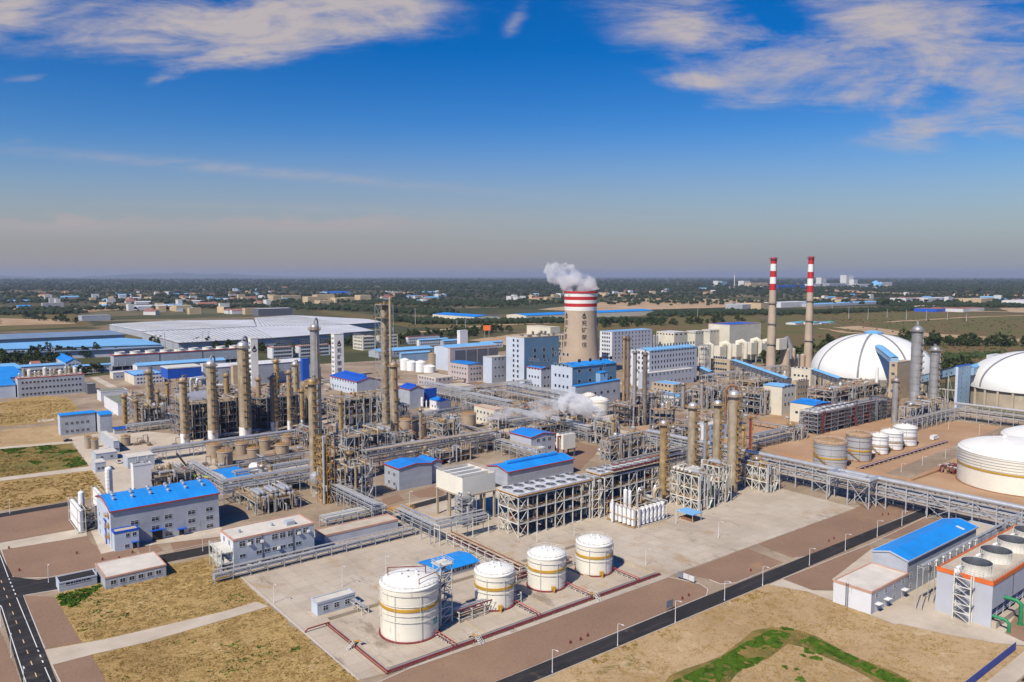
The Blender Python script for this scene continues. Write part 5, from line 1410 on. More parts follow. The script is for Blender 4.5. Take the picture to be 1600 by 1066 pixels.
for i, (a, b_, rr, m) in enumerate(((-9, -3, .7, 'pipe_tan'), (-6, 0, .6, 'alu'), (-14, 2, .5, 'alu'))):
 k = MB(); k.tube([(x + a, y + b_, 0), (x + a, y + b_, 7), (x + a + 1, y + b_, 8.5), (x + a + 3.5, y + b_, 8.5), (x + a + 4.5, y + b_, 7), (x + a + 4.5, y + b_, 2), (x - 1, y + b_ * .5, 2)], rr, 10); k.build('pipe', m, fp_)
FR((1019, 800, 1033, 985, 791), (1,), 'low steel skid with gold valves at the foot of the lone column', 2, 3, 59, m='steel_white', pipes=18, eq=2, eql='pot on the low skid', w=.25, stair=False)
g = G(991, 826)
bp = BX(991, 827, 1021, 955, 797)
tube_pack('rack of white gas tubes facing the cream tanks', bp[0] + 1.2, bp[1] + 1.5, 6, 'rail_gold', bp[4], .95, 'v')
tube_pack('second rack of white gas tubes at a right angle to the first', bp[0] + 3.6, bp[1] + 1.0, 7, 'steel_white', bp[4], .95, 'u')
for i, (l, r_, yt, lab) in enumerate(((973.5, 980, 766, 'tall white tube rising behind the gas tube racks, left of a pair'), (981, 986.6, 768, 'tall white tube rising behind the gas tube racks, next to its twin'), (954.8, 958.6, 781, 'short white tube at the end of the gas tube racks'))):
 c = CYLPX(l, r_, 812 if i < 2 else 818, yt); vessel_v(lab.replace(', left of a pair', ', nearer the air cooler'), c[0], c[1], c[2], 0, c[3], 'white_paint')
gE = G(723, 821); zb = ZT(gE, 776); bE = BX(723, 821, 774, 682, 748)
eb = thing('elevated_cooler', 'large white cooler box raised on concrete legs beside the brown gravel', 'cooler', (bE[0], bE[1], 0))
u0, v0, lu, lv, h = bE
for a in (.02, .34, .67, .98):
 for b_ in (.02, .5, .98):
  k = MB(); k.beam((u0 + lu * a, v0 + lv * b_, -.2), (u0 + lu * a, v0 + lv * b_, zb - .6), .8); k.build('leg', 'concrete_wall', eb)
k = MB(); k.box(u0 - .3, u0 + lu + .3, v0 - .3, v0 + lv + .3, zb - .6, zb); k.build('base_slab', 'concrete_wall', eb)
k = MB(); t = .25
for (x0, x1, y0, y1) in ((u0, u0 + lu, v0, v0 + t), (u0, u0 + lu, v0 + lv - t, v0 + lv), (u0, u0 + t, v0 + t, v0 + lv - t), (u0 + lu - t, u0 + lu, v0 + t, v0 + lv - t)): k.box(x0, x1, y0, y1, zb + .01, h)
k.build('casing', 'cream', eb)
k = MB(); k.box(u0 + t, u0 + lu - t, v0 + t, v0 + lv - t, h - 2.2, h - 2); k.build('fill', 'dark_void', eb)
for i in range(3):
 k = MB(); a = v0 + lv * (.25 + .25 * i); k.box(u0 + t, u0 + lu - t, a - .5, a + .5, h - 1.9, h + .1); k.build('beam', 'cream_roof', eb)
for i in range(12):
 k = MB(); a = u0 + lu * (i + .5) / 12; k.beam((a, v0 + t, h - 1.2), (a, v0 + lv - t, h - 1.2), .2); k.build('rib', 'rail_rust', eb)
k = MB(); decks_rail(k, u0 + .1, u0 + lu - .1, v0 + .1, v0 + lv - .1, h); k.build('handrail', 'steel_white', eb)
frame('grey lattice stair core under the raised white cooler box', u0 - 2, v0 - 2.5, 5, 5, [zb * f for f in (.2, .4, .6, .8, .97)], 1, 1, 'steel', 'deck_grey', 'steel', seed=60, pipes=4, clutter=5, w=.3, brace=1)
b_ = BX(793, 762, 896, 762, 738)
building('compressor_shed', 'long blue-roofed grey hall with ridge vent behind the fan-topped air cooler', 'hall', b_, 'wall_grey', 'gable_u', 'roof_blue_u', rise=1.6, trim='trim_red', monitor=True)
b_ = BX(830, 712, 867, 797, 684)
building('blower_house', 'blue-roofed lilac house with red gable edge, near the small white box on legs', 'building', b_, 'wall_lilac', 'gable_v', 'roof_blue_v', trim='trim_red', rise=1.6, wins=[('R', 2, 3, 2.2, 1.8, 2.0, 5.0, 3, 2), ('L', 1, 2, 1.6, 1.6, 3, 4)], wallL='wall_lilac')
an = [b_[0] + 1, b_[1] - 4, 6, 3.9, 4.2]; building('annexe', 'little flat annexe at the gable of the blue-roofed lilac house', 'annexe', an, 'wall_paleblue', 'flat', 'roof_pad', wins=[('R', 1, 2, 1.0, 1.0, 2, 2, .5, .5)])
b_ = BX(624, 767, 675, 601, 733)
building('pump_house', 'grey house with blue gabled roof beside the brown gravel strip', 'building', b_, 'wall_grey', 'gable_v', 'roof_blue_v', trim='trim_red', rise=1.2, wins=[('L', 2, 2, 1.8, 1.6, 1.6, 4.5)])
b2 = [b_[0] + b_[2] + .1, b_[1] + 2, SPAN((b_[0] + b_[2], b_[1]), EU, 694), b_[3] * .9, b_[4] * .96]
building('pump_house', 'blue-roofed grey extension joined to the house by the gravel strip', 'building', b2, 'wall_grey', 'gable_v', 'roof_blue_v', trim='trim_red', rise=1.1)
b_ = BX(362, 765, 398, 334, 752)
building('substation', 'small white house with blue roof and blue door awning among the pipe racks', 'building', b_, 'wall_paleblue', 'gable_u', 'roof_blue_u', rise=.9, wins=[('L', 1, 3, 1.5, 1.6, 1.6, 2)])
gq = G(880, 716); bq = BX(880, 717, 899, 869, 680); zq = ZT(gq, 702); u0, v0, lu, lv, h = bq
q = thing('elevated_cooler', 'small cream cooler box on dark legs beside the lilac house', 'cooler', (u0, v0, 0))
for a in (.05, .95):
 for c_ in (.05, .95):
  k = MB(); k.beam((u0 + lu * a, v0 + lv * c_, -.1), (u0 + lu * a, v0 + lv * c_, zq), .6); k.build('leg', 'steel_dark', q)
k = MB(); k.box(u0, u0 + lu, v0, v0 + lv, zq, h); k.build('casing', 'cream', q)
for i in range(3): link_mesh(fan_mesh(min(lv, lu) * .28), 'fan', q, (u0 + lu * (i + .5) / 3, v0 + lv / 2, h))
k = MB(); k.tube([(u0 - 2, v0 + 2, 0), (u0 - 2, v0 + 2, h - 1), (u0, v0 + 2, h - 1)], .5, 10); k.build('inlet_pipe', 'pipe_maroon', q)
FR((953, 722, 1010, 938, 691), (.45, 1), 'steel frame with gold railed top between the steam vent and air cooler', 4, 2, 61, m='steel', dm='deck', pipes=34, eq=8, eqm=('clad_gold', 'alu', 'alu'), eql='vessel on the gold railed frame', w=.4)
c = CYLPX(939.5, 948.5, 718, 703); vessel_v('grey drum with gold collar beside the gold railed frame', c[0], c[1], c[2], 0, c[3], 'clad_grey', platform=True)
FR((940, 696, 962, 915, 668), (.5, 1), 'dark pipe frame under the steam plume', 2, 3, 62, m='steel', pipes=24, eq=3, eql='vessel under the steam plume', w=.36)
gV = G(966, 690); zV = ZT(gV, 663)
sv = thing('vent_stack', 'short dark vent stack the white steam blows from', 'stack', (gV.x, gV.y, 0)); k = MB(); k.lathe(gV.x, gV.y, [(.9, 0), (.9, zV), (.7, zV), (.7, zV - 1)], 14); k.build('shell', 'steel_dark', sv)
k = MB(); k.lathe(gV.x, gV.y, [(1.3, zV - 3), (1.4, zV - 1.6), (.95, zV - 1.4)], 14); k.build('collar', 'alu', sv)
def RK(p, q, base, label, **kw):
 """a straight rack between two photo points of its foot line"""
 a, b = G(*p), G(*q)
 if abs(b.x - a.x) > abs(b.y - a.y): b.y = a.y = (a.y + b.y) / 2 if base == 'm' else a.y
 else: b.x = a.x
 return rack(label, [(a.x, a.y), (b.x, b.y)], **kw)
pv1 = ('pipe_grey', 'alu', 'pipe_grey', 'pipe_tan', 'alu')
gB1 = G(1223, 755); gB0 = G(1012, 706); gB2 = G(1640, 852)
uB_ = gB1.x
zTop = ZT(gB1, 719)
rack('long two-tier pipe bridge with a thick silver top pipe crossing over the asphalt road', [(uB_ + 1, gB0.y), (uB_ + 1, gB2.y)], 7, (zTop * .52, zTop * .74, zTop), 8.5, 6, 'steel', .42, pv1, [(-2.3, zTop, 1.0, 'alu'), (1.2, zTop + .1, .55, 'pipe_grey')], seed=63, brace=3, truss=True, rr=(.14, .3))
gl = G(1352, 791)
el = thing('expansion_loop', 'silver expansion loop jutting from the long pipe bridge on its own frame', 'pipe', (gl.x - 6, gl.y, 0))
yy = gl.y + 6
for i, rr in enumerate((.95, .45, .45)):
 k = MB(); o = i * 1.8; k.tube([(uB_ + .5, yy + 9 - o, zTop + 1.2), (uB_ - 9 + o, yy + 9 - o, zTop + 1.2), (uB_ - 9 + o, yy - 9 + o, zTop + 1.2), (uB_ + .5, yy - 9 + o, zTop + 1.2)], rr, 10); k.build('pipe', 'alu', el)
k = MB()
for a in (-9.5, -3):
 for b_ in (-9.5, 0, 9.5): k.beam((uB_ + a, yy + b_, -.1), (uB_ + a, yy + b_, zTop), .42)
 k.beam((uB_ + a, yy - 9.5, zTop - .1), (uB_ + a, yy + 9.5, zTop - .1), .4); k.beam((uB_ + a, yy - 9.5, 0), (uB_ + a, yy, zTop - .3), .22); k.beam((uB_ + a, yy, 0), (uB_ + a, yy - 9.5, zTop - .3), .22)
for b_ in (-9.5, 0, 9.5): k.beam((uB_ - 9.5, yy + b_, zTop - .15), (uB_ - 3, yy + b_, zTop - .15), .36)
k.build('frame', 'steel', el)
RK((1178, 697), (1252, 680), 'f', 'silver pipe rack from the long bridge towards the dark fan-topped frame', width=6, levels=(4, 6.5), per=6, seed=64, pm=pv1)
RK((1168, 704), (1248, 686), 'f', 'lower dark pipe rack beside the silver one by the soil yard', width=4, levels=(3, 5), per=4, m='steel_blue', seed=65, pm=pv1)
RK((560, 735), (778, 706), 'm', 'long multi-tier pipe rack behind the two blue-roofed pump houses', width=9, levels=(5, 8, 11), per=7, seed=66, m='steel_blue', pm=pv1, big=[(-3, 11, .7, 'pipe_tan'), (0, 11, .5, 'alu')])
RK((780, 708), (836, 727), 'f', 'pipe rack coming down towards the lilac blue-roofed house', width=7, levels=(5, 8), per=5, seed=67, pm=pv1)
RK((640, 661), (742, 648), 'm', 'slim dark covered pipe rack above the tan tanks', width=4, levels=(4, 6.5), per=5, m='steel_blue', seed=68, pm=('pipe_grey', 'steel_dark'))
RK((664, 618), (722, 636), 'f', 'silver two-tier pipe rack beside the deep blue shed', width=8, levels=(6, 9, 12), per=6, seed=69, pm=pv1)
RK((728, 640), (800, 656), 'f', 'three-tier silver pipe rack above the pinkish house', width=9, levels=(6, 10, 13), per=7, seed=70, pm=pv1)
RK((790, 622), (878, 645), 'f', 'wide silver pipe rack below the pale blue process building', width=10, levels=(6, 10, 13), per=7, seed=71, pm=pv1, truss=True)
RK((700, 622), (900, 600), 'm', 'long silver pipe rack at the foot of the tall pale blue block', width=7, levels=(5, 8), per=6, seed=72, pm=pv1)
RK((800, 662), (935, 690), 'f', 'pipe rack passing under the drifting steam', width=8, levels=(5, 8, 10), per=6, seed=73, pm=pv1)
RK((800, 676), (930, 655), 'm', 'dark cross rack meeting the one under the steam', width=6, levels=(5, 8), per=6, m='steel_blue', seed=74, pm=pv1)
FR((778, 672, 815, 762, 655), (.5, 1), 'gold and grey steel frame beside the pinkish house', 3, 2, 75, pipes=22, eq=5, eql='vessel beside the pinkish house', w=.34)
g = G(782, 668); vessel_h('long bright silver drum in front of the pinkish house', (g.x, g.y, 5), (g.x + 15, g.y + 1, 5), 1.7, 'alu')
FR((692, 697, 719, 674, 663), (.35, .7, 1), 'gold railed steel frame between two tan tanks', 3, 2, 76, pipes=28, eq=7, eqm=('clad_gold', 'steel_dark', 'alu'), eql='vessel between the tan tanks', w=.36)
FR((845, 690, 905, 828, 668), (.5, 1), 'low brown deck frame under the edge of the drifting steam', 4, 2, 77, pipes=30, eq=8, eqm=('clad', 'clad_gold', 'alu'), eql='vessel on the low brown deck', w=.34)
FR((812, 660, 842, 797, 640), (.5, 1), 'brown deck frame below the wide silver pipe rack', 3, 2, 78, pipes=24, eq=6, eqm=('clad', 'clad_gold'), eql='vessel on the brown deck below the wide rack', w=.34)
tk = dict(shell='tank_tan', roofm='rust_roof', base=None, band=0, rings=(.96,), rail='rail_gold', riser=False, stairm='rail_rust', rise=.16, n=32)
tank('tan ribbed tank with rusty roof, beside the pinkish house', CYLPX(719.5, 744, 671, 646), **tk)
tank('tan tank with diagonal stair, below the slim dark covered rack', CYLPX(643.5, 666.5, 684, 659), **tk)
tank('tan tank half hidden behind the one with the diagonal stair', CYLPX(623.5, 643.5, 673, 655), **tk)
bK, _ = FR((535, 668, 600, 512, 627), (.4, .75, 1), 'brown and grey reactor frame below the blue-roofed gable hall', 6, 3, 81, m='steel', dm='deck', pipes=46, eq=10, eqm=('clad', 'clad_gold', 'alu', 'clad'), eql='vessel in the reactor frame', w=.4)
for i, px in enumerate((536, 549, 561.5, 573.5)):
 c = CYLPX(px - 3.4, px + 3.4, 666 - i * 1.6, 640 - i * 1.2)
 vessel_v('silver reactor with rusty top, %s in the row of four' % ('first from the tall paired column', 'second from the tall paired column', 'third from the tall paired column', 'last, nearest the thin tall tower')[i], c[0], c[1], c[2], 0, c[3], 'alu', platform=True)
FR((542, 722, 614, 515, 685), (.5, 1), 'grey two-storey pipe frame with gold deck at the foot of the thin tall tower', 6, 3, 82, m='steel', dm='deck', pipes=52, eq=10, eqm=('alu', 'clad', 'clad_gold'), eql='vessel in the two-storey pipe frame', w=.4)
FR((533, 787, 582, 516.5, 735), (.36, .68, 1), 'tall open frame with a pale concrete top deck', 3, 2, 83, m='steel', dm='roof_flat', pipes=26, eq=5, eql='vessel in the frame with the pale deck', w=.42)
g = G(512, 778); rack('two-tier pipe rack running from the pale-decked frame to the flat-roofed block', [(g.x, g.y + 4), (g.x, G(604, 815).y)], 5, (6.2, 8), 6, 5, 'steel', .3, ('pipe_grey', 'alu'), seed=84, brace=2, rail=True, rmat='steel')
RK((505, 826), (603, 806), 'f', 'low tray rack of white pipes behind the flat-roofed block', width=6, levels=(3.2, 4.6), per=7, seed=85, pm=('alu', 'pipe_grey', 'steel_white'))
g = G(603, 812); yd = thing('yellow_platform', 'yellow grating platform where the pipe racks meet the grey gallery', 'platform', (g.x, g.y, 0))
k = MB(); k.box(g.x, g.x + 9, g.y - 8, g.y, 4.6, 4.8); k.build('grating', 'rail_gold', yd); k = MB(); decks_rail(k, g.x, g.x + 9, g.y - 8, g.y, 4.8); k.build('handrail', 'rail_gold', yd)
for a in (0, 9):
 for c_ in (-8, 0):
  k = MB(); k.beam((g.x + a, g.y + c_, 0), (g.x + a, g.y + c_, 4.6), .25); k.build('post', 'steel', yd)
bN, _ = FR((400, 806, 470, 364, 787), (1,), 'low pipe frame with rows of silver exchangers beside the small blue-roofed house', 5, 3, 86, m='steel', dm='deck', pipes=34, eq=0, w=.3, stair=False)
for i in range(9):
 a = bN[0] + 2 + i * (bN[2] - 3) / 9
 for j in range(2):
  z = bN[4] + 1.6 + j * 2.0
  if j and i % 3 == 2: continue
  vessel_h('silver exchanger with flanged end in the stacked row by the small blue-roofed house', (a, bN[1] + 1, z), (a, bN[1] + 9, z), .85, 'alu' if (i + j) % 3 else 'clad', 'exchangers in the stacked row', saddle='steel')
RK((345, 786), (478, 757), 'f', 'three-tier pipe rack beside the small blue-roofed house', width=8, levels=(4.5, 7, 9.5), per=7, seed=87, m='steel', pm=pv1, truss=True)
COLM(485, 497.5, 772, 596, 'thick tan column with gold platforms standing in front of the tallest dark one', mshell='clad', plats=14, ext=1.5, ang=3.4, topm='clad_gold', full_top=True)
COLM(488.8, 502.8, 724, 511, 'tallest paired grey column with a gooseneck pipe at its top', mshell='clad_grey', plats=3, ext=1.0, top='goose', p0=.62, ladder=False, bands=4)
COLM(503, 511, 786, 686, 'rusty gold scaffolded column at the foot of the tall dark one', mshell='clad_gold', plats=4, ext=.9, ang=3.5)
x, y, r, h = CYLPX(503, 511, 786, 686)
frame('gold scaffold cage around the rusty column at the foot of the tall dark one', x - r - 1.2, y - r - 1.2, 2 * r + 2.4, 2 * r + 2.4, [h * f for f in (.12, .25, .38, .5, .63, .76, .89, 1.02)], 1, 1, 'rail_gold', 'deck', seed=80, pipes=4, clutter=14, w=.2, brace=1)
x, y, r, h = CYLPX(485, 497.5, 772, 596)
sp = thing('sphere_drum', 'bright silver bulb vessel at the foot of the thick tan column', 'vessel', (x - 1.5, y - 5, 0)); k = MB(); k.lathe(x - 1.5, y - 5, [(1.7, 0), (1.7, 5), (2.3, 6), (2.7, 8), (2.4, 10), (1.3, 11), (.05, 11.4)], 20); k.build('shell', 'alu', sp)
link_mesh(platform_mesh(2.5, 1.0, 2 * pi - .02), 'platform', sp, (x - 1.5, y - 5, 5.6))
x, y, r, h = CYLPX(597, 608, 664, 478)
column('tallest slim tan column with square cage top beside the thin vent pipe', (x, y, r, h), mshell='clad', plats=14, ext=1.1, ang=3.0, side_pipe=True)
frame('square steel cage hugging the slim tan column with the vent pipe', x - r - 2, y - r - 2, 2 * r + 4, 2 * r + 4, [h * f for f in (.1, .2, .3, .4, .5, .6, .7, .8, .9, 1.01)], 1, 1, 'steel', 'deck', seed=91, pipes=3, clutter=8, w=.22, decks=[h * f for f in (.3, .6, .9, 1.01)], stair=False)
c = CYLPX(609.8, 613.6, 668, 466); column('thin pale vent pipe standing against the slim tan column', c, mshell='pipe_tan', plats=0, bands=7, ladder=False, side_pipe=False, name='vent_stack', cat='stack')
COLM(610.5, 622.5, 693, 570, 'stout tan column with gold rings in front of the thin vent pipe', mshell='clad', plats=7, ext=1.3, ang=4.0)
cl = dict(mshell='clad', ang=2.6, ext=1.2)
for (l, r_, yb, yt, pl, lab, kw) in ((192, 199, 664, 619, 6, 'short rusty column farthest towards the dry grass plots', dict(mshell='clad_gold')), (211, 216.6, 663, 626, 4, 'thin pale column beside the short rusty one', {}), (229.5, 240.5, 658, 581, 8, 'grey-green column in front of the small white blue-edged house', {}),
 (259.7, 264.7, 632, 599, 6, 'slender rusty column below the blue box on stilts', dict(mshell='clad_gold')), (283, 295, 697, 594, 11, 'tan column at the corner of the dark frame block', {}), (325.8, 340.5, 691, 569, 13, 'stout tan column with silver neck in the middle of the dark frame block', dict(topm='alu', top='goose')),
 (375, 392, 686, 540, 15, 'stoutest tan column with silver gooseneck beside the white sign pillar', dict(topm='alu', top='goose')), (423.5, 434, 677, 590, 10, 'brown column past the sign pillar, darkest of the block', dict(mshell='clad_dark')), (449.5, 457, 675, 581, 10, 'slim tan column next to the thick two-tone one', {}),
 (429.5, 437.5, 648, 564, 7, 'rusty column in front of the long white-roofed shed', dict(mshell='clad_gold')), (457.5, 467.5, 632, 569, 5, 'two-tone column with silver waist by the tallest dark column', dict(topm='alu')), (478, 487, 660, 603, 6, 'gold scaffolded short column left of the tallest dark one', dict(mshell='clad_gold', ang=2.8))):
 k_ = dict(cl); k_.update(kw); COLM(l, r_, yb, yt, lab.replace('left of', 'next to'), plats=pl, skirt=7 if yb > 674 and yb < 700 else None, **k_)
bL, _ = FR((293, 689, 400, 258, 634), (.2, .4, .6, .8, 1), 'tall dark pipe-filled frame block with rusty stairs at its end', 9, 4, 92, m='steel_blue', dm='deck', rm='rail_rust', pipes=100, eq=16, holes=.08, eqm=('clad_dark', 'clad', 'steel_dark', 'clad_dark'), eql='vessel in the tall dark frame block', w=.4, clutter=90, lv=36, pm=('steel_blue', 'steel_dark', 'steel_dark', 'pipe_tan', 'steel_dark'))  # dark fill colours carry the shade between the columns of the block
FR((408, 671, 476, 386, 624), (.2, .4, .6, .8, 1), 'dark frame block behind the brown and slim tan columns', 6, 3, 93, m='steel_blue', dm='deck', rm='rail_rust', pipes=70, eq=12, holes=.08, eqm=('clad_dark', 'clad', 'steel_dark', 'clad_dark'), eql='vessel in the frame behind the brown column', w=.4, clutter=70, pm=('steel_blue', 'steel_dark', 'clad_dark', 'steel_dark'))  # pipes and vessels coloured dark for the shade within the frame
FR((222, 666, 262, 203, 640), (.35, .7, 1), 'small dark pipe frame between the short rusty and grey-green columns', 4, 2, 94, m='steel_blue', rm='rail_rust', pipes=40, eq=9, eqm=('alu', 'clad', 'clad_gold'), eql='vessel in the small dark frame', w=.36, clutter=50)
FR((300, 632, 372, 285, 612), (.5, 1), 'brown exchanger deck below the windowless white block', 5, 2, 95, m='steel', rm='rail_gold', pipes=44, eq=10, eqm=('alu', 'clad', 'steel_white'), eql='vessel on the brown exchanger deck', w=.36, clutter=50)
FR((400, 634, 475, 385, 618), (.5, 1), 'pale pipe deck at the foot of the white sign pillar', 5, 2, 96, m='steel', rm='rail_gold', pipes=44, eq=10, eqm=('alu', 'clad', 'steel_white'), eql='vessel on the pale pipe deck', w=.34, clutter=50)
ah = thing('arch_shelter', 'silver barrel-roofed shelter on top of the tall dark frame block', 'shelter', (bL[0] + 1, bL[1] + 16, bL[4]))
k = MB(); pts = [(bL[1] + 16 + 7 * (1 - cos(t)), bL[4] + .3 + 4.6 * sin(t)) for t in [pi * i / 10 for i in range(11)]]
A_ = [(bL[0] + 1, a, b_) for a, b_ in pts]; B_ = [(bL[0] + 24, a, b_) for a, b_ in pts]
k.add(A_ + B_, [(i, i + 1, 12 + i, 11 + i) for i in range(10)] + [tuple(range(11)), tuple(range(11, 22))]); k.build('roof', 'alu', ah, smooth=True)
dk = thing('duct_bend', 'pair of big silver bent ducts in front of the windowless white block', 'duct', G(300, 640))
for i, px in enumerate((299.5, 309)):
 g = G(px, 640); z = ZT(g, 592 + i); 
 k = MB(); k.tube([(g.x, g.y, 0), (g.x, g.y, z - 1.5), (g.x + .6, g.y + .2, z), (g.x + 10, g.y + 1, z + .5)], 1.1, 10); k.build('duct', 'alu' if i else 'pipe_grey', dk)
RK((197, 677), (264, 667), 'f', 'silver pipe rack leading from the blue-roofed dryer house to the dark frame', width=6, levels=(3.5, 5), per=6, seed=97, pm=('alu', 'pipe_grey'), big=[(-1.5, 5, .6, 'alu')])
RK((238, 722), (484, 684), 'm', 'long silver pipe rack in front of the dark frame block', width=7, levels=(4.5, 6), per=7, seed=98, pm=('alu', 'pipe_grey', 'pipe_tan'), big=[(-2.2, 6, .9, 'alu')])
RK((372, 738), (486, 717), 'f', 'dark pipe rack just behind the horizontal white tank', width=4, levels=(4, 5.4), per=4, seed=99, m='steel_blue', pm=('pipe_grey', 'steel_dark'))
RK((366, 757), (486, 737), 'f', 'grey pipe rack between the horizontal white tank and three-tier rack', width=5, levels=(4.5, 6), per=5, seed=100, pm=('pipe_grey', 'alu'))
RK((236, 742), (300, 768), 'f', 'low grey pipe gallery coming down behind the long blue-roofed hall', width=4, levels=(3, 4.4), per=4, seed=101, pm=('pipe_grey', 'alu'))
RK((300, 735), (372, 765), 'f', 'grey trestle of pipes descending towards the small blue-roofed house', width=4, levels=(3, 5), per=5, seed=102, pm=('pipe_grey', 'alu'))
for i, (l, r_, yb, yr) in enumerate(((323.5, 345.5, 717, 694), (340.5, 363.5, 729, 704), (368.5, 387.5, 711, 692), (387, 405.5, 721, 700), (405.5, 422.5, 705, 686), (430.5, 451.5, 714, 694), (440.5, 457, 698, 681))):
 tank('small tan tank with rusty roof, ' + ('by the low gallery end of the tan group', 'with a diagonal stair at the tan group end', 'third, back row', 'in the middle of the group, front row', 'fifth, back row', 'with a stair beside the thick column', 'half hidden beside the thick column')[i], CYLPX(l, r_, yb, yr), **dict(tk, stair=True if i in (1, 5) else False, n=24))
g = G(404, 744); vessel_h('white horizontal tank lying on saddles beside the dark pipe rack', (g.x, g.y + 7, 3.2), (g.x, g.y - 8, 3.2), 2.5, 'white_paint')
bS, _ = FR((1277, 680, 1394, 1249, 648), (.22, .42, .61, .8, 1), 'long dark multi-storey frame with fan bank on one end, beyond the white tanks', 12, 2, 103, m='steel_blue', dm='deck_grey', rm='rail_rust', pipes=90, eq=10, eql='vessel in the long dark frame', w=.44, clutter=60, pm=('steel_blue', 'steel_dark', 'steel_dark', 'pipe_maroon'), stair=False, holes=.05, topeq=False)  # shade of the storeys put into dark pipe colours and closed decks
aircooler('pale green-white fan bank on the long dark frame beyond the tanks', bS[0] + 1, bS[1] + .5, bS[2] * .52, bS[3] - 1, bS[4] + .6, 8, 2, edge='steel_white')
FR((1430, 670, 1479, 1404, 638), (.45, 1), 'grey two-storey frame at the foot of the twin grey columns', 5, 3, 104, m='steel', rm='rail_gold', pipes=46, eq=9, eqm=('alu', 'clad_gold', 'clad'), eql='vessel at the foot of the twin grey columns', w=.4, clutter=50)
FR((1187, 650, 1217, 1150, 617), (.33, .66, 1), 'dark grey open frame beside the white pale-roofed block', 4, 4, 105, m='steel_blue', rm='rail_rust', pipes=56, eq=10, eqm=('alu', 'clad_dark', 'clad'), eql='vessel in the open frame by the white block', w=.42, clutter=40)
FR((1100, 640, 1150, 1075, 612), (.5, 1), 'brown pipe frame behind the gold columns', 4, 3, 106, m='steel', rm='rail_rust', pipes=50, eq=10, eqm=('clad', 'clad_dark', 'alu'), eql='vessel in the frame behind the gold columns', w=.38, clutter=50)
FR((1180, 616, 1232, 1150, 598), (.5, 1), 'concrete and steel frame under the sloping blue conveyor', 4, 3, 107, m='concrete_wall', rm='rail_rust', pipes=50, eq=9, eqm=('clad', 'alu', 'steel_white'), eql='vessel under the sloping conveyor', w=.5, clutter=50)
FR((1300, 632, 1386, 1262, 612), (.5, 1), 'silver pipe-filled frame in front of the white dome', 7, 3, 108, m='steel', rm='rail_rust', pipes=60, eq=14, eqm=('alu', 'steel_white', 'clad'), eql='vessel in front of the white dome', w=.4, clutter=60)
FR((1078, 690, 1120, 1050, 668), (.5, 1), 'dark low frame between the lone flat white house and gold columns', 4, 3, 109, m='steel_blue', pipes=40, eq=6, eql='vessel in the dark low frame', w=.36)
RK((1494, 655), (1640, 690), 'f', 'wide pipe rack in front of the second dome, crossing the soil yard', width=9, levels=(5, 8, 11), per=8, seed=110, m='steel', pm=pv1, big=[(-3, 11, .8, 'alu')])
RK((1400, 676), (1500, 657), 'm', 'pipe rack linking the twin grey columns to the rack by the second dome', width=6, levels=(5, 8), per=6, seed=111, pm=pv1)
RK((1040, 640), (1150, 622), 'm', 'dark overhead pipe rack between the flat tan house and gold columns', width=6, levels=(7, 11), per=6, seed=112, m='steel_blue', pm=pv1)
RK((1090, 606), (1240, 590), 'm', 'high pipe rack below the chimneys', width=7, levels=(8, 12), per=6, seed=113, m='steel', pm=pv1)
for (l, r_, yb, yt, lab, kw) in ((1420.4, 1436.6, 640, 515, 'tallest stout grey column standing before the white dome edge', dict(mshell='clad_grey', plats=12, ext=1.5, ang=3, pm='steel_blue', top='goose', bands=11)), (1450.8, 1464.7, 632, 546, 'shorter grey column between the two domes', dict(mshell='clad_grey', plats=9, ext=1.5, ang=3, pm='steel_blue', bands=8)), (1392.5, 1402.5, 662, 594, 'grey column at the end of the long dark frame', dict(mshell='clad_grey', plats=7, ext=1.2, pm='rail_rust'))):
 COLM(l, r_, yb, yt, lab, **kw)
for (l, r_, yb, yt, lab, kw) in ((972, 976.4, 628, 527, 'rust streaked thin stack in the group before the white block', dict(mshell='clad_gold', plats=4, side_pipe=False, pm='rail_rust')), (977, 983.6, 628, 528, 'tallest grey-brown stack in the group before the white block', dict(mshell='clad_dark', plats=7, pm='rail_rust', topm='steel_dark')),
 (987.6, 994, 664, 549, 'slim grey column beside the thicker banded one', dict(mshell='clad_grey', plats=8, pm='steel_dark')), (1002.8, 1010.4, 665, 552, 'thicker brown banded column next to the round deck', dict(mshell='clad_dark', plats=10, pm='steel_dark', bands=6)), (1016, 1019.8, 674, 619, 'thin dark pipe tower beside the round deck', dict(mshell='steel_blue', plats=4, pm='steel_dark')),
 (961.8, 968.4, 646, 627, 'short rusty drum column next to the steam plume', dict(mshell='clad', plats=2, pm='rail_rust')), (1064, 1070, 640, 600, 'grey column rising behind the gold column frame', dict(mshell='clad_grey', plats=5, pm='rail_rust')), (1093, 1099, 640, 596, 'banded grey column over the brown pipe frame', dict(mshell='clad_grey', plats=5, pm='rail_rust'))):
 COLM(l, r_, yb, yt, lab, **dict(dict(ext=1.0), **kw))
FR((985, 668, 1014, 958, 638), (.35, .7, 1), 'dark frame with rusty deck around the slim grey column', 3, 3, 114, m='steel_dark', rm='rail_rust', dm='rust_roof', pipes=40, eq=6, eqm=('clad_dark', 'clad', 'steel_white'), eql='vessel around the slim grey column', w=.38, clutter=40)
g = G(1043, 676); R_ = 19 * MPP(g); zt = ZT(g, 640); cx, cyy = g.x, g.y + R_ * .6
od = thing('round_deck', 'round orange deck on dark steel legs beside the banded column', 'platform', (cx, cyy, 0))
k = MB()
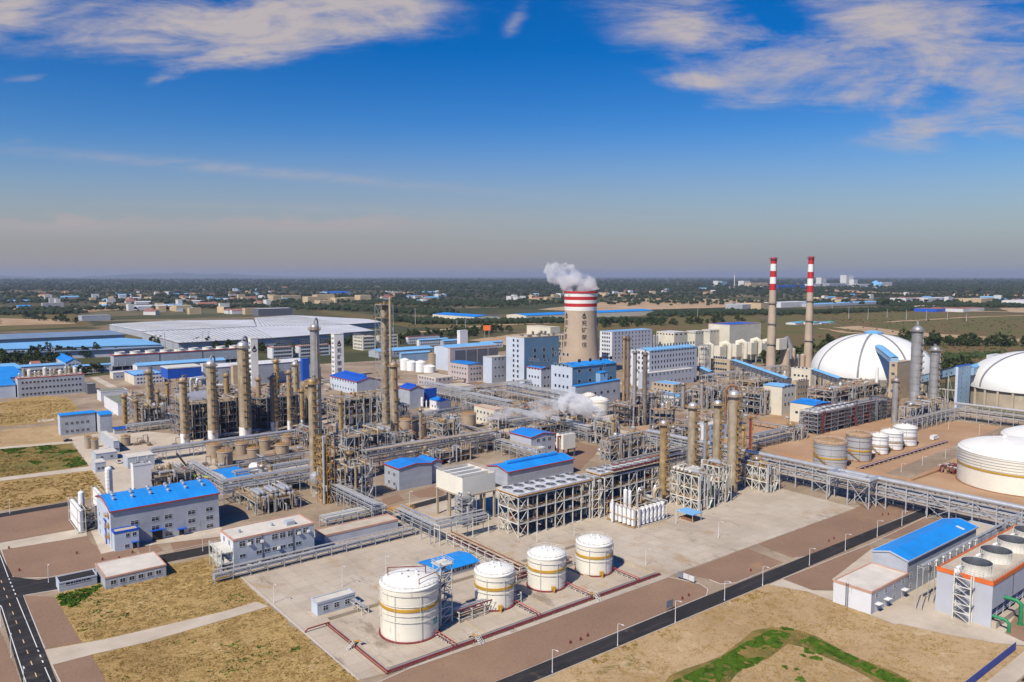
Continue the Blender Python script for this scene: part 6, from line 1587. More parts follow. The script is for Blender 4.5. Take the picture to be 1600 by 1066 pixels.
for i in range(12):
 t = i * pi / 6; k.beam((cx + cos(t) * R_, cyy + sin(t) * R_, 0), (cx + cos(t) * R_, cyy + sin(t) * R_, zt), .45)
 t2 = t + pi / 6
 for f in (.33, .66, .99): k.beam((cx + cos(t) * R_, cyy + sin(t) * R_, zt * f), (cx + cos(t2) * R_, cyy + sin(t2) * R_, zt * f), .35)
 k.beam((cx + cos(t) * R_, cyy + sin(t) * R_, zt * .33), (cx + cos(t2) * R_, cyy + sin(t2) * R_, zt * .66), .22)
k.build('frame', 'steel_blue', od)
for f in (.33, .66, 1.0):
 k = MB(); k.cyl(cx, cyy, zt * f, zt * f + .25, R_ * 1.03, 12); k.build('deck', 'rust_roof' if f == 1 else 'deck', od)
link_mesh(platform_mesh(R_ * .98, .3, 2 * pi - .02, 'rail_rust'), 'handrail', od, (cx, cyy, zt + .25))
for i in range(5):
 t = i * 1.3; vessel_v('upright vessel standing on the round orange deck', cx + cos(t) * R_ * .55, cyy + sin(t) * R_ * .55, 1.1, zt + .25, zt + 3.5 + (i % 3), ('alu', 'clad', 'clad_dark')[i % 3], 'vessels on the round deck')
tank('white tank partly veiled by the steam plume', CYLPX(918, 951, 650, 625), shell='cream', base=None, band=0, rings=(.9,), rise=.3, rail='rail_gold', riser=False)
tank('white tank behind the veiled one, near the pale blue building corner', CYLPX(910, 930, 640, 617), shell='cream', base=None, band=0, rings=(.9,), rise=.3, rail='rail_gold', riser=False, stair=False)
te = dict(base='rail_rust', n=48, rings=(.3, .55, .8, .95))
tank('grey-white rusty-roofed tank with gold band, closest to the pipe bridge', CYLPX(1271.7, 1320.5, 734, 690), shell='tank_grey', roofm='rust_roof', band=.42, rise=.2, ringm='steel', **te)
tank('grey tank with rusty roof and maroon roof pipes, beside the grey-white one', CYLPX(1322, 1359.4, 722, 679), shell='tank_grey', roofm='rust_roof', band=.42, rise=.22, ringm='rail_rust', **te)
tk2 = dict(shell='white_paint', roofm='cream_roof', bandm='pipe_tan', rise=.22, ringm='tank_grey', **te)
tank('small white tank next to the grey tanks', CYLPX(1359.8, 1386, 711, 680), band=.45, **tk2)
tank('small white tank in the middle of three', CYLPX(1376.5, 1408.5, 704, 674.5), band=.45, **tk2)
tank('small white tank at the far end of the tank row', CYLPX(1396.5, 1430, 698, 667), band=.45, **tk2)
c = CYLPX(1506, 1672, 776, 704)
tank('huge white storage tank on the soil at the picture edge', c, shell='cream', roofm='cream_roof', base='rail_rust', band=.56, rise=.2, rings=(.62, .7, .78, .86, .94), n=72, ringm='steel_white', stair=False)
tank('second huge white tank half hidden behind the first', CYLPX(1576, 1728, 716, 684), shell='cream', roofm='cream_roof', base='rail_rust', band=.56, rise=.2, rings=(.7, .86), n=64, stair=False)
gq = G(1405, 745); tw = rack('low pipe track with rusty valves between the small white tanks and the soil lane', [(G(1340, 735).x, G(1340, 735).y), (G(1480, 692).x, G(1340, 735).y)], 3, (.9,), 5, 5, 'concrete_wall', .25, ('pipe_maroon', 'pipe_tan', 'pipe_grey'), seed=120, brace=0, rr=(.12, .25))
g = G(1490, 742); vp = frame('rusty valve manifold beside the huge white tank', g.x, g.y, 12, 7, [1.6], 3, 1, 'pipe_maroon', 'deck', seed=121, pipes=20, pm=('pipe_maroon', 'pipe_maroon', 'pipe_grey'), eq=0, w=.25, stair=False, holes=.8)
for nm, (p, q) in (('low soil-coloured dyke wall around the five eastern tanks', ((1262, 742), (1440, 700))), ('low dyke wall before the huge white tank', ((1425, 752), (1600, 700)))):
 a, b_ = G(*p), G(*q); d = thing('dyke_wall', nm, 'wall', (a.x, a.y, 0))
 k = MB(); k.beam((a.x, a.y, .5), (b_.x, a.y, .5), .35, 1.1); k.build('wall_panel', 'soil', d); k = MB(); k.beam((a.x, a.y + .3, .5), (a.x, a.y + 70, .5), .35, 1.1); k.build('wall_panel', 'soil', d)
for i, (px, lab) in enumerate((((210, 640, 262, 196, 626), 'low pipe frame behind the grey-green column'), ((480, 700, 520, 462, 676), 'pipe frame squeezed behind the thick tan column'), ((478, 652, 520, 455, 632), 'brown pipe deck between the two-tone column and the reactor frame'), ((610, 662, 640, 596, 640), 'pipe frame behind the thin vent pipe and tan tanks'),
 ((570, 640, 625, 548, 622), 'low pipe frame in front of the blue gable hall'), ((742, 640, 792, 720, 620), 'pipe deck in front of the dark-panelled block'), ((872, 668, 925, 850, 648), 'pipe frame beside the tank veiled by steam'), ((760, 704, 800, 735, 688), 'gold pipe frame by the corner of the long rack'),
 ((670, 730, 735, 650, 712), 'dark pipe frame under the end of the long rack'), ((1030, 700, 1070, 1010, 682), 'pipe frame between the lone gold column and long bridge'), ((1120, 672, 1160, 1098, 652), 'dark pipe frame behind the stoutest gold column'), ((1010, 640, 1040, 985, 620), 'pipe frame in front of the low tan house'),
 ((320, 650, 372, 306, 640), 'rear pipe deck between silver-necked columns'), ((415, 770, 470, 395, 756), 'low valve deck behind the silver exchangers'), ((252, 760, 300, 236, 748), 'low valve deck behind the white cold box frame'), ((1238, 690, 1262, 1215, 676), 'valve deck beside the dark fan-topped frame'), ((590, 700, 650, 575, 688), 'low pipe deck between tan tanks and the long rack'), ((860, 625, 930, 842, 612), 'pipe deck along the foot of the wide blue block'))):
 FR(px, (.5, 1), lab, 4, 3, 200 + i, m=('steel', 'steel_blue', 'steel')[i % 3], rm=('rail_gold', 'rail_rust')[i % 2], pipes=34, eq=5, eqm=('clad', 'alu', 'clad_gold', 'clad_dark'), eql='vessel on the ' + lab.replace('squeezed ', '').replace(' and tan tanks', ''), w=.32, clutter=50, stair=False)
for i, (l, r_, yb, yt, lab) in enumerate(((352, 360, 668, 586, 'slim rusty column between the two stoutest silver-necked ones'), (402, 409, 668, 592, 'slim grey column right behind the white sign pillar foot'), (305, 311, 672, 604, 'thin tan column beside the corner column of the dark block'), (470, 476, 690, 610, 'slim gold column next to the thick tan one'), (245, 250, 660, 612, 'thin tan column beside the grey-green one'), (1098, 1104, 740, 655, 'slim gold column between the two gold-platformed ones'), (1157, 1162, 742, 668, 'thin grey column beside the stoutest gold one'), (955, 960, 700, 655, 'short tan column rising beside the steam vent'), (655, 660, 690, 640, 'thin tan column in the gold railed frame group'), (530, 536, 690, 628, 'slim rusty column at the end of the reactor row'))):
 COLM(l, r_, yb, yt, lab, mshell=('clad_gold', 'clad', 'clad_grey')[i % 3], plats=6, ext=1.1, ang=2.8)
RG = random.Random(77); sk = []
for (x0, x1, y0, y1, n) in ((300, 480, 700, 760, 22), (500, 640, 640, 720, 26), (640, 800, 620, 720, 34), (800, 960, 640, 710, 24), (960, 1100, 625, 700, 22), (1080, 1240, 600, 660, 24), (200, 330, 640, 700, 16), (480, 700, 590, 640, 26), (250, 480, 600, 640, 16), (700, 900, 590, 640, 18), (1250, 1400, 600, 640, 12)):
 for _ in range(n):
  g = G(RG.uniform(x0, x1), RG.uniform(y0, y1))
  if len(sk) < 4:
   i = len(sk); r_ = thing('pump_skid', ('small pump skid with grey casing on the plant ground', 'small tan drum skid on the plant ground', 'small valve skid with gold rail on the plant ground', 'small silver cooler skid on the plant ground')[i], 'pump', (g.x, g.y, 0), 'small skids on the plant ground')
   k = MB(); k.box(g.x - 2, g.x + 2, g.y - 1, g.y + 1, -.1, .35); k.build('base', 'concrete_wall', r_)
   k = MB(); k.hvessel((g.x - 1.4, g.y, 1.2), (g.x + 1.0, g.y, 1.2), .7 + .15 * i, 10); k.tube([(g.x + .5, g.y, 1.5), (g.x + .5, g.y, 3.0 + i), (g.x + 3, g.y, 3.0 + i), (g.x + 3, g.y, .2)], .18, 6); k.build('casing', ('pipe_grey', 'clad', 'clad_dark', 'alu')[i], r_)
   k = MB(); decks_rail(k, g.x - 2, g.x + 2, g.y - 1.2, g.y + 1.2, .3); k.build('handrail', ('steel', 'rail_rust', 'rail_gold', 'steel_blue')[i], r_); sk.append((r_, kids(r_)))
  else: q = RG.choice(sk); dup(q[0], (g.x, g.y, 0), None, q[1], RG.choice((0, pi / 2)))
for (x0, x1, y0, y1, n) in ((290, 480, 690, 765, 8), (500, 640, 630, 720, 8), (640, 800, 610, 720, 12), (800, 960, 630, 700, 9), (960, 1240, 600, 690, 12), (200, 330, 640, 700, 5), (480, 900, 585, 640, 12)):
 for i in range(n):
  g = G(RG.uniform(x0, x1), RG.uniform(y0, y1)); L = RG.uniform(18, 45); e = (L, 0) if RG.random() < .6 else (0, L)
  rack('low run of pipes on sleepers across the plant ground', [(g.x, g.y), (g.x + e[0], g.y + e[1])], 3.4, (RG.choice((.8, 1.4, 3.2)),), 6, 5, RG.choice(('steel', 'steel_blue', 'concrete_wall')), .22, ('pipe_grey', 'alu', 'pipe_tan', 'clad_dark'), seed=RG.randrange(999), brace=0, rr=(.12, .3), group='low pipe runs on the plant ground')
# ------ BUILDINGS BEHIND THE PROCESS AREA
def BL(name, label, cat, px, wall='wall_grey', roof='flat', rm='roof_flat', lu=None, lv=None, **kw):
 b = BX(*px)
 if lu: b[2] = lu
 if lv: b[3] = lv
 return b, building(name, label, cat, b, wall, roof, rm, **kw)
nb = dict(div=False)
BL('dryer_house', 'blue-roofed grey building standing on bare ground beside dry grass plots', 'building', (95, 681, 150, 91.5, 650), 'wall_grey', 'gable_u', 'roof_blue_u', rise=.8, wins=[('R', 2, 5, 1.6, 1.6, 1.5, 5, 2, 3)], wallL='wall_paleblue')
BL('dryer_tower', 'taller blue-roofed block at the end of the grey building on bare ground', 'building', (157, 678, 176, 149.5, 649), 'wall_grey', 'gable_u', 'roof_blue_u', rise=.8, wallL='wall_lilac')
BL('lean_to', 'low dark-blue roofed lean-to beside the taller blue-roofed block', 'building', (179, 679, 199, 176.5, 671), 'wall_grey', 'gable_u', 'roof_deep', rise=.6)
BL('process_hall', 'three-storey grey hall with silver roof equipment beside the yellow field', 'building', (29, 622, 133, 25.5, 592), 'wall_grey', 'flat', 'roof_flat', trim='trim_red', wins=[('R', 3, 16, 1.6, 1.7, 1.6, 4.9, 2, 2, nb)], wallL='wall_lilac')
hb = BX(29, 622, 133, 25.5, 592)
for i in range(13):
 f = (i + .5) / 13; vessel_v('silver drum standing on the roof of the three-storey grey hall', hb[0] + hb[2] * f, hb[1] + hb[3] * (.3 + .4 * ((i * 5) % 3) / 2), 1.0 + (i % 3) * .35, hb[4] + .2, hb[4] + 3.5 + (i * 7 % 4), ('alu', 'clad', 'steel_white')[i % 3], 'drums on the grey hall roof')
BL('side_block', 'dark open side structure next to the three-storey grey hall', 'building', (137, 616, 150, 133, 601), 'panel_dark', 'flat', 'deck_grey')
for i, (px, lab, m) in enumerate((((-12, 624, 25, -30, 604), 'low blue-roofed shed at the picture edge beside the grey hall', 'roof_blue_u'), ((-12, 606, 40, -30, 592), 'wide blue-roofed shed behind the one beside the grey hall', 'roof_blue_u'), ((4, 590, 34, -6, 578), 'pale blue-roofed shed third from the yellow field', 'roof_pale'))):
 BL('shed', lab, 'shed', px, 'wall_paleblue', 'gable_u', m, rise=1.5)
BL('office_row', 'long low white row building with light blue roof edge and many windows', 'building', (29, 585, 102, 25, 574), 'wall_white', 'gable_u', 'roof_pale', rise=.8, wins=[('R', 1, 18, 1.6, 1.8, 1.5, 4, 2, 2, nb)])
BL('warehouse', 'bright blue gabled warehouse behind the long low white row', 'warehouse', (103, 575, 127, 85, 567), 'wall_paleblue', 'gable_v', 'roof_blue_v', rise=4, wins=[('R', 1, 3, 2, 2, 2, 4)])
BL('office_row', 'white two-storey row with blue roof strip beside the cooling cell bank', 'building', (117, 585, 174, 114, 573), 'wall_white', 'gable_u', 'roof_pale', rise=.8, wins=[('R', 2, 14, 1.4, 1.5, 1.2, 3.6, 2, 2, nb)])
BL('boiler_hut', 'small red-roofed pale hut between the blue roofs', 'hut', (50, 576, 64, 46, 569), 'wall_white', 'gable_u', 'far_roofred', rise=2)
cb_ = BX(178.6, 580, 380, 173.3, 556)
u0, v0, lu, lv, h = cb_; u1, v1 = u0 + lu, v0 + lv
cc = thing('cooling_cell_bank', 'long grey bank of cooling cells with red top edge and white fan stacks', 'cooling tower', (u0, v0, 0))
k = MB(); k.box(u0, u1, v0, v1, h * .28, h); k.box(u0, u0 + .4, v0, v1, 0, h * .28); k.box(u0 + .5, u1, v0 + 2, v1 - 2, 0, h * .28 - .02); k.build('wall', 'wall_grey', cc)
k = MB(); k.box(u0 + .5, u1, v0 + 1.5, v0 + 1.95, 1.5, h * .28 - .05); k.build('louvre_shade', 'dark_void', cc)  # dark sheet in the open recess, its shade given as colour
k = MB(); k.box(u0 - .3, u1, v0 - .3, v0 + .4, h - .5, h + .7); k.box(u0 - .3, u0 + .4, v0 + .4, v1, h - .5, h + .7); k.build('roof_edge', 'trim_red', cc)
for i in range(1, 3):
 k = MB(); a = u0 + lu * i / 3; k.box(a - .5, a + .5, v0 - .15, v0 + .2, 0, h - .6); k.build('panel_joint', 'steel_dark', cc)
for i in range(18):
 k = MB(); a = u0 + lu * i / 18 + .4; k.beam((a, v0 + .6, -.1), (a, v0 + .6, h * .28), .6); k.build('pier', 'wall_grey', cc)
 k = MB(); k.beam((a + 3, v0 - .15, h * .3), (a + 3, v0 - .15, h * .52), .7, .2); k.build('duct', 'steel_white', cc)
st0 = None
for i in range(9):
 a = u0 + lu * (i + .5) / 9.0; lab = 'white fan stack on the long grey cooling cell bank'
 if st0 is None:
  st0 = thing('fan_stack', lab, 'fan stack', (a, v0 + lv / 2, h), 'fan stacks on the cooling cell bank'); k = MB(); R_ = min(5.2, lv * .42); k.lathe(a, v0 + lv / 2, [(R_ * 1.05, h), (R_ * .95, h + 1.6), (R_, h + 3.2), (R_ * .93, h + 3.2), (R_ * .88, h + 1.4), (.1, h + 1.2)], 24); k.build('shell', 'steel_white', st0)
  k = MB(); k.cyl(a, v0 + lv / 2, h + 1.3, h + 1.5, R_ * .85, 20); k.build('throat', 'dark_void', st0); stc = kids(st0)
 else: dup(st0, (a, v0 + lv / 2, h), lab, stc)
BL('pump_hall', 'long lilac-grey hall with pale blue roof in front of the cooling cell bank', 'hall', (215, 588, 353, 208, 572), 'wall_grey', 'gable_u', 'roof_pale', rise=2.0, wallL='wall_white')
BL('low_annexe', 'low pink-edged flat annexe in front of the lilac-grey hall', 'annexe', (177, 593, 236, 172, 583), 'wall_lilac', 'flat', 'roof_pad', wins=[('R', 1, 8, 1.6, 1.2, 1.8, 2, 2, 2, nb)], wallL='wall_cream')
b_, r_ = BL('lab', 'white three-storey house with blue roof edge behind the grey-green column', 'building', (210, 602, 257, 195, 587), 'wall_white', 'flat', 'roof_pale', trim='trim_blue', wins=[('R', 3, 8, 1.7, 1.4, 1.2, 3.6, 2, 2, nb)], wallL='wall_cream')
for px, lab in (((158, 628, 200, 152, 613), 'low building with mossy flat roof behind the blue-roofed dryer house'), ((185, 650, 215, 163, 632), 'second low mossy-roofed building at the frame edge')):
 BL('low_block', lab, 'building', px, 'wall_white', 'flat', 'roof_green', parap=.5, trim='wall_white')
gq = G(263.5, 614); bq = BX(263.5, 614, 316, 252.5, 577); zq = ZT(gq, 592.5); u0, v0, lu, lv, h = bq
bb = thing('blue_box', 'deep blue sheet-clad box raised on steel legs beside the windowless white block', 'cooler', (u0, v0, 0))
for a in (.02, .25, .5, .75, .98):
 for c_ in (.05, .95):
  k = MB(); k.beam((u0 + lu * a, v0 + lv * c_, -.1), (u0 + lu * a, v0 + lv * c_, zq), .7); k.build('leg', 'steel', bb)
k = MB(); k.box(u0, u0 + lu, v0, v0 + lv, zq, h); k.build('cladding', 'roof_deep', bb)
k = MB(); k.box(u0 - .2, u0 + lu + .2, v0 - .2, v0 + lv + .2, h + .01, h + .9); k.build('roof', 'steel_white', bb)
BL('white_block', 'windowless white block between the blue box on stilts and the white-roofed shed', 'building', (318, 604, 341, 314, 570), 'wall_white', 'flat', 'roof_white')
BL('long_shed', 'long grey shed with low white roof behind the brown columns', 'shed', (338, 606, 473, 333, 574), 'wall_grey', 'gable_u', 'roof_white', rise=2.5, wins=[('R', 2, 9, 1.8, 1.2, 6, 8, 4, 4, dict(div=False, skip=.5))])
BL('tan_block', 'tan panelled tower block against the long grey shed', 'building', (365, 607, 375, 361.5, 572), 'wall_tan', 'flat', 'roof_flat')
BL('shed', 'deep blue panelled shed behind the two-tone column', 'shed', (473, 596, 484, 470, 561), 'roof_deep', 'flat', 'steel_white')
def glyphs(body, size, spacing=None):
 cu = bpy.data.curves.new('lettering', 'FONT'); cu.body = body; cu.size = size; cu.align_x = 'CENTER'; cu.extrude = .03 * size
 tmp = bpy.data.objects.new('lettering', cu); COL.objects.link(tmp)
 dg = bpy.context.evaluated_depsgraph_get(); me = bpy.data.meshes.new_from_object(tmp.evaluated_get(dg))
 bpy.data.objects.remove(tmp); return me
def letter(me, fn, root, m, name='lettering'):
 me = me.copy()
 for v in me.vertices: v.co = fn(v.co)
 me.materials.clear(); me.materials.append(MT[m])
 o = bpy.data.objects.new(name, me); COL.objects.link(o); o.parent = root; WL[o.name] = WL[root.name]
 return o
def flame(b, fx, s, mi=0):
 """a drop cut by rising flame stripes; fx maps (x, z) on the sign plane"""
 import math as m_
 def stripe(x0, w, z0, z1, lean):
  L = [(x0 + lean * t - w * (1 - t) / 2, z0 + (z1 - z0) * t) for t in (0, .35, .7, 1)]
  Rr = [(x0 + lean * t + w * (1 - t) / 2 + .02, z0 + (z1 - z0) * t) for t in (1, .7, .35, 0)]
  b.add([fx(x * s, z * s) for x, z in L + Rr], [tuple(range(8))], mi)
 n = 22; out = [(.42 * sin(t) * (1 - .15 * cos(t)), -.38 + .42 * (1 - cos(t)) * .62) for t in [pi * .15 + (2 * pi - pi * .3) * i / n - pi for i in range(n + 1)]]
 top = [( .40 * cos(a), -.22 + .40 * sin(a)) for a in [pi + pi * i / 12 for i in range(13)]]
 low = [( .30 * cos(a), -.12 + .26 * sin(a)) for a in [2 * pi - pi * i / 12 for i in range(13)]]
 b.add([fx(x * s, z * s) for x, z in top + low], [(i, i + 1, 24 - i, 25 - i) for i in range(12)], mi)
 stripe(-.30, .16, -.12, .42, .16); stripe(-.06, .20, -.16, .66, .10); stripe(.18, .18, -.14, .40, -.06)
def pillar(name, label, px, text):
 b = BX(*px); b[3] = max(b[3], 6)
 u0, v0, lu, lv, h = b
 root = thing(name, label, 'sign pillar', (u0, v0, 0))
 k = MB(); k.box(u0, u0 + lu, v0, v0 + lv, -.2, h); k.build('body', 'paint_white', root)
 k = MB(); k.box(u0 - .15, u0 + lu + .15, v0 - .15, v0 + lv + .15, h + .01, h + .8); k.build('cap', 'steel_white', root)
 for i in range(9):
  k = MB(); z = h * (i + .6) / 9.4; k.box(u0 - 1.0, u0 - .05, v0 + lv * .2, v0 + lv * .8, z, z + .2); decks_rail(k, u0 - 1.0, u0 - .05, v0 + lv * .2, v0 + lv * .8, z + .1); k.build('landing', 'steel', root)
 cx = u0 + lu * .5
 fb = MB(); flame(fb, lambda x, z: (cx + x + lu * .03, v0 - .07, h * .80 + z), h * .12, 0); fb.build('flame_logo', 'logo_red', root)
 fb = MB(); flame(fb, lambda x, z: (cx + x, v0 - .11, h * .80 + z), h * .12, 0); fb.build('flame_logo', 'logo_black', root)
 sz = h * .115; z = h * .595
 for ch in text:
  me = glyphs(ch, sz); zz = z
  letter(me, lambda c: Vector((cx + c.x, v0 - .10 - c.z * .3, zz + c.y)) - WL[root.name], root, 'logo_black', 'character'); z -= h * .147
 return root
pillar('sign_pillar', 'tall plain white pillar with black and red flame emblem', (393.6, 605, 404.6, 390.2, 530), '')
pillar('sign_pillar', 'tall white pillar lettered with a column of Chinese characters under a flame emblem', (523.5, 592, 538, 518.5, 523), '兖矿荣信')
BL('dormitory', 'white dormitory block with red roof edge and rows of dark windows', 'building', (426, 561, 458, 418, 543.5), 'wall_white', 'flat', 'roof_flat', trim='trim_red', wins=[('R', 5, 11, 2.2, 2.4, 1.5, 4.4, 2, 2, nb)])
BL('dormitory', 'second white dormitory block half hidden by the tallest dark column', 'building', (468, 558, 516, 461, 541), 'wall_white', 'flat', 'roof_flat', trim='trim_red', wins=[('R', 5, 15, 2.2, 2.4, 1.5, 4.4, 2, 2, nb)])
BL('office_block', 'five-storey grey-beige office block beyond the lettered pillar', 'building', (567, 548, 587, 551.5, 527), 'wall_cream', 'flat', 'roof_flat', wins=[('R', 5, 6, 2.6, 2.2, 1.8, 4.6, 2, 2, nb), ('L', 5, 6, 2.2, 2.2, 1.8, 4.6, 2, 2, nb)])
BL('office_block', 'five-storey office wing behind the slim tan column with the cage', 'building', (592, 546, 622, 588, 525.5), 'wall_cream', 'flat', 'roof_flat', wins=[('R', 5, 9, 2.6, 2.2, 1.8, 4.6, 2, 2, nb)])
BL('house_row', 'white three-storey row house with red roof edge beyond the pale blue shed', 'building', (637.5, 538, 687, 634, 527), 'wall_white', 'flat', 'roof_flat', trim='trim_red', wins=[('R', 3, 14, 2.0, 2.0, 1.6, 4.2, 2, 2, nb)])
BL('house_row', 'lower white row house in front of the red-edged one', 'building', (655, 541, 700, 651, 532), 'wall_white', 'gable_u', 'roof_pale', rise=1.4, wins=[('R', 2, 12, 2.0, 2.0, 1.6, 4.2, 2, 2, nb)])
BL('house_row', 'grey row house with pale roof next to the stepped white tower', 'building', (693, 545, 722, 688, 533), 'wall_grey', 'gable_u', 'roof_pale', rise=1.4, wins=[('R', 2, 8, 2.0, 2.0, 1.6, 4.2, 2, 2, nb)])
BL('gatehouse', 'little white house below the red billboard', 'building', (752, 545, 786, 748, 536), 'wall_white', 'gable_u', 'roof_pale', rise=1.2, wins=[('R', 1, 8, 1.8, 1.8, 1.6, 4.2, 2, 2, nb)])
BL('shed', 'grey shed with long pale blue roof behind the thin vent pipe', 'shed', (592, 560, 678, 576, 550), 'wall_grey', 'gable_u', 'roof_pale', rise=2.5, wins=[('R', 1, 14, 2.5, 1.6, 3.5, 4, 2, 2, nb)])
BL('shed', 'shed with bright blue cladding above the group of white tanks', 'shed', (627, 566, 672, 624, 553), 'wall_blue', 'gable_u', 'roof_pale', rise=1.2)
for i, (l, r_, yb, yr) in enumerate(((625.5, 639.5, 579, 562.5), (635.5, 651, 580, 566), (649.5, 665, 582, 566), (662, 680.5, 583, 573))):
 tank('white tank in front of the blue-clad shed, ' + ('tallest of the group', 'second beside the tallest', 'third, next to the low broad one', 'low and broad')[i], CYLPX(l, r_, yb, yr), shell='white_paint', roofm='cream_roof', base=None, band=0, rings=(), rail=False, riser=False, stair=False, rise=.35, n=28)
tank('tan silo between the white tanks and the dark-panelled block', CYLPX(669, 681, 577, 553), shell='tank_tan', roofm='rust_roof', base=None, band=0, rings=(), rail=False, riser=False, stair=False, n=24)
BL('stair_tower', 'stepped slim white tower rising beside the row houses', 'tower', (719, 560, 731, 714.5, 517), 'wall_white', 'flat', 'roof_white')
BL('process_block', 'pale blue-white gabled block behind the dark-panelled building', 'building', (701, 580, 778, 678.6, 544), 'wall_paleblue', 'gable_u', 'roof_pale', rise=2)
b_, r_ = BL('panel_block', 'pinkish block with four dark grey panels and a lower blue-roofed wing', 'building', (703.5, 590, 777, 700, 545), 'wall_pink', 'flat', 'roof_flat', trim='trim_salmon')
for i in range(4):
 k = MB(); a = b_[0] + b_[2] * (.1 + .235 * i); k.box(a, a + b_[2] * .21, b_[1] - .25, b_[1] - .02, b_[4] * .42, b_[4] * .92); k.build('dark_panel', 'panel_dark', r_)
BL('blue_wing', 'lower pink wing with deep blue roof in front of the dark-panelled block', 'building', (731.5, 598, 755, 703, 570), 'wall_pink', 'gable_v', 'roof_blue_v', rise=.8, wins=[('R', 3, 4, 1.8, 1.6, 2, 5, 2, 2, nb), ('L', 3, 6, 1.8, 1.6, 2, 5, 2, 2, nb)])
BL('grey_block', 'grey-blue block beside the dark-panelled building', 'building', (768.6, 600, 791, 755, 559), 'wall_grey', 'flat', 'roof_flat', wins=[('R', 3, 3, 1.8, 1.6, 6, 8, 2, 2, nb)], wallL='wall_paleblue')
BL('gable_hall', 'grey hall with blue gable roof, ridge vent and red trim beside the lettered pillar', 'hall', (558, 618, 595, 516, 597), 'wall_grey', 'gable_v', 'roof_deep', rise=3, trim='trim_red', monitor=True, wins=[('L', 2, 9, 1.6, 1.6, 3, 6, 3, 3, nb)], wallL='wall_paleblue')
BL('gable_hall', 'grey hall with blue gable roof behind the tan tanks', 'hall', (640.6, 640, 662, 623, 609), 'wall_grey', 'gable_v', 'roof_deep', rise=2, trim='trim_red', monitor=True)
BL('shed', 'deep blue windowless shed beside the blue-gabled hall', 'shed', (664.5, 635, 682.5, 662.5, 609), 'roof_deep', 'flat', 'steel_blue')
BL('kiosk', 'small pale kiosk with rounded bright blue roof vent', 'kiosk', (689, 643, 705, 671.5, 628), 'wall_white', 'gable_v', 'roof_blue_v', rise=.8, monitor=True, wins=[('L', 1, 3, 1.4, 1.5, 2, 3)])
for l, r_, yb, yt, lab in ((657, 661.8, 638, 622, 'white upright cylinder beside the deep blue shed'), (665.2, 667.6, 638, 627, 'thin white cylinder beside the wider white one')):
 c = CYLPX(l, r_, yb, yt); vessel_v(lab, c[0], c[1], c[2], 0, c[3], 'white_paint')
BL('pink_house', 'small pinkish two-storey house with square windows among pipe racks', 'building', (681, 607, 707, 652.6, 591.5), 'wall_pink', 'flat', 'roof_flat', trim='wall_cream', wins=[('L', 2, 6, 1.8, 1.6, 2, 4.5, 2, 2, nb), ('R', 2, 3, 1.8, 1.6, 2, 4.5, 2, 2, nb)])
BL('low_block', 'low pinkish flat-roofed block in front of the pinkish house', 'building', (731, 616, 755, 695, 608), 'wall_pink', 'flat', 'roof_flat')
BL('pink_house', 'tan-pink building with few small windows beside the ribbed tan tank', 'building', (774, 667, 789, 741, 641), 'wall_pink', 'flat', 'roof_flat', trim='trim_salmon', wins=[('L', 2, 5, 1.5, 1.5, 2, 5, 2, 2, nb)], wallL='wall_cream')
bx = BX(819, 605, 873, 791, 528)
r_ = building('gasifier_block', 'tallest pale blue block, windows on its bright side and rust-edged roof', 'building', bx, 'wall_blue_shaded', 'flat', 'roof_flat', trim='wall_tan', wallL='wall_paleblue', wins=[('L', 9, 2, 2.4, 2.4, 3, bx[4] / 9.6, 6, 8, nb)])
for i in range(3):
 for j in range(2): window(r_, 'R', bx, bx[2] * (.3 + .26 * i), bx[4] * (.56 + .13 * j), 3.0, 3.4, div=False)
k = MB(); rr = random.Random(4)
for i in range(16): a, c_ = bx[0] + bx[2] * rr.random(), bx[1] + bx[3] * rr.random(); k.box(a - .8, a + .8, c_ - .8, c_ + .8, bx[4] + .1, bx[4] + 1 + rr.random() * 3)
k.build('rooftop_equipment', 'clad_dark', r_, kind='stuff')
bx = BX(845.6, 611, 862, 823, 576.5)
r_ = building('process_block', 'stepped pale blue block with three thin silver stacks on its blue roof', 'building', bx, 'wall_grey', 'gable_v', 'roof_blue_v', rise=1, trim='trim_red', wallL='wall_paleblue', wins=[('L', 4, 4, 1.8, 2, 3, 7.5, 2, 2, nb), ('R', 4, 2, 2, 2, 3, 7.5, 2, 2, nb)])
for i in range(3):
 c = CYLPX(834 + i * 13.4, 837 + i * 13.4, 596, 556); s_ = thing('flue', 'thin silver flue against the tallest pale blue block', 'flue', (c[0], c[1], bx[4]), 'flues by the tall block'); k = MB(); k.lathe(c[0], c[1], [(.9, bx[4] - 8), (.9, c[3]), (.7, c[3])], 12)
 for q in range(3): k.lathe(c[0], c[1], [(.95, bx[4] + 3 + q * 4), (1.3, bx[4] + 3.2 + q * 4), (.95, bx[4] + 3.6 + q * 4)], 12)
 k.build('shell', 'clad_grey', s_)
bx = BX(894, 634, 962.5, 861, 574)
r_ = building('synthesis_block', 'wide blue block with bright blue roof, shade-toned front and sun-toned windowed side', 'building', bx, 'wall_blue_shaded', 'gable_u', 'roof_blue_u', rise=2.0, trim='wall_blue_shaded', wallL='wall_paleblue', wins=[('L', 5, 4, 2.0, 2.2, 4, 8.5, 3, 3, nb)])
for i in range(4):
 for j in range(3):
  if i == 3 and j == 1: continue
  window(r_, 'R', bx, bx[2] * (.15 + .24 * i), 17 + j * 8, 3.2, 2.6, div=False)
by = [bx[0] + bx[2] * .52, bx[1] - 5, bx[2] * .17, 4.9, bx[4] * .80]; building('stair_bay', 'narrow blue-capped bay on the shade-toned front of the wide block', 'annexe', by, 'wall_blue', 'mono', 'roof_blue_u', rise=.6, wins=[('R', 3, 1, 1.6, 2, 14, 7, 2, 1, nb)])
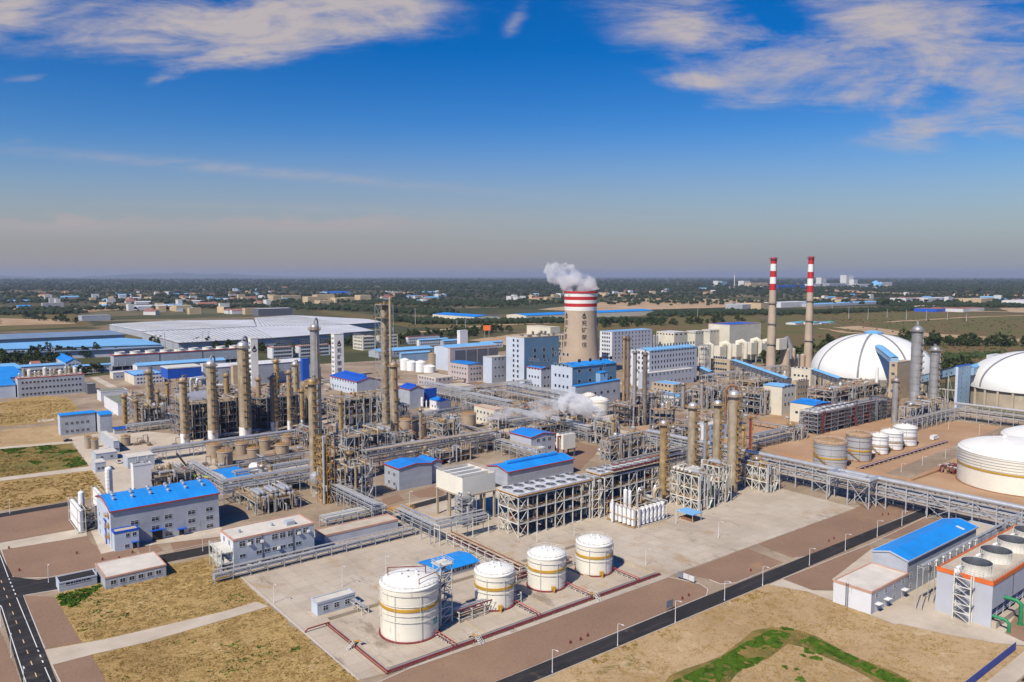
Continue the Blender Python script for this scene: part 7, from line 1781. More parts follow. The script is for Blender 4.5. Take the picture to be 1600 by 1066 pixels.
bz = BX(899, 637, 968.5, 893, 604); building('low_wing', 'low blue-roofed grey wing along the foot of the wide blue block', 'annexe', bz, 'wall_grey', 'mono', 'roof_blue_u', rise=1.2, wins=[('R', 1, 6, 2.6, 2.0, 8, 3, 3, 3, nb)], wallL='wall_lilac')
bx = BX(956, 568, 1018.5, 937, 519)
r_ = building('separation_block', 'white-lilac block with blue-edged roof and rows of small windows beside the cooling tower', 'building', bx, 'wall_lilac', 'flat', 'roof_pale', trim='wall_lilac', wallL='wall_white', wins=[('R', 7, 11, 1.7, 2.3, 5, bx[4] / 7.8, 3, 3, nb), ('L', 7, 5, 1.7, 2.3, 5, bx[4] / 7.8, 3, 3, nb)])
bx = BX(1014, 605, 1088, 985, 549)
r_ = building('long_block', 'long lilac-white block with bright blue roof and a grid of windows', 'building', bx, 'wall_lilac', 'gable_u', 'roof_pale', rise=2.2, wallL='wall_white', wins=[('R', 5, 15, 1.9, 2.5, 16, bx[4] / 6.6, 2, 3, nb), ('L', 6, 3, 1.8, 2.4, 6, bx[4] / 7, 6, 4, nb)])
bz = BX(1015, 610, 1093, 1006, 586); bz[1] = bx[1] - bz[3] - .1 if bz[3] < 12 else bx[1] - 8; bz[3] = bx[1] - bz[1] - .05
building('low_wing', 'lower lilac wing along the foot of the long blue-roofed block', 'annexe', bz, 'wall_lilac', 'flat', 'roof_pad', wins=[('R', 2, 12, 1.6, 1.8, 4, 7, 3, 3, nb)])
for px, lab in (((1053, 549, 1074, 1025.5, 520), 'white windowless cube with a dark window strip beside the slim silo pair'), ((1086, 545, 1099, 1072, 518), 'white cube squeezed between two larger white ones'), ((1109, 541, 1123, 1096, 516), 'white cube next to the big dark-roofed white hall')):
 bx, r_ = BL('absorber_house', lab, 'building', px, 'wall_cream', 'flat', 'roof_white', parap=.4)
 for f in range(6):
  k = MB(); a = bx[1] + bx[3] * (f + .3) / 6; k.box(bx[0] - .12, bx[0] - .02, a, a + bx[3] * .08, bx[4] * .86, bx[4] * .93); k.build('window', 'glass', r_)
 for f in range(3):
  k = MB(); a = bx[0] + bx[2] * (f + .3) / 3; k.box(a, a + bx[2] * .14, bx[1] - .12, bx[1] - .02, bx[4] * .86, bx[4] * .93); k.build('window', 'glass', r_)
BL('storage_hall', 'big white hall with deep blue roof and red edge in front of the meadow', 'hall', (1139.5, 541, 1188.5, 1106.5, 508), 'wall_cream', 'flat', 'roof_deep', trim='trim_salmon')
for l, r_, lab in ((1020, 1024, 'slim grey silo beside the white windowless cube'), (1024.3, 1028.3, 'slim grey silo, twin of the one beside the windowless cube')):
 c = CYLPX(l, r_, 548, 524.5); vessel_v(lab, c[0], c[1], c[2], 0, c[3], 'clad_grey')
for i, (l, r_, yb, yt) in enumerate(((1093, 1106, 585, 541), (1113, 1131, 576, 541), (1139, 1156, 571, 538), (1162, 1179, 567, 535), (1181, 1196, 566, 536))):
 c = CYLPX(l, r_, yb, yt); R_ = c[2]
 f = thing('filter_house', ('white hooded filter house by the end of the long lilac block', 'white hooded filter house second from the long lilac block', 'white hooded filter house in the middle of the row', 'white hooded filter house second from the striped chimneys', 'white hooded filter house nearest the striped chimneys')[i], 'filter house', (c[0], c[1], 0))
 k = MB(); k.box(c[0] - R_ * .9, c[0] + R_ * .9, c[1] - R_ * 1.0, c[1] + R_ * 1.0, c[3] * .42, c[3]); 
 k.add([(c[0] - R_ * .9, c[1] - R_, c[3] * .42), (c[0] + R_ * .9, c[1] - R_, c[3] * .42), (c[0] + R_ * .9, c[1] + R_, c[3] * .42), (c[0] - R_ * .9, c[1] + R_, c[3] * .42), (c[0] - 1.5, c[1] - 1.5, c[3] * .2), (c[0] + 1.5, c[1] - 1.5, c[3] * .2), (c[0] + 1.5, c[1] + 1.5, c[3] * .2), (c[0] - 1.5, c[1] + 1.5, c[3] * .2)], [(0, 1, 5, 4), (1, 2, 6, 5), (2, 3, 7, 6), (3, 0, 4, 7)]); k.build('casing', 'wall_cream', f)
 k = MB(); k.tube([(c[0] + R_ * .5, c[1] - R_ * .2, c[3] * .95), (c[0] + R_ * .5, c[1] - R_ * .2, c[3] + R_ * .3), (c[0] + R_ * 1.0, c[1] - R_ * .8, c[3] + R_ * .55), (c[0] + R_ * 1.4, c[1] - R_ * 1.3, c[3] + R_ * .1), (c[0] + R_ * 1.4, c[1] - R_ * 1.3, c[3] * .3)], R_ * .42, 12); k.build('duct', 'wall_cream', f)
 k = MB()
 for a in (-.8, .8):
  for b2_ in (-.9, .9): k.beam((c[0] + R_ * a, c[1] + R_ * b2_, 0), (c[0] + R_ * a, c[1] + R_ * b2_, c[3] * .42), 1.0)
 k.build('leg', 'steel', f)
fr = BX(1100, 594, 1108, 1094, 540)
frame('zigzag steel stair tower in front of the white filter houses', fr[0], fr[1], 6, 6, [fr[4] * q / 7 for q in range(1, 8)], 1, 1, 'steel', 'deck_grey', 'rail_rust', seed=131, pipes=2, clutter=3, w=.35, brace=1)
BL('tan_building', 'tan four-storey building with many windows under the filter houses', 'building', (1139.5, 594, 1149, 1110, 564), 'wall_tan', 'flat', 'roof_flat', wins=[('L', 4, 6, 2.2, 2, 3, 5.6, 3, 3, nb), ('R', 4, 2, 2, 2, 3, 5.6, 2, 2, nb)])
BL('tan_building', 'low tan house with pale blue roof beside the round orange deck', 'building', (1052, 618, 1072, 1018, 602), 'wall_tan', 'flat', 'roof_pale', trim='wall_tan', wins=[('L', 2, 5, 2, 1.8, 2, 4.5, 2, 2, nb), ('R', 2, 3, 1.8, 1.8, 2, 4.5, 2, 2, nb)])
BL('white_house', 'white house with rounded blue roof vent in front of the low tan house', 'building', (1060, 634, 1072, 1030, 620), 'wall_white', 'gable_v', 'roof_pale', rise=.6, monitor=True, wins=[('L', 1, 4, 1.8, 1.8, 3, 3, 2, 2, nb)])
BL('white_house', 'lone white flat-roofed house on the soil behind the gold columns', 'building', (1106, 690, 1135, 1086, 665), 'wall_paleblue', 'flat', 'roof_pad', wallL='wall_white', wins=[('R', 2, 4, 1.5, 1.8, 2, 5, 2, 2)])
BL('white_house', 'cream block with pale blue roof beside the dark open frame', 'building', (1221, 650, 1242, 1192, 605), 'wall_cream', 'gable_v', 'roof_pale', rise=.8, wins=[('R', 3, 3, 2, 2, 7, 6.5, 2, 2, nb)])
BL('tan_building', 'grey-tan block between the cream block and the sloping conveyor', 'building', (1243.5, 626, 1263, 1236, 597), 'wall_tan', 'flat', 'deck_grey', wins=[('R', 3, 4, 1.8, 1.8, 4, 5.5, 2, 2, nb)])
BL('tan_building', 'pale tan transfer building where the sloping conveyor ends', 'building', (1266, 604, 1275, 1235.5, 578), 'wall_cream', 'flat', 'roof_flat', wins=[('L', 2, 4, 2, 1.8, 8, 7, 2, 2, nb)])
BL('tan_building', 'bright tan house with deep blue roof and vent next to the long dark frame', 'building', (1272, 664, 1298, 1234, 634), 'wall_cream', 'gable_v', 'roof_blue_v', rise=.8, monitor=True, wallL='wall_cream', wins=[('L', 1, 3, 2, 1.6, 6, 4, 3, 3, nb)])
bt = BX(1400, 625, 1422, 1387.5, 567)
r_ = building('transfer_tower', 'tan transfer tower leaning on the first white dome', 'tower', bt, 'wall_tan', 'flat', 'roof_flat', wins=[('L', 4, 2, 2, 2, 6, 7, 4, 4, nb)])
bw = BX(1494.5, 638, 1514, 1490.5, 573)
r_ = building('transfer_tower', 'pale blue transfer tower joining two covered conveyors by the second dome', 'tower', bw, 'wall_blue', 'flat', 'roof_blue_u', trim='trim_blue', wallL='wall_paleblue', wins=[('R', 8, 2, 1.8, 1.8, 3, bw[4] / 8.5, 2, 2, nb)])
BL('low_block', 'small white flat house behind the second dome', 'building', (1552, 566, 1565, 1541, 556), 'wall_white', 'flat', 'roof_white')
def conveyor(label, p, q, w=5, hgt=4, wall='wall_blue', rm='roof_pale', posts=3, zmin=0.0):
 p, q = Vector(p), Vector(q); d = (q - p); n = Vector((-d.y, d.x, 0)).normalized() * w / 2
 root = thing('conveyor_gallery', label, 'conveyor', (p.x, p.y, 0))
 k = MB(); up = Vector((0, 0, hgt))
 k.add([p - n, p + n, p + n + up, p - n + up, q - n, q + n, q + n + up, q - n + up], [(3, 2, 1, 0), (4, 5, 6, 7), (0, 1, 5, 4), (1, 2, 6, 5), (3, 0, 4, 7)]); k.build('wall', wall, root)
 k = MB(); c = Vector((0, 0, hgt + 1.0)); m = n * 1.15; e = up + Vector((0, 0, .04))
 k.add([p - m + e, p + c, p + m + e, q - m + e, q + c, q + m + e], [(0, 1, 4, 3), (1, 2, 5, 4)]); k.build('roof', rm, root)
 L = d.length; nw = int(L / 6)
 for i in range(nw):
  s = p + d * ((i + .5) / nw)
  k = MB()
  for sg in (-1, 1):
   a = s + n * sg * 1.02 + Vector((0, 0, 1.4)); t = d.normalized() * .7
   k.add([a - t, a + t, a + t + Vector((0, 0, 1.3)), a - t + Vector((0, 0, 1.3))], [(0, 1, 2, 3)])
  k.build('window', 'glass', root)
 for i in range(posts):
  s = p + d * ((i + .5) / posts)
  k = MB()
  for sg in (-1, 1): k.beam((s.x + n.x * sg, s.y + n.y * sg, zmin), (s.x + n.x * sg, s.y + n.y * sg, s.z), .7)
  k.beam((s.x + n.x, s.y + n.y, zmin), (s.x - n.x, s.y - n.y, s.z - .5), .35); k.build('trestle', 'steel', root)
 return root
def PZ(base, yt):
 g = G(*base); return Vector((g.x, g.y, ZT(g, yt)))
conveyor('sloping conveyor gallery with long pale blue roof in front of the chimneys', PZ((1147, 596), 570), PZ((1232, 616), 600), 6, 4.5, 'panel_dark', posts=4)
conveyor('short pale blue-roofed conveyor at the end of the long lilac block', PZ((1093, 592), 579), PZ((1112, 598), 588), 6, 4, 'panel_dark', posts=2)
conveyor('pale blue-roofed conveyor sloping down from the tan transfer building', PZ((1272, 607), 585), PZ((1314, 618), 600), 6, 4.5, 'panel_dark', posts=3)
conveyor('blue-roofed conveyor between the tall grey column and blue transfer tower', PZ((1436, 618), 600), PZ((1494, 634), 586), 6, 6, 'wall_blue', 'roof_blue_v', posts=4)
conveyor('blue-roofed conveyor rising from the blue transfer tower to the second dome', PZ((1512, 632), 586), PZ((1572, 605), 566), 6, 6, 'wall_blue', 'roof_pale', posts=3)
def domeb(label, l, r_, yrim, ytop, ywall):
 xc = (l + r_) / 2
 g = G(xc, ywall); R_ = (r_ - l) / 2 * MPP(g); d = Vector((g.x, g.y, 0)).normalized()
 for _ in range(4): c = g + d * R_; R_ = (r_ - l) / 2 * MPP(c)
 c = g + d * R_; x, y = c.x, c.y
 gf = g; zr = ZT(gf, yrim); zt = ZT(c, ytop)
 root = thing('storage_dome', label, 'dome', (x, y, 0))
 k = MB(); k.lathe(x, y, [(R_ * .97, -.2), (R_ * .97, zr)], 64); k.build('wall', 'concrete_wall', root)
 k = MB(); n = 14; k.lathe(x, y, [(R_ * 1.01, zr - 1.0)] + [(max(.2, R_ * 1.01 * cos(pi / 2 * (i / n) ** .97)), zr + (zt - zr) * sin(pi / 2 * (i / n) ** .97)) for i in range(n)] + [(.2, zt)], 72); k.build('roof', 'dome_white', root)
 for i in range(8):
  t = i * pi / 4 + .25; k = MB(); ca, sa = cos(t), sin(t); ta, tb = -sa * .9, ca * .9
  P = [(R_ * 1.012 * cos(pi / 2 * q / 16), zr + .25 + (zt - zr) * 1.004 * sin(pi / 2 * q / 16)) for q in range(16)]
  vs = []
  for (rr, z) in P: vs += [(x + ca * rr + ta, y + sa * rr + tb, z), (x + ca * rr - ta, y + sa * rr - tb, z)]
  k.add(vs, [(2 * q, 2 * q + 1, 2 * q + 3, 2 * q + 2) for q in range(15)]); k.build('seam', 'dome_rib', root)
 k = MB(); k.lathe(x, y, [(R_ * .14, zt - 3), (R_ * .15, zt + 1), (R_ * .155, zt + 1.2), (R_ * .06, zt + 2.6), (.1, zt + 2.8)], 28); k.build('cap', 'roof_pale', root)
 for i in range(28):
  t = i * 2 * pi / 28; k = MB(); k.beam((x + cos(t) * R_ * .985, y + sin(t) * R_ * .985, -.1), (x + cos(t) * R_ * .985, y + sin(t) * R_ * .985, zr - .6), 1.5); k.build('pier', 'concrete_wall', root)
 return x, y, R_, zr, zt
d1 = domeb('white storage dome with dark seams and a blue cap, beside the striped chimneys', 1272, 1450, 592, 521, 612)
d2 = domeb('white storage dome cut by the picture edge, behind the soil yard', 1521, 1712, 615, 549, 646)
x, y, R_, zr, zt = d1
dv = (CF * FPX + CR * (1373 - CX) - CU * (548 - CY)).normalized(); tt = 300.0
while tt < 2500:
 p_ = CAM + dv * tt
 if p_.z > zr and ((p_.x - x) ** 2 + (p_.y - y) ** 2) / (R_ * 1.01) ** 2 + ((p_.z - zr) / (zt - zr)) ** 2 < 1: break
 tt += .5
DOMEP = tuple(p_ + dv * 2)
conveyor('steep blue-roofed gallery entering the first dome from the tan transfer tower', (bt[0] + 3, bt[1] + bt[3] * .6, bt[4] - 1), DOMEP, 6, 4.5, 'wall_blue', 'roof_pale', posts=0)
g = G(1369, 617); wp = thing('white_mast', 'white vertical pipe standing in front of the first dome wall', 'pipe', (g.x, g.y, 0)); k = MB(); zz = ZT(g, 574); k.lathe(g.x, g.y, [(1.3, 0), (1.2, zz), (.6, zz), (.6, zz + 1)], 12); k.build('shell', 'white_paint', wp); k = MB(); k.cyl(g.x, g.y, -.1, .6, 2, 12); k.build('base', 'concrete_wall', wp)
x, y, R_, zr, zt = d2
zs = thing('zigzag_stair', 'rusty zigzag stair on the tan wall of the second dome', 'stair', (x, y, 0))
for i in range(4):
 t0 = radians(225 + 20); 
 a0, a1 = (radians(238), radians(241)) if i % 2 == 0 else (radians(241), radians(238))
 p0, p1 = (x + cos(a0) * R_ * 1.02, y + sin(a0) * R_ * 1.02, zr * i / 4), (x + cos(a1) * R_ * 1.02, y + sin(a1) * R_ * 1.02, zr * (i + 1) / 4)
 k = MB(); k.beam(p0, p1, 1.4, .3); k.beam((p0[0], p0[1], p0[2] + 1.2), (p1[0], p1[1], p1[2] + 1.2), .2); k.build('flight', 'rail_rust', zs)
gC = G(905, 588); k0 = MPP(gC); 
cxp = 906.5; gC = G(cxp, 590); Rb = 33 * MPP(gC); dC = Vector((gC.x, gC.y, 0)).normalized(); cC = gC + dC * Rb
for _ in range(3): Rb = 33 * MPP(cC); cC = gC + dC * Rb
HT = ZT(cC, 456); TWS = MPP(cC)
def rad_at(z):
 f = z / HT
 pts = ((0, 33.0), (.2, 29.6), (.4, 26.8), (.6, 25.2), (.75, 24.8), (.9, 25.4), (1, 26.0))
 for (a, ra), (b_, rb) in zip(pts, pts[1:]):
  if f <= b_: t = (f - a) / (b_ - a); return (ra + (rb - ra) * t) * TWS
 return 26 * TWS
tw = thing('cooling_tower', 'tall concrete cooling tower with red and white bands and Chinese characters, steaming', 'cooling tower', (cC.x, cC.y, 0))
zb_ = HT * .07
k = MB(); k.lathe(cC.x, cC.y, [(rad_at(zb_ + (HT * .78 - zb_) * i / 14), zb_ + (HT * .78 - zb_) * i / 14) for i in range(15)], 72); k.build('shell', 'chimney', tw)
k = MB()
for i in range(36):
 t = i * pi / 18; r0, r1 = rad_at(0) * 1.02, rad_at(zb_)
 k.beam((cC.x + cos(t) * r0, cC.y + sin(t) * r0, 0), (cC.x + cos(t + .087) * r1, cC.y + sin(t + .087) * r1, zb_), .9); k.beam((cC.x + cos(t + .174) * r0, cC.y + sin(t + .174) * r0, 0), (cC.x + cos(t + .087) * r1, cC.y + sin(t + .087) * r1, zb_), .9)
k.build('diagonal_column', 'chimney', tw)
nbz = [.78, .825, .865, .905, .945, .985, 1.0]
for i, m in enumerate(('paint_white', 'paint_red', 'paint_white', 'paint_red', 'paint_white', 'paint_red')):
 a, b_ = nbz[i] * HT, nbz[i + 1] * HT
 k = MB(); k.lathe(cC.x, cC.y, [(rad_at(a) * 1.002, a), (rad_at((a + b_) / 2) * 1.002, (a + b_) / 2), (rad_at(b_) * 1.002, b_)], 72); k.build('painted_band', m, tw)
k = MB(); k.lathe(cC.x, cC.y, [(rad_at(HT) * 1.03, HT - 1.2), (rad_at(HT) * 1.03, HT + .6), (rad_at(HT) * .94, HT + .6), (rad_at(HT * .8) * .94, HT * .8), (rad_at(HT * .6) * .5, HT * .55)], 72); k.build('rim', 'paint_red', tw)
for th, first_ in ((math.atan2(-dC.y, -dC.x) + .22, True), (math.atan2(-dC.y, -dC.x) - 1.02, False)):
 z = HT * .665; sz = HT * .065
 def onshell(px_, pz_, th=th):
  r_ = rad_at(pz_) + .25; a = th + px_ / r_
  return Vector((cC.x + cos(a) * r_, cC.y + sin(a) * r_, pz_))
 fb = MB(); flame(fb, lambda x_, z_: onshell(x_, HT * .725 + z_), sz * .95); fb.build('flame_logo', 'logo_black', tw)
 for ch in '兖矿荣信':
  me = glyphs(ch, sz); zz = z - sz * .8
  letter(me, lambda c: onshell(c.x, zz + c.y) - WL[tw.name], tw, 'logo_black', 'character'); z -= sz * 1.30
bpx = BX(924, 572, 932.5, 914.5, 513); building('concrete_shaft', 'plain concrete shaft standing right in front of the cooling tower', 'tower', bpx, 'concrete_wall', 'flat', 'roof_flat', parap=.2)
BL('concrete_block', 'low concrete block at the foot of the cooling tower shaft', 'building', (911, 578, 915, 895.5, 552), 'concrete_wall', 'flat', 'roof_flat')
bq = BX(889, 574, 898, 872, 524); frame('open concrete coal bunker frame between tall blue block and cooling tower', bq[0], bq[1], bq[2], bq[3], [bq[4] * f for f in (.3, .55, .8, 1)], 2, 3, 'concrete_wall', 'deck_grey', 'rail_rust', seed=140, pipes=14, w=1.2, brace=0, clutter=20)
conveyor('dark conveyor bridge between the bunker frame and the concrete shaft', PZ((897, 574), 533), PZ((916, 574), 543), 4, 3, 'panel_dark', 'deck_grey', posts=0)
BL('tan_building', 'tan flat office behind the tall pale blue block', 'building', (860, 534, 862, 823, 512), 'wall_cream', 'flat', 'roof_flat', lu=20)
BL('shed', 'little shed with pale blue roof at the foot of the bunker frame', 'shed', (876, 570, 896, 872, 557), 'wall_tan', 'gable_u', 'roof_pale', rise=1)
def chimney(label, xt, yt, wt, xb, yb, wb, bands):
 g = G(xb, yb); m = MPP(g); h = ZT(g, yt); r0, r1 = wb / 2 * m, wt / 2 * m
 root = thing('chimney', label, 'chimney', (g.x, g.y, 0))
 rr = lambda z: r0 + (r1 - r0) * min(1, (z / h) ** .8)
 zb = ZT(g, bands[-1])
 k = MB(); k.lathe(g.x, g.y, [(rr(zb * i / 8), zb * i / 8) for i in range(9)], 28); k.build('shaft', 'chimney', root)
 ys = [yt] + list(bands)
 for i in range(len(bands)):
  a, b_ = ZT(g, ys[i + 1]), ZT(g, ys[i]); k = MB(); k.lathe(g.x, g.y, [(rr(a) * 1.01, a), (rr(b_) * 1.01, b_)] + ([(rr(b_) * .8, b_), (rr(b_) * .8, b_ - 4), (.01, b_ - 4)] if i == 0 else []), 28); k.build('painted_band', 'paint_red' if i % 2 == 0 else 'paint_white', root)
 for f in (.28, .45, .62, .985):
  z = h * f; link_mesh(platform_mesh(rr(z), 1.3, 2 * pi - .02, 'steel_dark', 'deck_grey'), 'platform', root, (g.x, g.y, z))
 k = MB(); t = RDIR - .6; k.beam((g.x + cos(t) * rr(0), g.y + sin(t) * rr(0), 0), (g.x + cos(t) * (rr(h) + .3), g.y + sin(t) * (rr(h) + .3), h), .35); k.build('ladder', 'steel_dark', root)
 return g
chimney('red and white banded chimney beside the white filter houses', 1207, 402.5, 8.4, 1203.5, 590, 15.5, (412.5, 423.5, 433, 443.5, 453.5))
chimney('red and white banded chimney nearer the first white dome', 1264.5, 401, 7.6, 1261.5, 583, 14.5, (413, 425, 435.5, 446.5, 457))
for i, (l, r_, yb, yt, m) in enumerate(((1219, 1233, 590, 547, 'chimney'), (1234.2, 1241.8, 586, 546, 'chimney'), (1243.5, 1248.2, 584, 555, 'clad_grey'), (1249.5, 1257, 584, 555, 'chimney'))):
 c = CYLPX(l, r_, yb, yt); vessel_v(('broad tan silo between the chimneys', 'narrower tan silo beside the broad one', 'thin grey silo between tan silos', 'tan silo hugging the second chimney')[i], c[0], c[1], c[2], 0, c[3], m)
bx = BX(1216, 592, 1228, 1211, 530); zq = ZT((bx[0], bx[1]), 547); u0, v0, lu, lv, h = bx
q = thing('filter_house', 'white filter box on top of the broad tan silo between the chimneys', 'filter house', (u0, v0, zq)); k = MB(); k.box(u0, u0 + lu, v0, v0 + lv, zq, h); k.build('casing', 'wall_cream', q)
k = MB(); k.tube([(u0 + lu, v0 + 3, h - 2), (u0 + lu + 4, v0 + 3, h - 1), (u0 + lu + 7, v0 + 1, h - 8), (u0 + lu + 7, v0 + 1, zq - 10)], 2.6, 12); k.build('duct', 'clad_grey', q)
q = MB()
gq = G(755, 528); bb = thing('billboard', 'red roadside billboard on posts in front of the tree belt', 'billboard', (gq.x, gq.y, 0)); z0, z1 = ZT(gq, 516.5), ZT(gq, 508.5); w = 11.5 * MPP(gq)
d_ = CR.normalized(); k = MB(); k.beam(gq + Vector((0, 0, (z0 + z1) / 2)), gq + d_ * w + Vector((0, 0, (z0 + z1) / 2)), .8, z1 - z0); k.build('panel', 'trim_orange', bb)
for f in (.2, .8):
 k = MB(); p = gq + d_ * w * f; k.beam((p.x, p.y, 0), (p.x, p.y, z0), .5); k.build('post', 'steel', bb)
ga = G(312, 757); tip = G(277, 728); tz = ZT(tip, 709); tip.z = tz
cr = thing('boom_crane', 'lime and black boom crane reaching up behind the long blue-roofed hall', 'crane', (ga.x, ga.y, 0))
k = MB(); k.box(ga.x - 4, ga.x + 4, ga.y - 1.3, ga.y + 1.3, .9, 2.2); k.box(ga.x + 2.2, ga.x + 4, ga.y - 1.25, ga.y + 1.25, 2.2, 3.3); k.build('body', 'lime', cr)
for a in (-3, -1.6, 2.6):
 for s_ in (-1.1, 1.1):
  k = MB(); k.tube([(ga.x + a, ga.y + s_ - .2, .55), (ga.x + a, ga.y + s_ + .2, .55)], .55, 12); k.build('wheel', 'pipe_black', cr)
m_ = Vector((ga.x - 1, ga.y, 2.4)).lerp(tip, .2)
k = MB(); k.beam((ga.x - 1, ga.y, 2.4), m_, 1.0); k.build('boom', 'lime', cr); k = MB(); k.beam(m_, tip, .7); k.build('boom', 'pipe_black', cr)
for px, lab in (((149.5, 739, 166, 144, 724), 'small white hut at the corner of the green plot'), ((150, 722, 184, 143.5, 710), 'low grey block behind the small white hut'), ((200, 733, 242, 192.5, 716), 'low pipe-topped house behind the white cold box'), ((178, 708, 187, 158, 690), 'small pink-roofed hut among the small tanks')):
 BL('hut', lab, 'hut', px, 'wall_office', 'flat', 'roof_pad', parap=.4, wins=[('R', 1, 2, 1.2, 1.3, 1.4, 2, .6, .6)])
for i, (l, r_, yb, yr) in enumerate(((133, 143, 702, 683), (143.5, 154, 708, 686), (190, 203.5, 698, 682))):
 tank('small weathered tank ' + ('at the corner of the bare plot', 'beside the one at the bare plot corner', 'behind the pink-roofed hut')[i], CYLPX(l, r_, yb, yr), **dict(tk, stair=False, n=20))
g = G(8, 700)
# ------ FAR SIDE: sheds, fields, town, trees, steam
for nm, pts, m, z in (('meadow', [(1190, 505), (1260, 480), (1600, 492), (1760, 500), (1760, 570), (1600, 560), (1480, 600), (1280, 570), (1190, 540)], 'meadow', .3), ('meadow', [(-60, 488), (110, 486), (150, 510), (-60, 520)], 'meadow', .3), ('meadow', [(440, 478), (660, 500), (1040, 492), (1180, 488), (1200, 520), (1020, 520), (640, 512), (590, 505)], 'meadow', .3),
                      ('sand_strip', [(840, 484), (1000, 466), (1130, 468), (1200, 470), (1160, 480), (1020, 484), (930, 488)], 'sand', .5), ('sand_strip', [(-40, 482), (190, 478), (270, 480), (60, 492), (-40, 493)], 'sand', .5), ('sand_strip', [(1300, 512), (1400, 524), (1600, 535), (1600, 531), (1420, 519), (1340, 510)], 'sand', .5),
                      ('sand_strip', [(1560, 482), (1760, 478), (1760, 488), (1580, 488)], 'sand', .5), ('sand_strip', [(730, 532), (830, 520), (870, 525), (790, 540)], 'sand', .5), ('sand_strip', [(0, 498), (90, 500), (120, 506), (0, 510)], 'sand', .55), ('sand_strip', [(1290, 452), (1420, 459), (1700, 462), (1700, 464), (1420, 462), (1290, 455)], 'sand', .8)):
 sheet(nm, pts, m, z)
for pts in ([(1240, 506), (1320, 521), (1450, 527), (1600, 532), (1600, 530.5), (1450, 525.5), (1322, 519)], [(1380, 505), (1510, 497), (1600, 494), (1600, 493), (1508, 496), (1378, 503.5)], [(1390, 482), (1500, 487), (1640, 490), (1640, 488.6), (1500, 485.8), (1390, 481)], [(640, 522), (760, 510), (1000, 500), (1000, 499), (760, 508.6), (640, 520)]):
 sheet('track', pts, 'sand', .7)
def BF(name, label, px, wall, roof, rm, lu=None, lv=None, rise=None, **kw):
 b = BX(*px)
 if lu: b[2] = lu
 if lv: b[3] = lv
 return b, building(name, label, kw.pop('cat', 'warehouse'), b, wall, roof, rm, rise=rise, **kw)
def quadshed(label, pts, hgt, wall, rm, name='warehouse', trim=None, ribs=22, ribm='far_grey'):
 """a wide shed whose four roof corners were read off at roof height"""
 P = [G(x, y, hgt) for x, y in pts]
 root = thing(name, label, 'warehouse', (P[0].x, P[0].y, 0))
 b = MB(); b.prism([(p.x, p.y) for p in P], -.2, hgt - .05); b.build('wall', wall, root)
 b = MB(); c = sum((p for p in P), Vector()) / 4
 b.prism([(c.x + (p.x - c.x) * 1.003, c.y + (p.y - c.y) * 1.003) for p in P], hgt, hgt + .6); b.build('roof', rm, root)
 e0, e1 = P[0], P[1]; f0, f1 = P[-1], P[-2]
 for i in range(1, ribs):
  t = i / ribs; b = MB(); b.beam(e0.lerp(e1, t) + Vector((0, 0, .9)), f0.lerp(f1, t) + Vector((0, 0, .9)), 1.6, .9); b.build('roof_rib', ribm, root)
 if trim:
  b = MB()
  for p, q in zip(P, P[1:] + P[:1]): b.beam((p.x, p.y, hgt - .6), (q.x, q.y, hgt - .6), .6, 1.4)
  b.build('eaves_trim', trim, root)
 return root, P
quadshed('wide white-roofed shed with red eaves and close roof seams', [(279, 536), (430, 528), (585, 517), (545, 508), (400, 511), (222, 519)], 12, 'wall_grey', 'roof_white', trim='trim_salmon')
quadshed('widest pale grey roof behind the red-eaved white shed', [(222, 518), (400, 510), (395, 500), (268, 501.5), (171, 507.5)], 10, 'wall_grey', 'roof_white')
quadshed('grey-white roofed shed reaching towards the tall slim columns', [(402, 511), (545, 507), (598, 503.5), (575, 499), (460, 493), (398, 497)], 10, 'wall_grey', 'roof_white')
quadshed('slate blue roofed shed farthest back at the picture edge', [(-60, 534), (0, 531), (195, 523), (172, 516.5), (0, 523), (-60, 526)], 11, 'wall_lilac', 'roof_slate', ribs=14, ribm='roof_pale')
quadshed('light blue roofed shed in the middle of three long sheds', [(-60, 549), (0, 546), (252, 538.5), (225, 531), (192, 528.5), (0, 537), (-60, 540)], 11, 'wall_lilac', 'roof_pale', ribs=16, ribm='roof_slate')
quadshed('low slate-roofed shed in front of the light blue roofed one', [(-60, 556), (0, 553), (180, 546), (256, 542), (250, 539.5), (0, 547.5), (-60, 551)], 9, 'wall_lilac', 'roof_slate', ribs=14, ribm='roof_pale')
BF('long_shed', 'long flat grey shed beyond the widest pale roof', (128, 502, 173, 127, 494), 'wall_grey', 'flat', 'deck_grey', lv=40)
BF('warehouse', 'first long white warehouse with sky blue roof beyond the meadow trees', (741, 504, 781, 676, 495.5), 'wall_cream', 'gable_v', 'roof_blue_v', rise=3)
BF('warehouse', 'second long white warehouse with sky blue roof running behind the cooling tower', (822, 502, 1021, 780, 493.5), 'wall_cream', 'gable_u', 'roof_blue_u', rise=3, lv=70)
BF('factory', 'dark-fronted office beyond the white roofs', (404, 494, 457, 401, 483), 'panel_dark', 'flat', 'roof_white', lv=40, cat='factory')
BF('factory', 'beige factory hall behind the wide white roofs', (276, 487, 300, 270, 478), 'far_tan', 'flat', 'roof_flat', lv=60, cat='factory')
BF('factory', 'pale long hall with blue end beyond the white roofs', (215, 485, 270, 172, 479.5), 'wall_white', 'gable_u', 'roof_white', rise=3, lv=90, cat='factory')
BF('factory', 'grey office slab among far trees beyond the tan strip', (67, 484, 100, 65, 474), 'far_grey', 'flat', 'roof_flat', lv=30, cat='factory')
BF('warehouse', 'small blue roof among far trees beyond the tan strip', (28, 484, 48, 24, 479), 'wall_blue', 'gable_u', 'roof_blue_u', lv=40, rise=3)
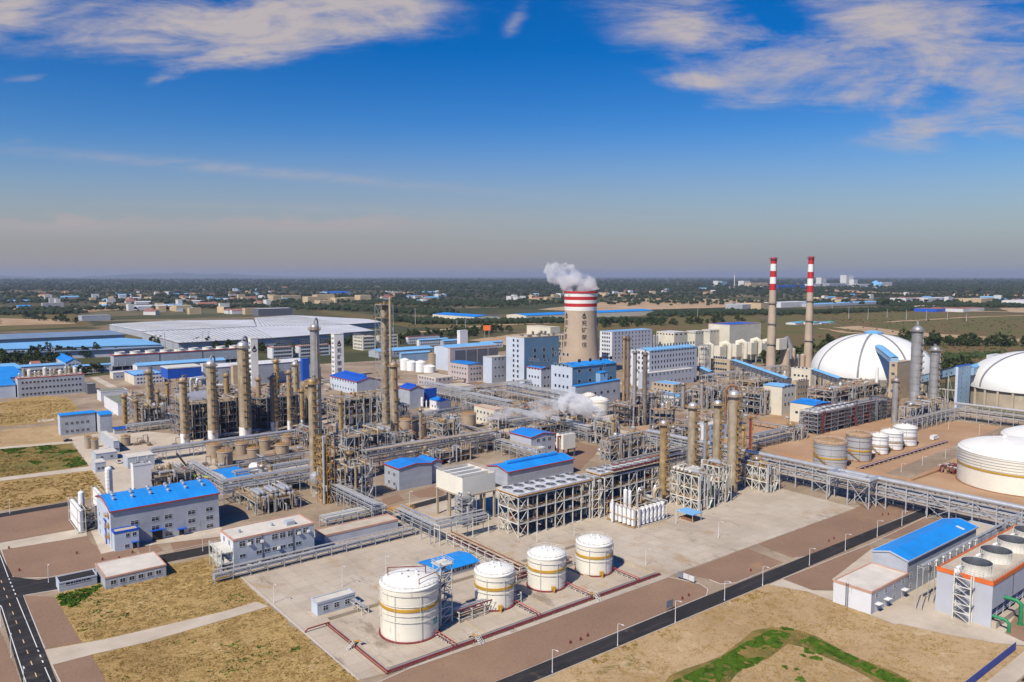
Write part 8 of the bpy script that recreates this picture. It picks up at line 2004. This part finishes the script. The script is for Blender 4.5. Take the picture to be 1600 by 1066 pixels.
BF('warehouse', 'long deep blue warehouse far behind the tan apartment cluster', (515, 462, 548, 512, 457.5), 'wall_blue', 'gable_u', 'roof_deep', lv=120, rise=6)
for i, (x0, x1, yb, yt) in enumerate(((427, 440, 471.5, 462), (441, 470, 470, 462), (481, 500, 476, 464), (496, 523, 473, 461), (524, 540, 473, 466), (540, 560, 472, 465), (563, 580, 473, 461.5), (500, 522, 477, 470))):
 BF('apartment_block', 'tan apartment block far off, ' + ('at the end of the cluster over the white roofs', 'second at the white roof end', 'tall one left of the middle', 'widest in the middle', 'low one past the middle', 'low one with flat top', 'last one, near the tallest slim column', 'front one in the middle')[i].replace('left of', 'before'), (x0, yb, x1, x0 - 1.5, yt), 'far_tan', 'flat', 'far_tan', lv=45, cat='apartments', parap=0)
for i, (x0, x1, yb, yt, w, rm, lab) in enumerate(((1216, 1258, 452, 446, 'roof_deep', 'roof_deep', 'long deep blue shed on the skyline beside the second chimney'), (1283, 1291, 446, 434, 'far_white', 'roof_white', 'white block on the skyline next to the second chimney'), (1322, 1333, 448, 430, 'far_white', 'roof_white', 'tallest white tower block on the skyline plant'), (1334, 1340, 448, 437, 'far_white', 'roof_white', 'lower white block beside the skyline tower'),
  (1296, 1321, 449, 443, 'far_grey', 'roof_white', 'low grey-white row on the skyline plant'), (1341, 1360, 449, 444, 'far_white', 'roof_white', 'low white row beside the skyline blue roof'), (1377, 1394, 448, 441, 'far_white', 'roof_white', 'white block at the end of the skyline plant'), (1267, 1282, 450, 444, 'far_white', 'roof_white', 'pale block on the skyline behind the second chimney'),
  (1122, 1127, 447, 439, 'far_white', 'roof_white', 'small white gable on the skyline over the cooling block'), (1128, 1136, 447, 440, 'wall_blue', 'roof_pale', 'pale blue block on the skyline beside the thin far stack'), (1162, 1172, 448, 439, 'far_white', 'roof_white', 'white cube on the skyline next to the first chimney'), (1173, 1200, 449, 442, 'far_tan', 'roof_flat', 'beige row on the skyline by the first chimney'),
  (1220, 1268, 481, 473, 'far_white', 'roof_white', 'white-roofed hall beyond the meadow by the chimneys'), (1268, 1385, 480, 476, 'wall_lilac', 'roof_pale', 'long sky blue roofed hall beyond the meadow'), (1328, 1365, 474, 469, 'far_tan', 'roof_flat', 'beige hall behind the long sky blue roof'), (1415, 1445, 472, 466, 'far_white', 'far_roofred', 'white and reddish hall beyond the dome'), (1450, 1490, 472, 466.5, 'far_white', 'roof_white', 'pale hall row beyond the dome'),
  (1533, 1550, 476, 467, 'far_tan', 'roof_flat', 'tan flat building beyond the far columns'), (1463, 1504, 488, 483, 'trim_blue', 'far_roofred', 'deep blue fronted shed at the meadow edge'), (1505, 1538, 488, 483, 'far_white', 'far_roofred', 'white shed with reddish roof joined to the blue-fronted one'), (1160, 1187, 484, 476, 'far_grey', 'roof_white', 'grey hall behind the big white storage hall'), (1189, 1202, 484, 474, 'far_tan', 'far_roofred', 'reddish hall beside the first chimney foot'), (1600, 1660, 478, 470, 'far_white', 'roof_white', 'white hall at the edge of the view'),
  (1460, 1475, 483, 479, 'far_tan', 'roof_flat', 'small tan house behind the blue-fronted shed'))):
 BF('far_factory', lab, (x0, yb, x1, x0 - 2.5, yt), w, 'flat', rm, lv=60, cat='factory', parap=0)
g = G(1147.5, 448); s_ = thing('far_stack', 'thin pale stack on the skyline beside pale blue blocks', 'chimney', (g.x, g.y, 0)); k = MB(); zz = ZT(g, 427); k.lathe(g.x, g.y, [(5, 0), (3.4, zz), (.1, zz)], 10); k.build('shaft', 'far_white', s_); k = MB(); k.lathe(g.x, g.y, [(4, zz * .9), (4, zz * .97)], 10); k.build('painted_band', 'paint_red', s_)
g = G(1368, 448); s_ = thing('far_dome', 'sky blue far roof shaped like a low tent on the skyline', 'dome', (g.x, g.y, 0)); k = MB(); k.lathe(g.x, g.y, [(11 * MPP(g), 0), (10 * MPP(g), ZT(g, 444)), (2 * MPP(g), ZT(g, 439)), (.5, ZT(g, 438.5))], 20); k.build('roof', 'roof_pale', s_)
for i, px in enumerate((1243, 1252, 1260, 1271, 1284, 1296)):
 b_ = BX(px, 508 - (i % 3), px + 9, px - 2, 505 - (i % 2)); b_[3] = 22; building('tent_shed', 'turquoise roofed low shed in the meadow behind the second chimney', 'shed', b_, 'far_white', 'gable_u', 'teal_mark' if i % 2 else 'roof_pale', rise=1.5, group='turquoise sheds in the meadow')
R = random.Random(12)
protos = []
for i, (w, l, h, wm, rm) in enumerate(((16, 34, 9, 'far_white', 'far_roofred'), (14, 50, 8, 'far_white', 'roof_white'), (20, 30, 16, 'far_tan', 'roof_flat'), (18, 70, 7, 'far_grey', 'roof_pale'), (15, 28, 18, 'far_white', 'roof_flat'), (22, 60, 9, 'far_tan', 'far_roofred'))):
 r_ = building('far_house', ('far white house with reddish roof among the trees', 'far long white house with pale roof among the trees', 'far tan block among the trees', 'far grey shed with pale blue roof among the trees', 'far white apartment block among the trees', 'far tan hall with reddish roof among the trees')[i], 'house', [0, 0, l, w, h], wm, 'gable_u' if i != 2 and i != 4 else 'flat', rm, rise=w * .22, group='far houses among the trees')
 protos.append([r_, kids(r_), False])
def house(px, py):
 pr = R.choice(protos); g = G(px, py); rot = R.choice((0, 0, pi / 2, R.uniform(0, pi)))
 if not pr[2]: pr[2] = True; pr[0].location = (g.x, g.y, 0); pr[0].rotation_euler = (0, 0, rot)
 else: dup(pr[0], (g.x, g.y, 0), None, pr[1], rot)
for (x0, x1, y0, y1, n) in ((0, 430, 459, 477, 60), (170, 400, 478, 492, 22), (600, 700, 457, 466, 14), (800, 900, 462, 472, 16), (920, 990, 457, 464, 14), (1280, 1600, 462, 474, 24), (560, 680, 464, 476, 12), (300, 460, 450, 458, 8), (1000, 1130, 452, 460, 6), (1130, 1400, 446, 451, 22)):
 for _ in range(n): house(R.uniform(x0, x1), R.uniform(y0, y1))
py0 = None
for i, (px, yb, yt) in enumerate(((649, 510, 482), (714, 520, 500), (727.5, 520, 499), (317, 545, 517), (326, 545, 517), (82, 566, 542), (86, 566, 543), (258, 548, 520), (1300, 486, 470), (1326, 498, 480), (1356, 500, 483), (1386, 497, 483), (1416, 500, 484), (1447, 502, 485), (1480, 500, 488), (1510, 502, 490), (353, 462, 451), (1034, 490, 476), (1090, 500, 482))):
 g = G(px, yb); z = ZT(g, yt)
 if py0 is None:
  py0 = thing('power_pole', 'slim grey power pole rising over the fields', 'pole', (g.x, g.y, 0), 'power poles over the fields'); k = MB(); k.lathe(g.x, g.y, [(.7, 0), (.35, 30)], 8)
  for zz in (24, 27, 29.5): k.beam((g.x - 3, g.y, zz), (g.x + 3, g.y, zz), .3)
  k.build('pole', 'steel', py0); pyc = kids(py0); py0.scale = (1, 1, z / 30)
 else: dup(py0, (g.x, g.y, 0), None, pyc).scale = (1, 1, z / 30)
b = MB(); n = 60; R2 = random.Random(3)
hl = [max(0, 170 * (sin(i * .21) * .4 + .6) * (sin(pi * i / n)) + R2.uniform(-26, 26)) for i in range(n + 1)]
P = [G(-250 + 900 * i / n, 434.6) for i in range(n + 1)]
P = [Vector((p.x, p.y, 0)).normalized() * 36000 for p in P]
Q = [p * 1.18 for p in P]
b.add([(p.x, p.y, -5) for p in P] + [(p.x * 1.05, p.y * 1.05, h_ * 1.35) for p, h_ in zip(P, hl)] + [(q.x, q.y, -5) for q in Q], [(i, i + 1, n + 2 + i, n + 1 + i) for i in range(n)] + [(n + 1 + i, n + 2 + i, 2 * n + 3 + i, 2 * n + 2 + i) for i in range(n)])
structure('hills', b, 'hill')
# ------ trees
def tree_mesh(seed, h, w, n, shape):
 R = random.Random(seed); b = MB()
 cl = []
 m = 9 if shape != 'slim' else 7
 for i in range(m):
  t = R.uniform(0, 2 * pi); f = i / (m - 1)
  rr = w * (.16 + .30 * sin(pi * min(1, f * .8 + .2))) * R.uniform(.5, 1.1)
  cl.append((cos(t) * rr, sin(t) * rr, h * (.32 + .58 * f), w * R.uniform(.20, .34) * (1.15 - .5 * f)))
 for i in range(n):
  cx, cy, cz, cr = R.choice(cl)
  v = Vector((R.gauss(0, 1), R.gauss(0, 1), R.gauss(0, .8))).normalized() * cr * R.uniform(.55, 1.08)
  s = w * R.uniform(.05, .10); d = Vector((R.gauss(0, 1), R.gauss(0, 1), R.gauss(0, .6))).normalized(); e = d.cross(Vector((R.gauss(0, 1), R.gauss(0, 1), R.gauss(0, 1)))).normalized()
  c = Vector((cx, cy, cz)) + v
  b.add([c - d * s - e * s * .6, c + d * s - e * s * .5, c + d * s * .8 + e * s, c - d * s * .7 + e * s * .8], [(0, 1, 2, 3)])
 me = bpy.data.meshes.new('crown'); me.from_pydata(b.v, [], b.f); me.materials.append(MT['leaf'])
 k = MB(); k.lathe(0, 0, [(h * .028, -.2), (h * .02, h * .35), (h * .008, h * .8)], 7); tops = cl[:4]
 for (cx, cy, cz, cr) in tops: k.tube([(0, 0, h * .26), (cx * .6, cy * .6, cz * .8), (cx, cy, cz)], h * .008, 5)
 tm = bpy.data.meshes.new('trunk'); tm.from_pydata(k.v, [], k.f); tm.materials.append(MT['bark'])
 return me, tm
TM = [tree_mesh(1, 11, 8, 330, 'round'), tree_mesh(2, 9, 7, 300, 'round'), tree_mesh(3, 13, 6, 300, 'slim'), tree_mesh(4, 7, 7, 260, 'round'), tree_mesh(5, 12, 9, 360, 'round')]
RT = random.Random(21)
def tree(g, s, label, group):
 root = thing('tree', label, 'tree', (g.x, g.y, 0), group)
 me, tm = RT.choice(TM)
 for nm, m_ in (('crown', me), ('trunk', tm)):
  o = bpy.data.objects.new(nm, m_); COL.objects.link(o); o.parent = root
 root.rotation_euler = (0, 0, RT.uniform(0, 6.28)); root.scale = (s, s, s * RT.uniform(.85, 1.15))
def treeline(p, q, n, s0, s1, label, group, jit=12):
 a, b_ = G(*p), G(*q)
 for i in range(n):
  f = (i + RT.uniform(-.4, .4)) / max(1, n - 1); g = a.lerp(b_, f); g = g + Vector((RT.uniform(-jit, jit), RT.uniform(-jit, jit), 0))
  tree(g, RT.uniform(s0, s1), label, group)
treeline((-10, 566), (172, 556), 46, .8, 1.5, 'dark tree in the belt between the blue-roofed long sheds and the plant', 'trees in the belt before the long sheds', 10)
treeline((-5, 572), (100, 566), 22, .7, 1.3, 'bushy tree along the plant boundary by the low white rows', 'trees along the plant boundary', 10)
treeline((40, 496), (108, 506), 16, 1.0, 1.7, 'dark tree in the clump on the tan field', 'trees in the clump on the tan field', 18)
treeline((238, 538), (470, 556), 30, .9, 1.4, 'tree behind the cooling cell bank and dormitories', 'trees behind the cooling cells', 12)
treeline((500, 546), (560, 540), 14, 1.0, 1.5, 'tree between the dormitories and the office block', 'trees by the office block', 14)
treeline((622, 538), (780, 518), 50, .9, 1.6, 'tree in the green belt beyond the row houses', 'trees beyond the row houses', 22)
treeline((940, 512), (1150, 503), 46, 1.0, 1.8, 'tree in the belt behind the white absorber houses', 'trees behind the absorber houses', 25)
treeline((1215, 575), (1300, 548), 16, 1.2, 1.8, 'tree beside the first white dome and chimneys', 'trees beside the first dome', 14)
treeline((1420, 540), (1600, 541), 44, 1.0, 1.7, 'tree in the hedge line across the meadow behind the far columns', 'trees across the meadow', 14)
treeline((1455, 580), (1525, 575), 10, 1.0, 1.6, 'bushy tree near the covered conveyor', 'trees near the conveyor', 12)
treeline((100, 590), (150, 583), 8, .6, 1.0, 'small tree beside the white two-storey row', 'trees beside the white row', 6)
def woods(name, strips, seed, m='leaf_dark'):
 R = random.Random(seed); b = MB()
 ico = [(0, 0, 1), (.89, 0, .45), (.28, .85, .45), (-.72, .53, .45), (-.72, -.53, .45), (.28, -.85, .45), (.72, .53, -.45), (-.28, .85, -.45), (-.89, 0, -.45), (-.28, -.85, -.45), (.72, -.53, -.45)]
 fc = [(0, 1, 2), (0, 2, 3), (0, 3, 4), (0, 4, 5), (0, 5, 1), (1, 6, 2), (2, 7, 3), (3, 8, 4), (4, 9, 5), (5, 10, 1), (6, 7, 2), (7, 8, 3), (8, 9, 4), (9, 10, 5), (10, 6, 1)]
 for (p, q, n, h0, h1, wd) in strips:
  a, c = G(*p), G(*q)
  for i in range(n):
   g = a.lerp(c, R.random()); off = R.gauss(0, wd); dd = Vector((g.x, g.y, 0)).normalized(); g = g + dd * off + CR * R.uniform(-30, 30)
   h = R.uniform(h0, h1); w = h * R.uniform(.5, .9)
   b.add([(g.x + x * w * R.uniform(.6, 1.25), g.y + y * w * R.uniform(.6, 1.25), max(-.2, h * .5 + z * h * .55 * R.uniform(.7, 1.2))) for x, y, z in ico], fc)
 return b.build(name, m, kind='stuff', smooth=False)
woods('woodland', [((0, 472), (1600, 474), 1000, 8, 15, 160), ((0, 462), (1600, 463), 1300, 9, 17, 300), ((0, 452), (1600, 453), 2200, 10, 20, 700), ((0, 445), (1600, 446), 3200, 12, 26, 1500), ((-50, 439), (1650, 440), 3600, 16, 40, 3500),
                   ((440, 480), (700, 490), 500, 8, 14, 70), ((560, 474), (800, 478), 500, 8, 14, 90), ((0, 492), (120, 490), 160, 8, 13, 30), ((600, 500), (680, 505), 160, 7, 12, 30), ((660, 506), (1030, 503), 520, 7, 12, 16), ((1200, 492), (1460, 484), 460, 7, 13, 40), ((1020, 494), (1190, 490), 300, 8, 13, 40), ((0, 486), (420, 480), 380, 8, 13, 50), ((1380, 478), (1640, 480), 400, 8, 14, 60)], 33)
woods('meadow_shrubs', [((1260, 500), (1600, 510), 420, 1.0, 2.6, 160), ((1300, 530), (1600, 548), 320, 1.0, 2.6, 60), ((640, 506), (1020, 500), 300, 1.5, 4, 60), ((1470, 560), (1560, 556), 160, 2, 5, 20)], 34, 'leaf')
def vehicle(name, label, px, rot, m, truck=False):
 g = G(*px); r_ = thing(name, label, 'truck' if truck else 'car', (0, 0, 0)); L = 7.5 if truck else 4.4; w = 2.3 if truck else 1.8
 k = MB(); k.prism([(-L / 2, -w / 2), (L / 2, -w / 2), (L / 2 + .12, 0), (L / 2, w / 2), (-L / 2, w / 2)], .35, .95); k.build('body', m, r_)
 k = MB(); c0, c1 = (L * .22, L * .46) if truck else (-L * .3, L * .2)
 k.add([(c0, -w * .46, .96), (c1, -w * .46, .96), (c1, w * .46, .96), (c0, w * .46, .96), (c0 + .35, -w * .38, 1.55 + truck), (c1 - .6, -w * .38, 1.55 + truck), (c1 - .6, w * .38, 1.55 + truck), (c0 + .35, w * .38, 1.55 + truck)], [(4, 5, 6, 7), (0, 1, 5, 4), (1, 2, 6, 5), (2, 3, 7, 6), (3, 0, 4, 7)]); k.build('cabin', m if truck else 'glass', r_)
 if truck: k = MB(); k.box(-L / 2, L * .2, -w / 2, w / 2, .97, 2.7); k.build('cargo_box', 'far_white', r_)
 for a in (-L * .32, L * .32):
  for b_ in (-w / 2, w / 2): k = MB(); k.tube([(a, b_ - .12, .36), (a, b_ + .12, .36)], .36, 12); k.build('wheel', 'pipe_black', r_)
 r_.location = (g.x, g.y, .12); r_.rotation_euler = (0, 0, rot)
vehicle('parked_car', 'dark car on the pale lane beside the green plot', (106, 690), 0, 'pipe_black')
vehicle('parked_car', 'white car parked beside the low grey block by the white hut', (186, 724), 1.57, 'white_paint')
vehicle('parked_truck', 'white box truck on the soil beyond the small white tanks', (1460, 687), 0, 'white_paint', True)
# ------ steam
def steam_mat(name, dens, scale, lo, hi):
 m = bpy.data.materials.new(name); m.use_nodes = True; t = m.node_tree
 for n in list(t.nodes):
  if n.type != 'OUTPUT_MATERIAL': t.nodes.remove(n)
 pv = t.nodes.new('ShaderNodeVolumePrincipled'); pv.inputs['Color'].default_value = (.995, .995, 1, 1); pv.inputs['Anisotropy'].default_value = 0
 f = noise(t, wpos(t), scale, 5, .62, .4).smooth(lo, hi) * dens; t.links.new(f.k, pv.inputs['Density']); t.links.new(pv.outputs[0], t.nodes['Material Output'].inputs['Volume'])
 MT[name] = m
steam_mat('steam_dense', .55, .10, .42, .62)
steam_mat('steam_thin', .16, .06, .42, .62)
vx, vy, vz = gV.x, gV.y, zV
wd = Vector((-CR.x, -CR.y, 0)) * 1.0
def plume(name, label, pts, mt, k_=5):
 """a plume as one closed, lumpy tube along its path"""
 b = MB(); n = 18
 R = random.Random(len(pts))
 vs = []; m = len(pts)
 for j, (c, r) in enumerate(pts):
  d = Vector(pts[min(m - 1, j + 1)][0]) - Vector(pts[max(0, j - 1)][0]); d.normalize(); a = d.cross(Vector((.1, .2, 1))).normalized(); e = a.cross(d)
  for i in range(n):
   t = 2 * pi * i / n; rr = r * (1 + .22 * sin(3 * t + j * .9) + .12 * sin(5 * t - j * 1.7))
   vs.append(Vector(c) + a * cos(t) * rr + e * sin(t) * rr)
 fs = [(j * n + i, j * n + (i + 1) % n, (j + 1) * n + (i + 1) % n, (j + 1) * n + i) for j in range(m - 1) for i in range(n)] + [tuple(reversed(range(n))), tuple((m - 1) * n + i for i in range(n))]
 b.add(vs, [tuple(reversed(q)) for q in fs]); o = b.build(name, mt, off=pts[0][0]); o['kind'] = 'thing'; tag(o, label, 'steam'); return o
def curve(p0, fn, n): return [fn(i / (n - 1)) for i in range(n)]
plume('steam_plume', 'dense white steam blown sideways from the short dark vent stack', [((vx + wd.x * 30 * f, vy + wd.y * 30 * f, vz + .5 + 13 * f ** .8), .8 + 6.8 * f ** .9) for f in [i / 14 for i in range(15)]] + [((vx + wd.x * 35, vy + wd.y * 35, vz + 13.5), 5.0), ((vx + wd.x * 37, vy + wd.y * 37, vz + 13.5), 1.5)], 'steam_dense')
plume('steam_plume', 'thin drifting steam trailing over the brown deck frames', [((vx + wd.x * (32 + 50 * f), vy + wd.y * (32 + 50 * f), vz + 9 - 3 * f), 6.5 - 2.5 * f) for f in [i / 12 for i in range(13)]], 'steam_thin')
steam_mat('steam_tower', .16, .07, .40, .60)
pt = []
for f in [i / 16 for i in range(17)]:
 pt.append(((cC.x + wd.x * 36 * f ** 1.5, cC.y + wd.y * 36 * f ** 1.5, HT - 1 + 25 * f ** .8), rad_at(HT) * (.92 - .38 * f) * (1.0 if f < .9 else .6)))
plume('steam_plume', 'soft white steam cloud rising out of the banded cooling tower', pt, 'steam_tower')
g = G(690, 668); pt = [((g.x + wd.x * (3 * i - 6), g.y + wd.y * (3 * i - 6), ZT(g, 648) + i * .4), 2.2 + .4 * (i % 3)) for i in range(8)]
plume('steam_plume', 'faint steam wisp over the gold railed frame between tan tanks', pt, 'steam_thin')
# ------ sun, sky, air, camera
SUN_AZ = radians(18)
SUN_EL = radians(47)
sl = bpy.data.lights.new('sun', 'SUN'); sl.energy = 4.3; sl.angle = radians(.53); sl.color = (1, .915, .77)
so = bpy.data.objects.new('sun', sl); COL.objects.link(so)
sd = Vector((cos(SUN_AZ) * cos(SUN_EL), sin(SUN_AZ) * cos(SUN_EL), -sin(SUN_EL)))
so.rotation_euler = sd.to_track_quat('-Z', 'Y').to_euler()
W = bpy.data.worlds.new('World'); SC.world = W; W.use_nodes = True
nt = W.node_tree; bg = nt.nodes['Background']
sk = nt.nodes.new('ShaderNodeTexSky'); sk.sky_type = 'NISHITA'; sk.sun_disc = False
sk.sun_elevation = SUN_EL
tosun = -sd
sk.sun_rotation = math.atan2(tosun.x, tosun.y)
sk.altitude = 0; sk.air_density = 1.0; sk.dust_density = .55; sk.ozone_density = 3.2
tc = nt.nodes.new('ShaderNodeTexCoord'); D = E(nt, tc.outputs['Generated'])
def dot(v):
 n = nt.nodes.new('ShaderNodeVectorMath'); n.operation = 'DOT_PRODUCT'; nt.links.new(D.k, n.inputs[0]); n.inputs[1].default_value = v
 return E(nt, n.outputs['Value'])
fwd = dot((cos(AZ), sin(AZ), 0)).mx(.05); rgt = dot(tuple(CR)); upz = dot((0, 0, 1))
A = rgt / fwd; B = upz / fwd
cmb = nt.nodes.new('ShaderNodeCombineXYZ'); nt.links.new(A.k, cmb.inputs[0]); nt.links.new(B.k, cmb.inputs[1])
AB = E(nt, cmb.outputs[0])
def blob(px, py, rx, ry, rot=0.0, k=1.0):
 a0, b0 = (px - 800) / 1204, (431 - py) / 1204
 ra, rb = rx / 1204, ry / 1204
 c, s = cos(rot), sin(rot)
 x = (A - a0) * c + (B - b0) * s; y = (B - b0) * c - (A - a0) * s
 return ((x * x * (1 / ra ** 2) + y * y * (1 / rb ** 2)) * -1.0).exp() * k
wisp = noise(nt, mapped(nt, AB, (5.0, 17, 1), rot=(0, 0, .30)), 1.0, 9, .60, .8)
wisp2 = noise(nt, mapped(nt, AB, (12, 60, 1), rot=(0, 0, .24)), 1.0, 7, .68, .6)
big = noise(nt, mapped(nt, AB, (5, 9, 1), (3.3, 1.7, 0)), 1.0, 5, .55)
mask = blob(390, 25, 260, 62, -.02) + blob(20, 30, 100, 60, .25) + blob(250, 75, 150, 34, 0, .75) + blob(420, 95, 130, 20, .22, .8) + blob(560, 35, 100, 42, -.1, .6)
mask = mask + blob(1080, 55, 110, 62, -.1, 1.0) + blob(1075, 136, 62, 18, -.1, .95) + blob(1500, 130, 270, 120, -.1, .95) + blob(1330, 20, 160, 40, 0, .45) + blob(1170, 168, 100, 12, .06, .42)
mask = mask + blob(620, 20, 130, 40, -.1, .6) + blob(160, 60, 200, 80, .1, .2) + blob(480, 60, 200, 70, .1, .25) + blob(960, 40, 90, 60, 0, .4) + blob(1230, 90, 120, 70, .1, .45) + blob(1300, 150, 170, 50, .1, .4) + blob(1480, 215, 200, 22, .06, .55) + blob(340, 165, 120, 14, .2, .3)
mask = mask + blob(805, 45, 14, 42, -.55, .55) + blob(270, 132, 60, 12, .35, .5) + blob(70, 132, 60, 9, .1, .5) + blob(60, 226, 48, 10, -.05, .6) + blob(1560, 40, 200, 60, 0, .4)
md = mask.mn(1.25)
val = md * 1.05 + (wisp - .5) * (md * 2.1 + .6) + (wisp2 - .5) * (md * .7 + .35) + (big - .5) * 1.3 - .42
cl = val.smooth(.0, 1.3) * md.mn(1.0).pw(.25) * .95
streak = blob(360, 266, 330, 8, -.085, .75) * wisp2.smooth(.3, .62) + blob(550, 330, 330, 6, -.03, .35) * wisp2.smooth(.36, .62)
cl = (cl + streak * .5).mn(.92)
cn = noise(nt, mapped(nt, AB, (15, 26, 1)), 1.0, 6, .55)
edge = (B - .050 - cn * .046)
cum = edge.smooth(.005, -.005) * B.smooth(.045, .068) * (blob(90, 345, 150, 60) + blob(500, 348, 190, 50)).mn(1.0) * .75
sat = nt.nodes.new('ShaderNodeHueSaturation'); nt.links.new(sk.outputs[0], sat.inputs['Color'])
sat.inputs['Saturation'].default_value = 1.56; sat.inputs['Value'].default_value = 1.04; sat.inputs['Hue'].default_value = .516
dusk = B.smooth(.20, .0); hz = mixc(nt, A.smooth(-.25, .6), (3.2, 2.85, 2.95), (2.95, 3.05, 3.5)); c = mixc(nt, dusk * .90, E(nt, sat.outputs[0]), hz)
c = mixc(nt, cum, c, (4.5, 4.0, 4.15))
c = mixc(nt, cl, c, (5.4, 4.8, 4.75))
nt.links.new(c.k, bg.inputs['Color']); bg.inputs['Strength'].default_value = .083
hm = bpy.data.materials.new('haze'); hm.use_nodes = True; n2 = hm.node_tree
for n in list(n2.nodes):
 if n.type != 'OUTPUT_MATERIAL': n2.nodes.remove(n)
pv = n2.nodes.new('ShaderNodeVolumePrincipled'); pv.inputs['Color'].default_value = (.52, .61, .84, 1)
pv.inputs['Density'].default_value = 1 / 30000; pv.inputs['Anisotropy'].default_value = .1
n2.links.new(pv.outputs[0], n2.nodes['Material Output'].inputs['Volume'])
MT['haze'] = hm
b = MB(); b.box(-47000, 47000, -47000, 47000, -1.0, 300.0); b.build('haze', 'haze', kind='stuff')
cd = bpy.data.cameras.new('camera'); co = bpy.data.objects.new('camera', cd); COL.objects.link(co)
cd.sensor_width = 36; cd.lens = 36 * FPX / 1600; cd.clip_start = 1; cd.clip_end = 200000
co.location = CAM; co.rotation_euler = CF.to_track_quat('-Z', 'Y').to_euler()
SC.camera = co
SC.view_settings.view_transform = 'Standard'; SC.view_settings.look = 'None'; SC.view_settings.exposure = .25; SC.view_settings.gamma = 1
cy = SC.cycles
cy.use_denoising = True; cy.max_bounces = 6; cy.diffuse_bounces = 1; cy.glossy_bounces = 2; cy.volume_bounces = 8; cy.transparent_max_bounces = 24
cy.use_adaptive_sampling = True; cy.adaptive_threshold = .015; cy.caustics_reflective = False; cy.caustics_refractive = False
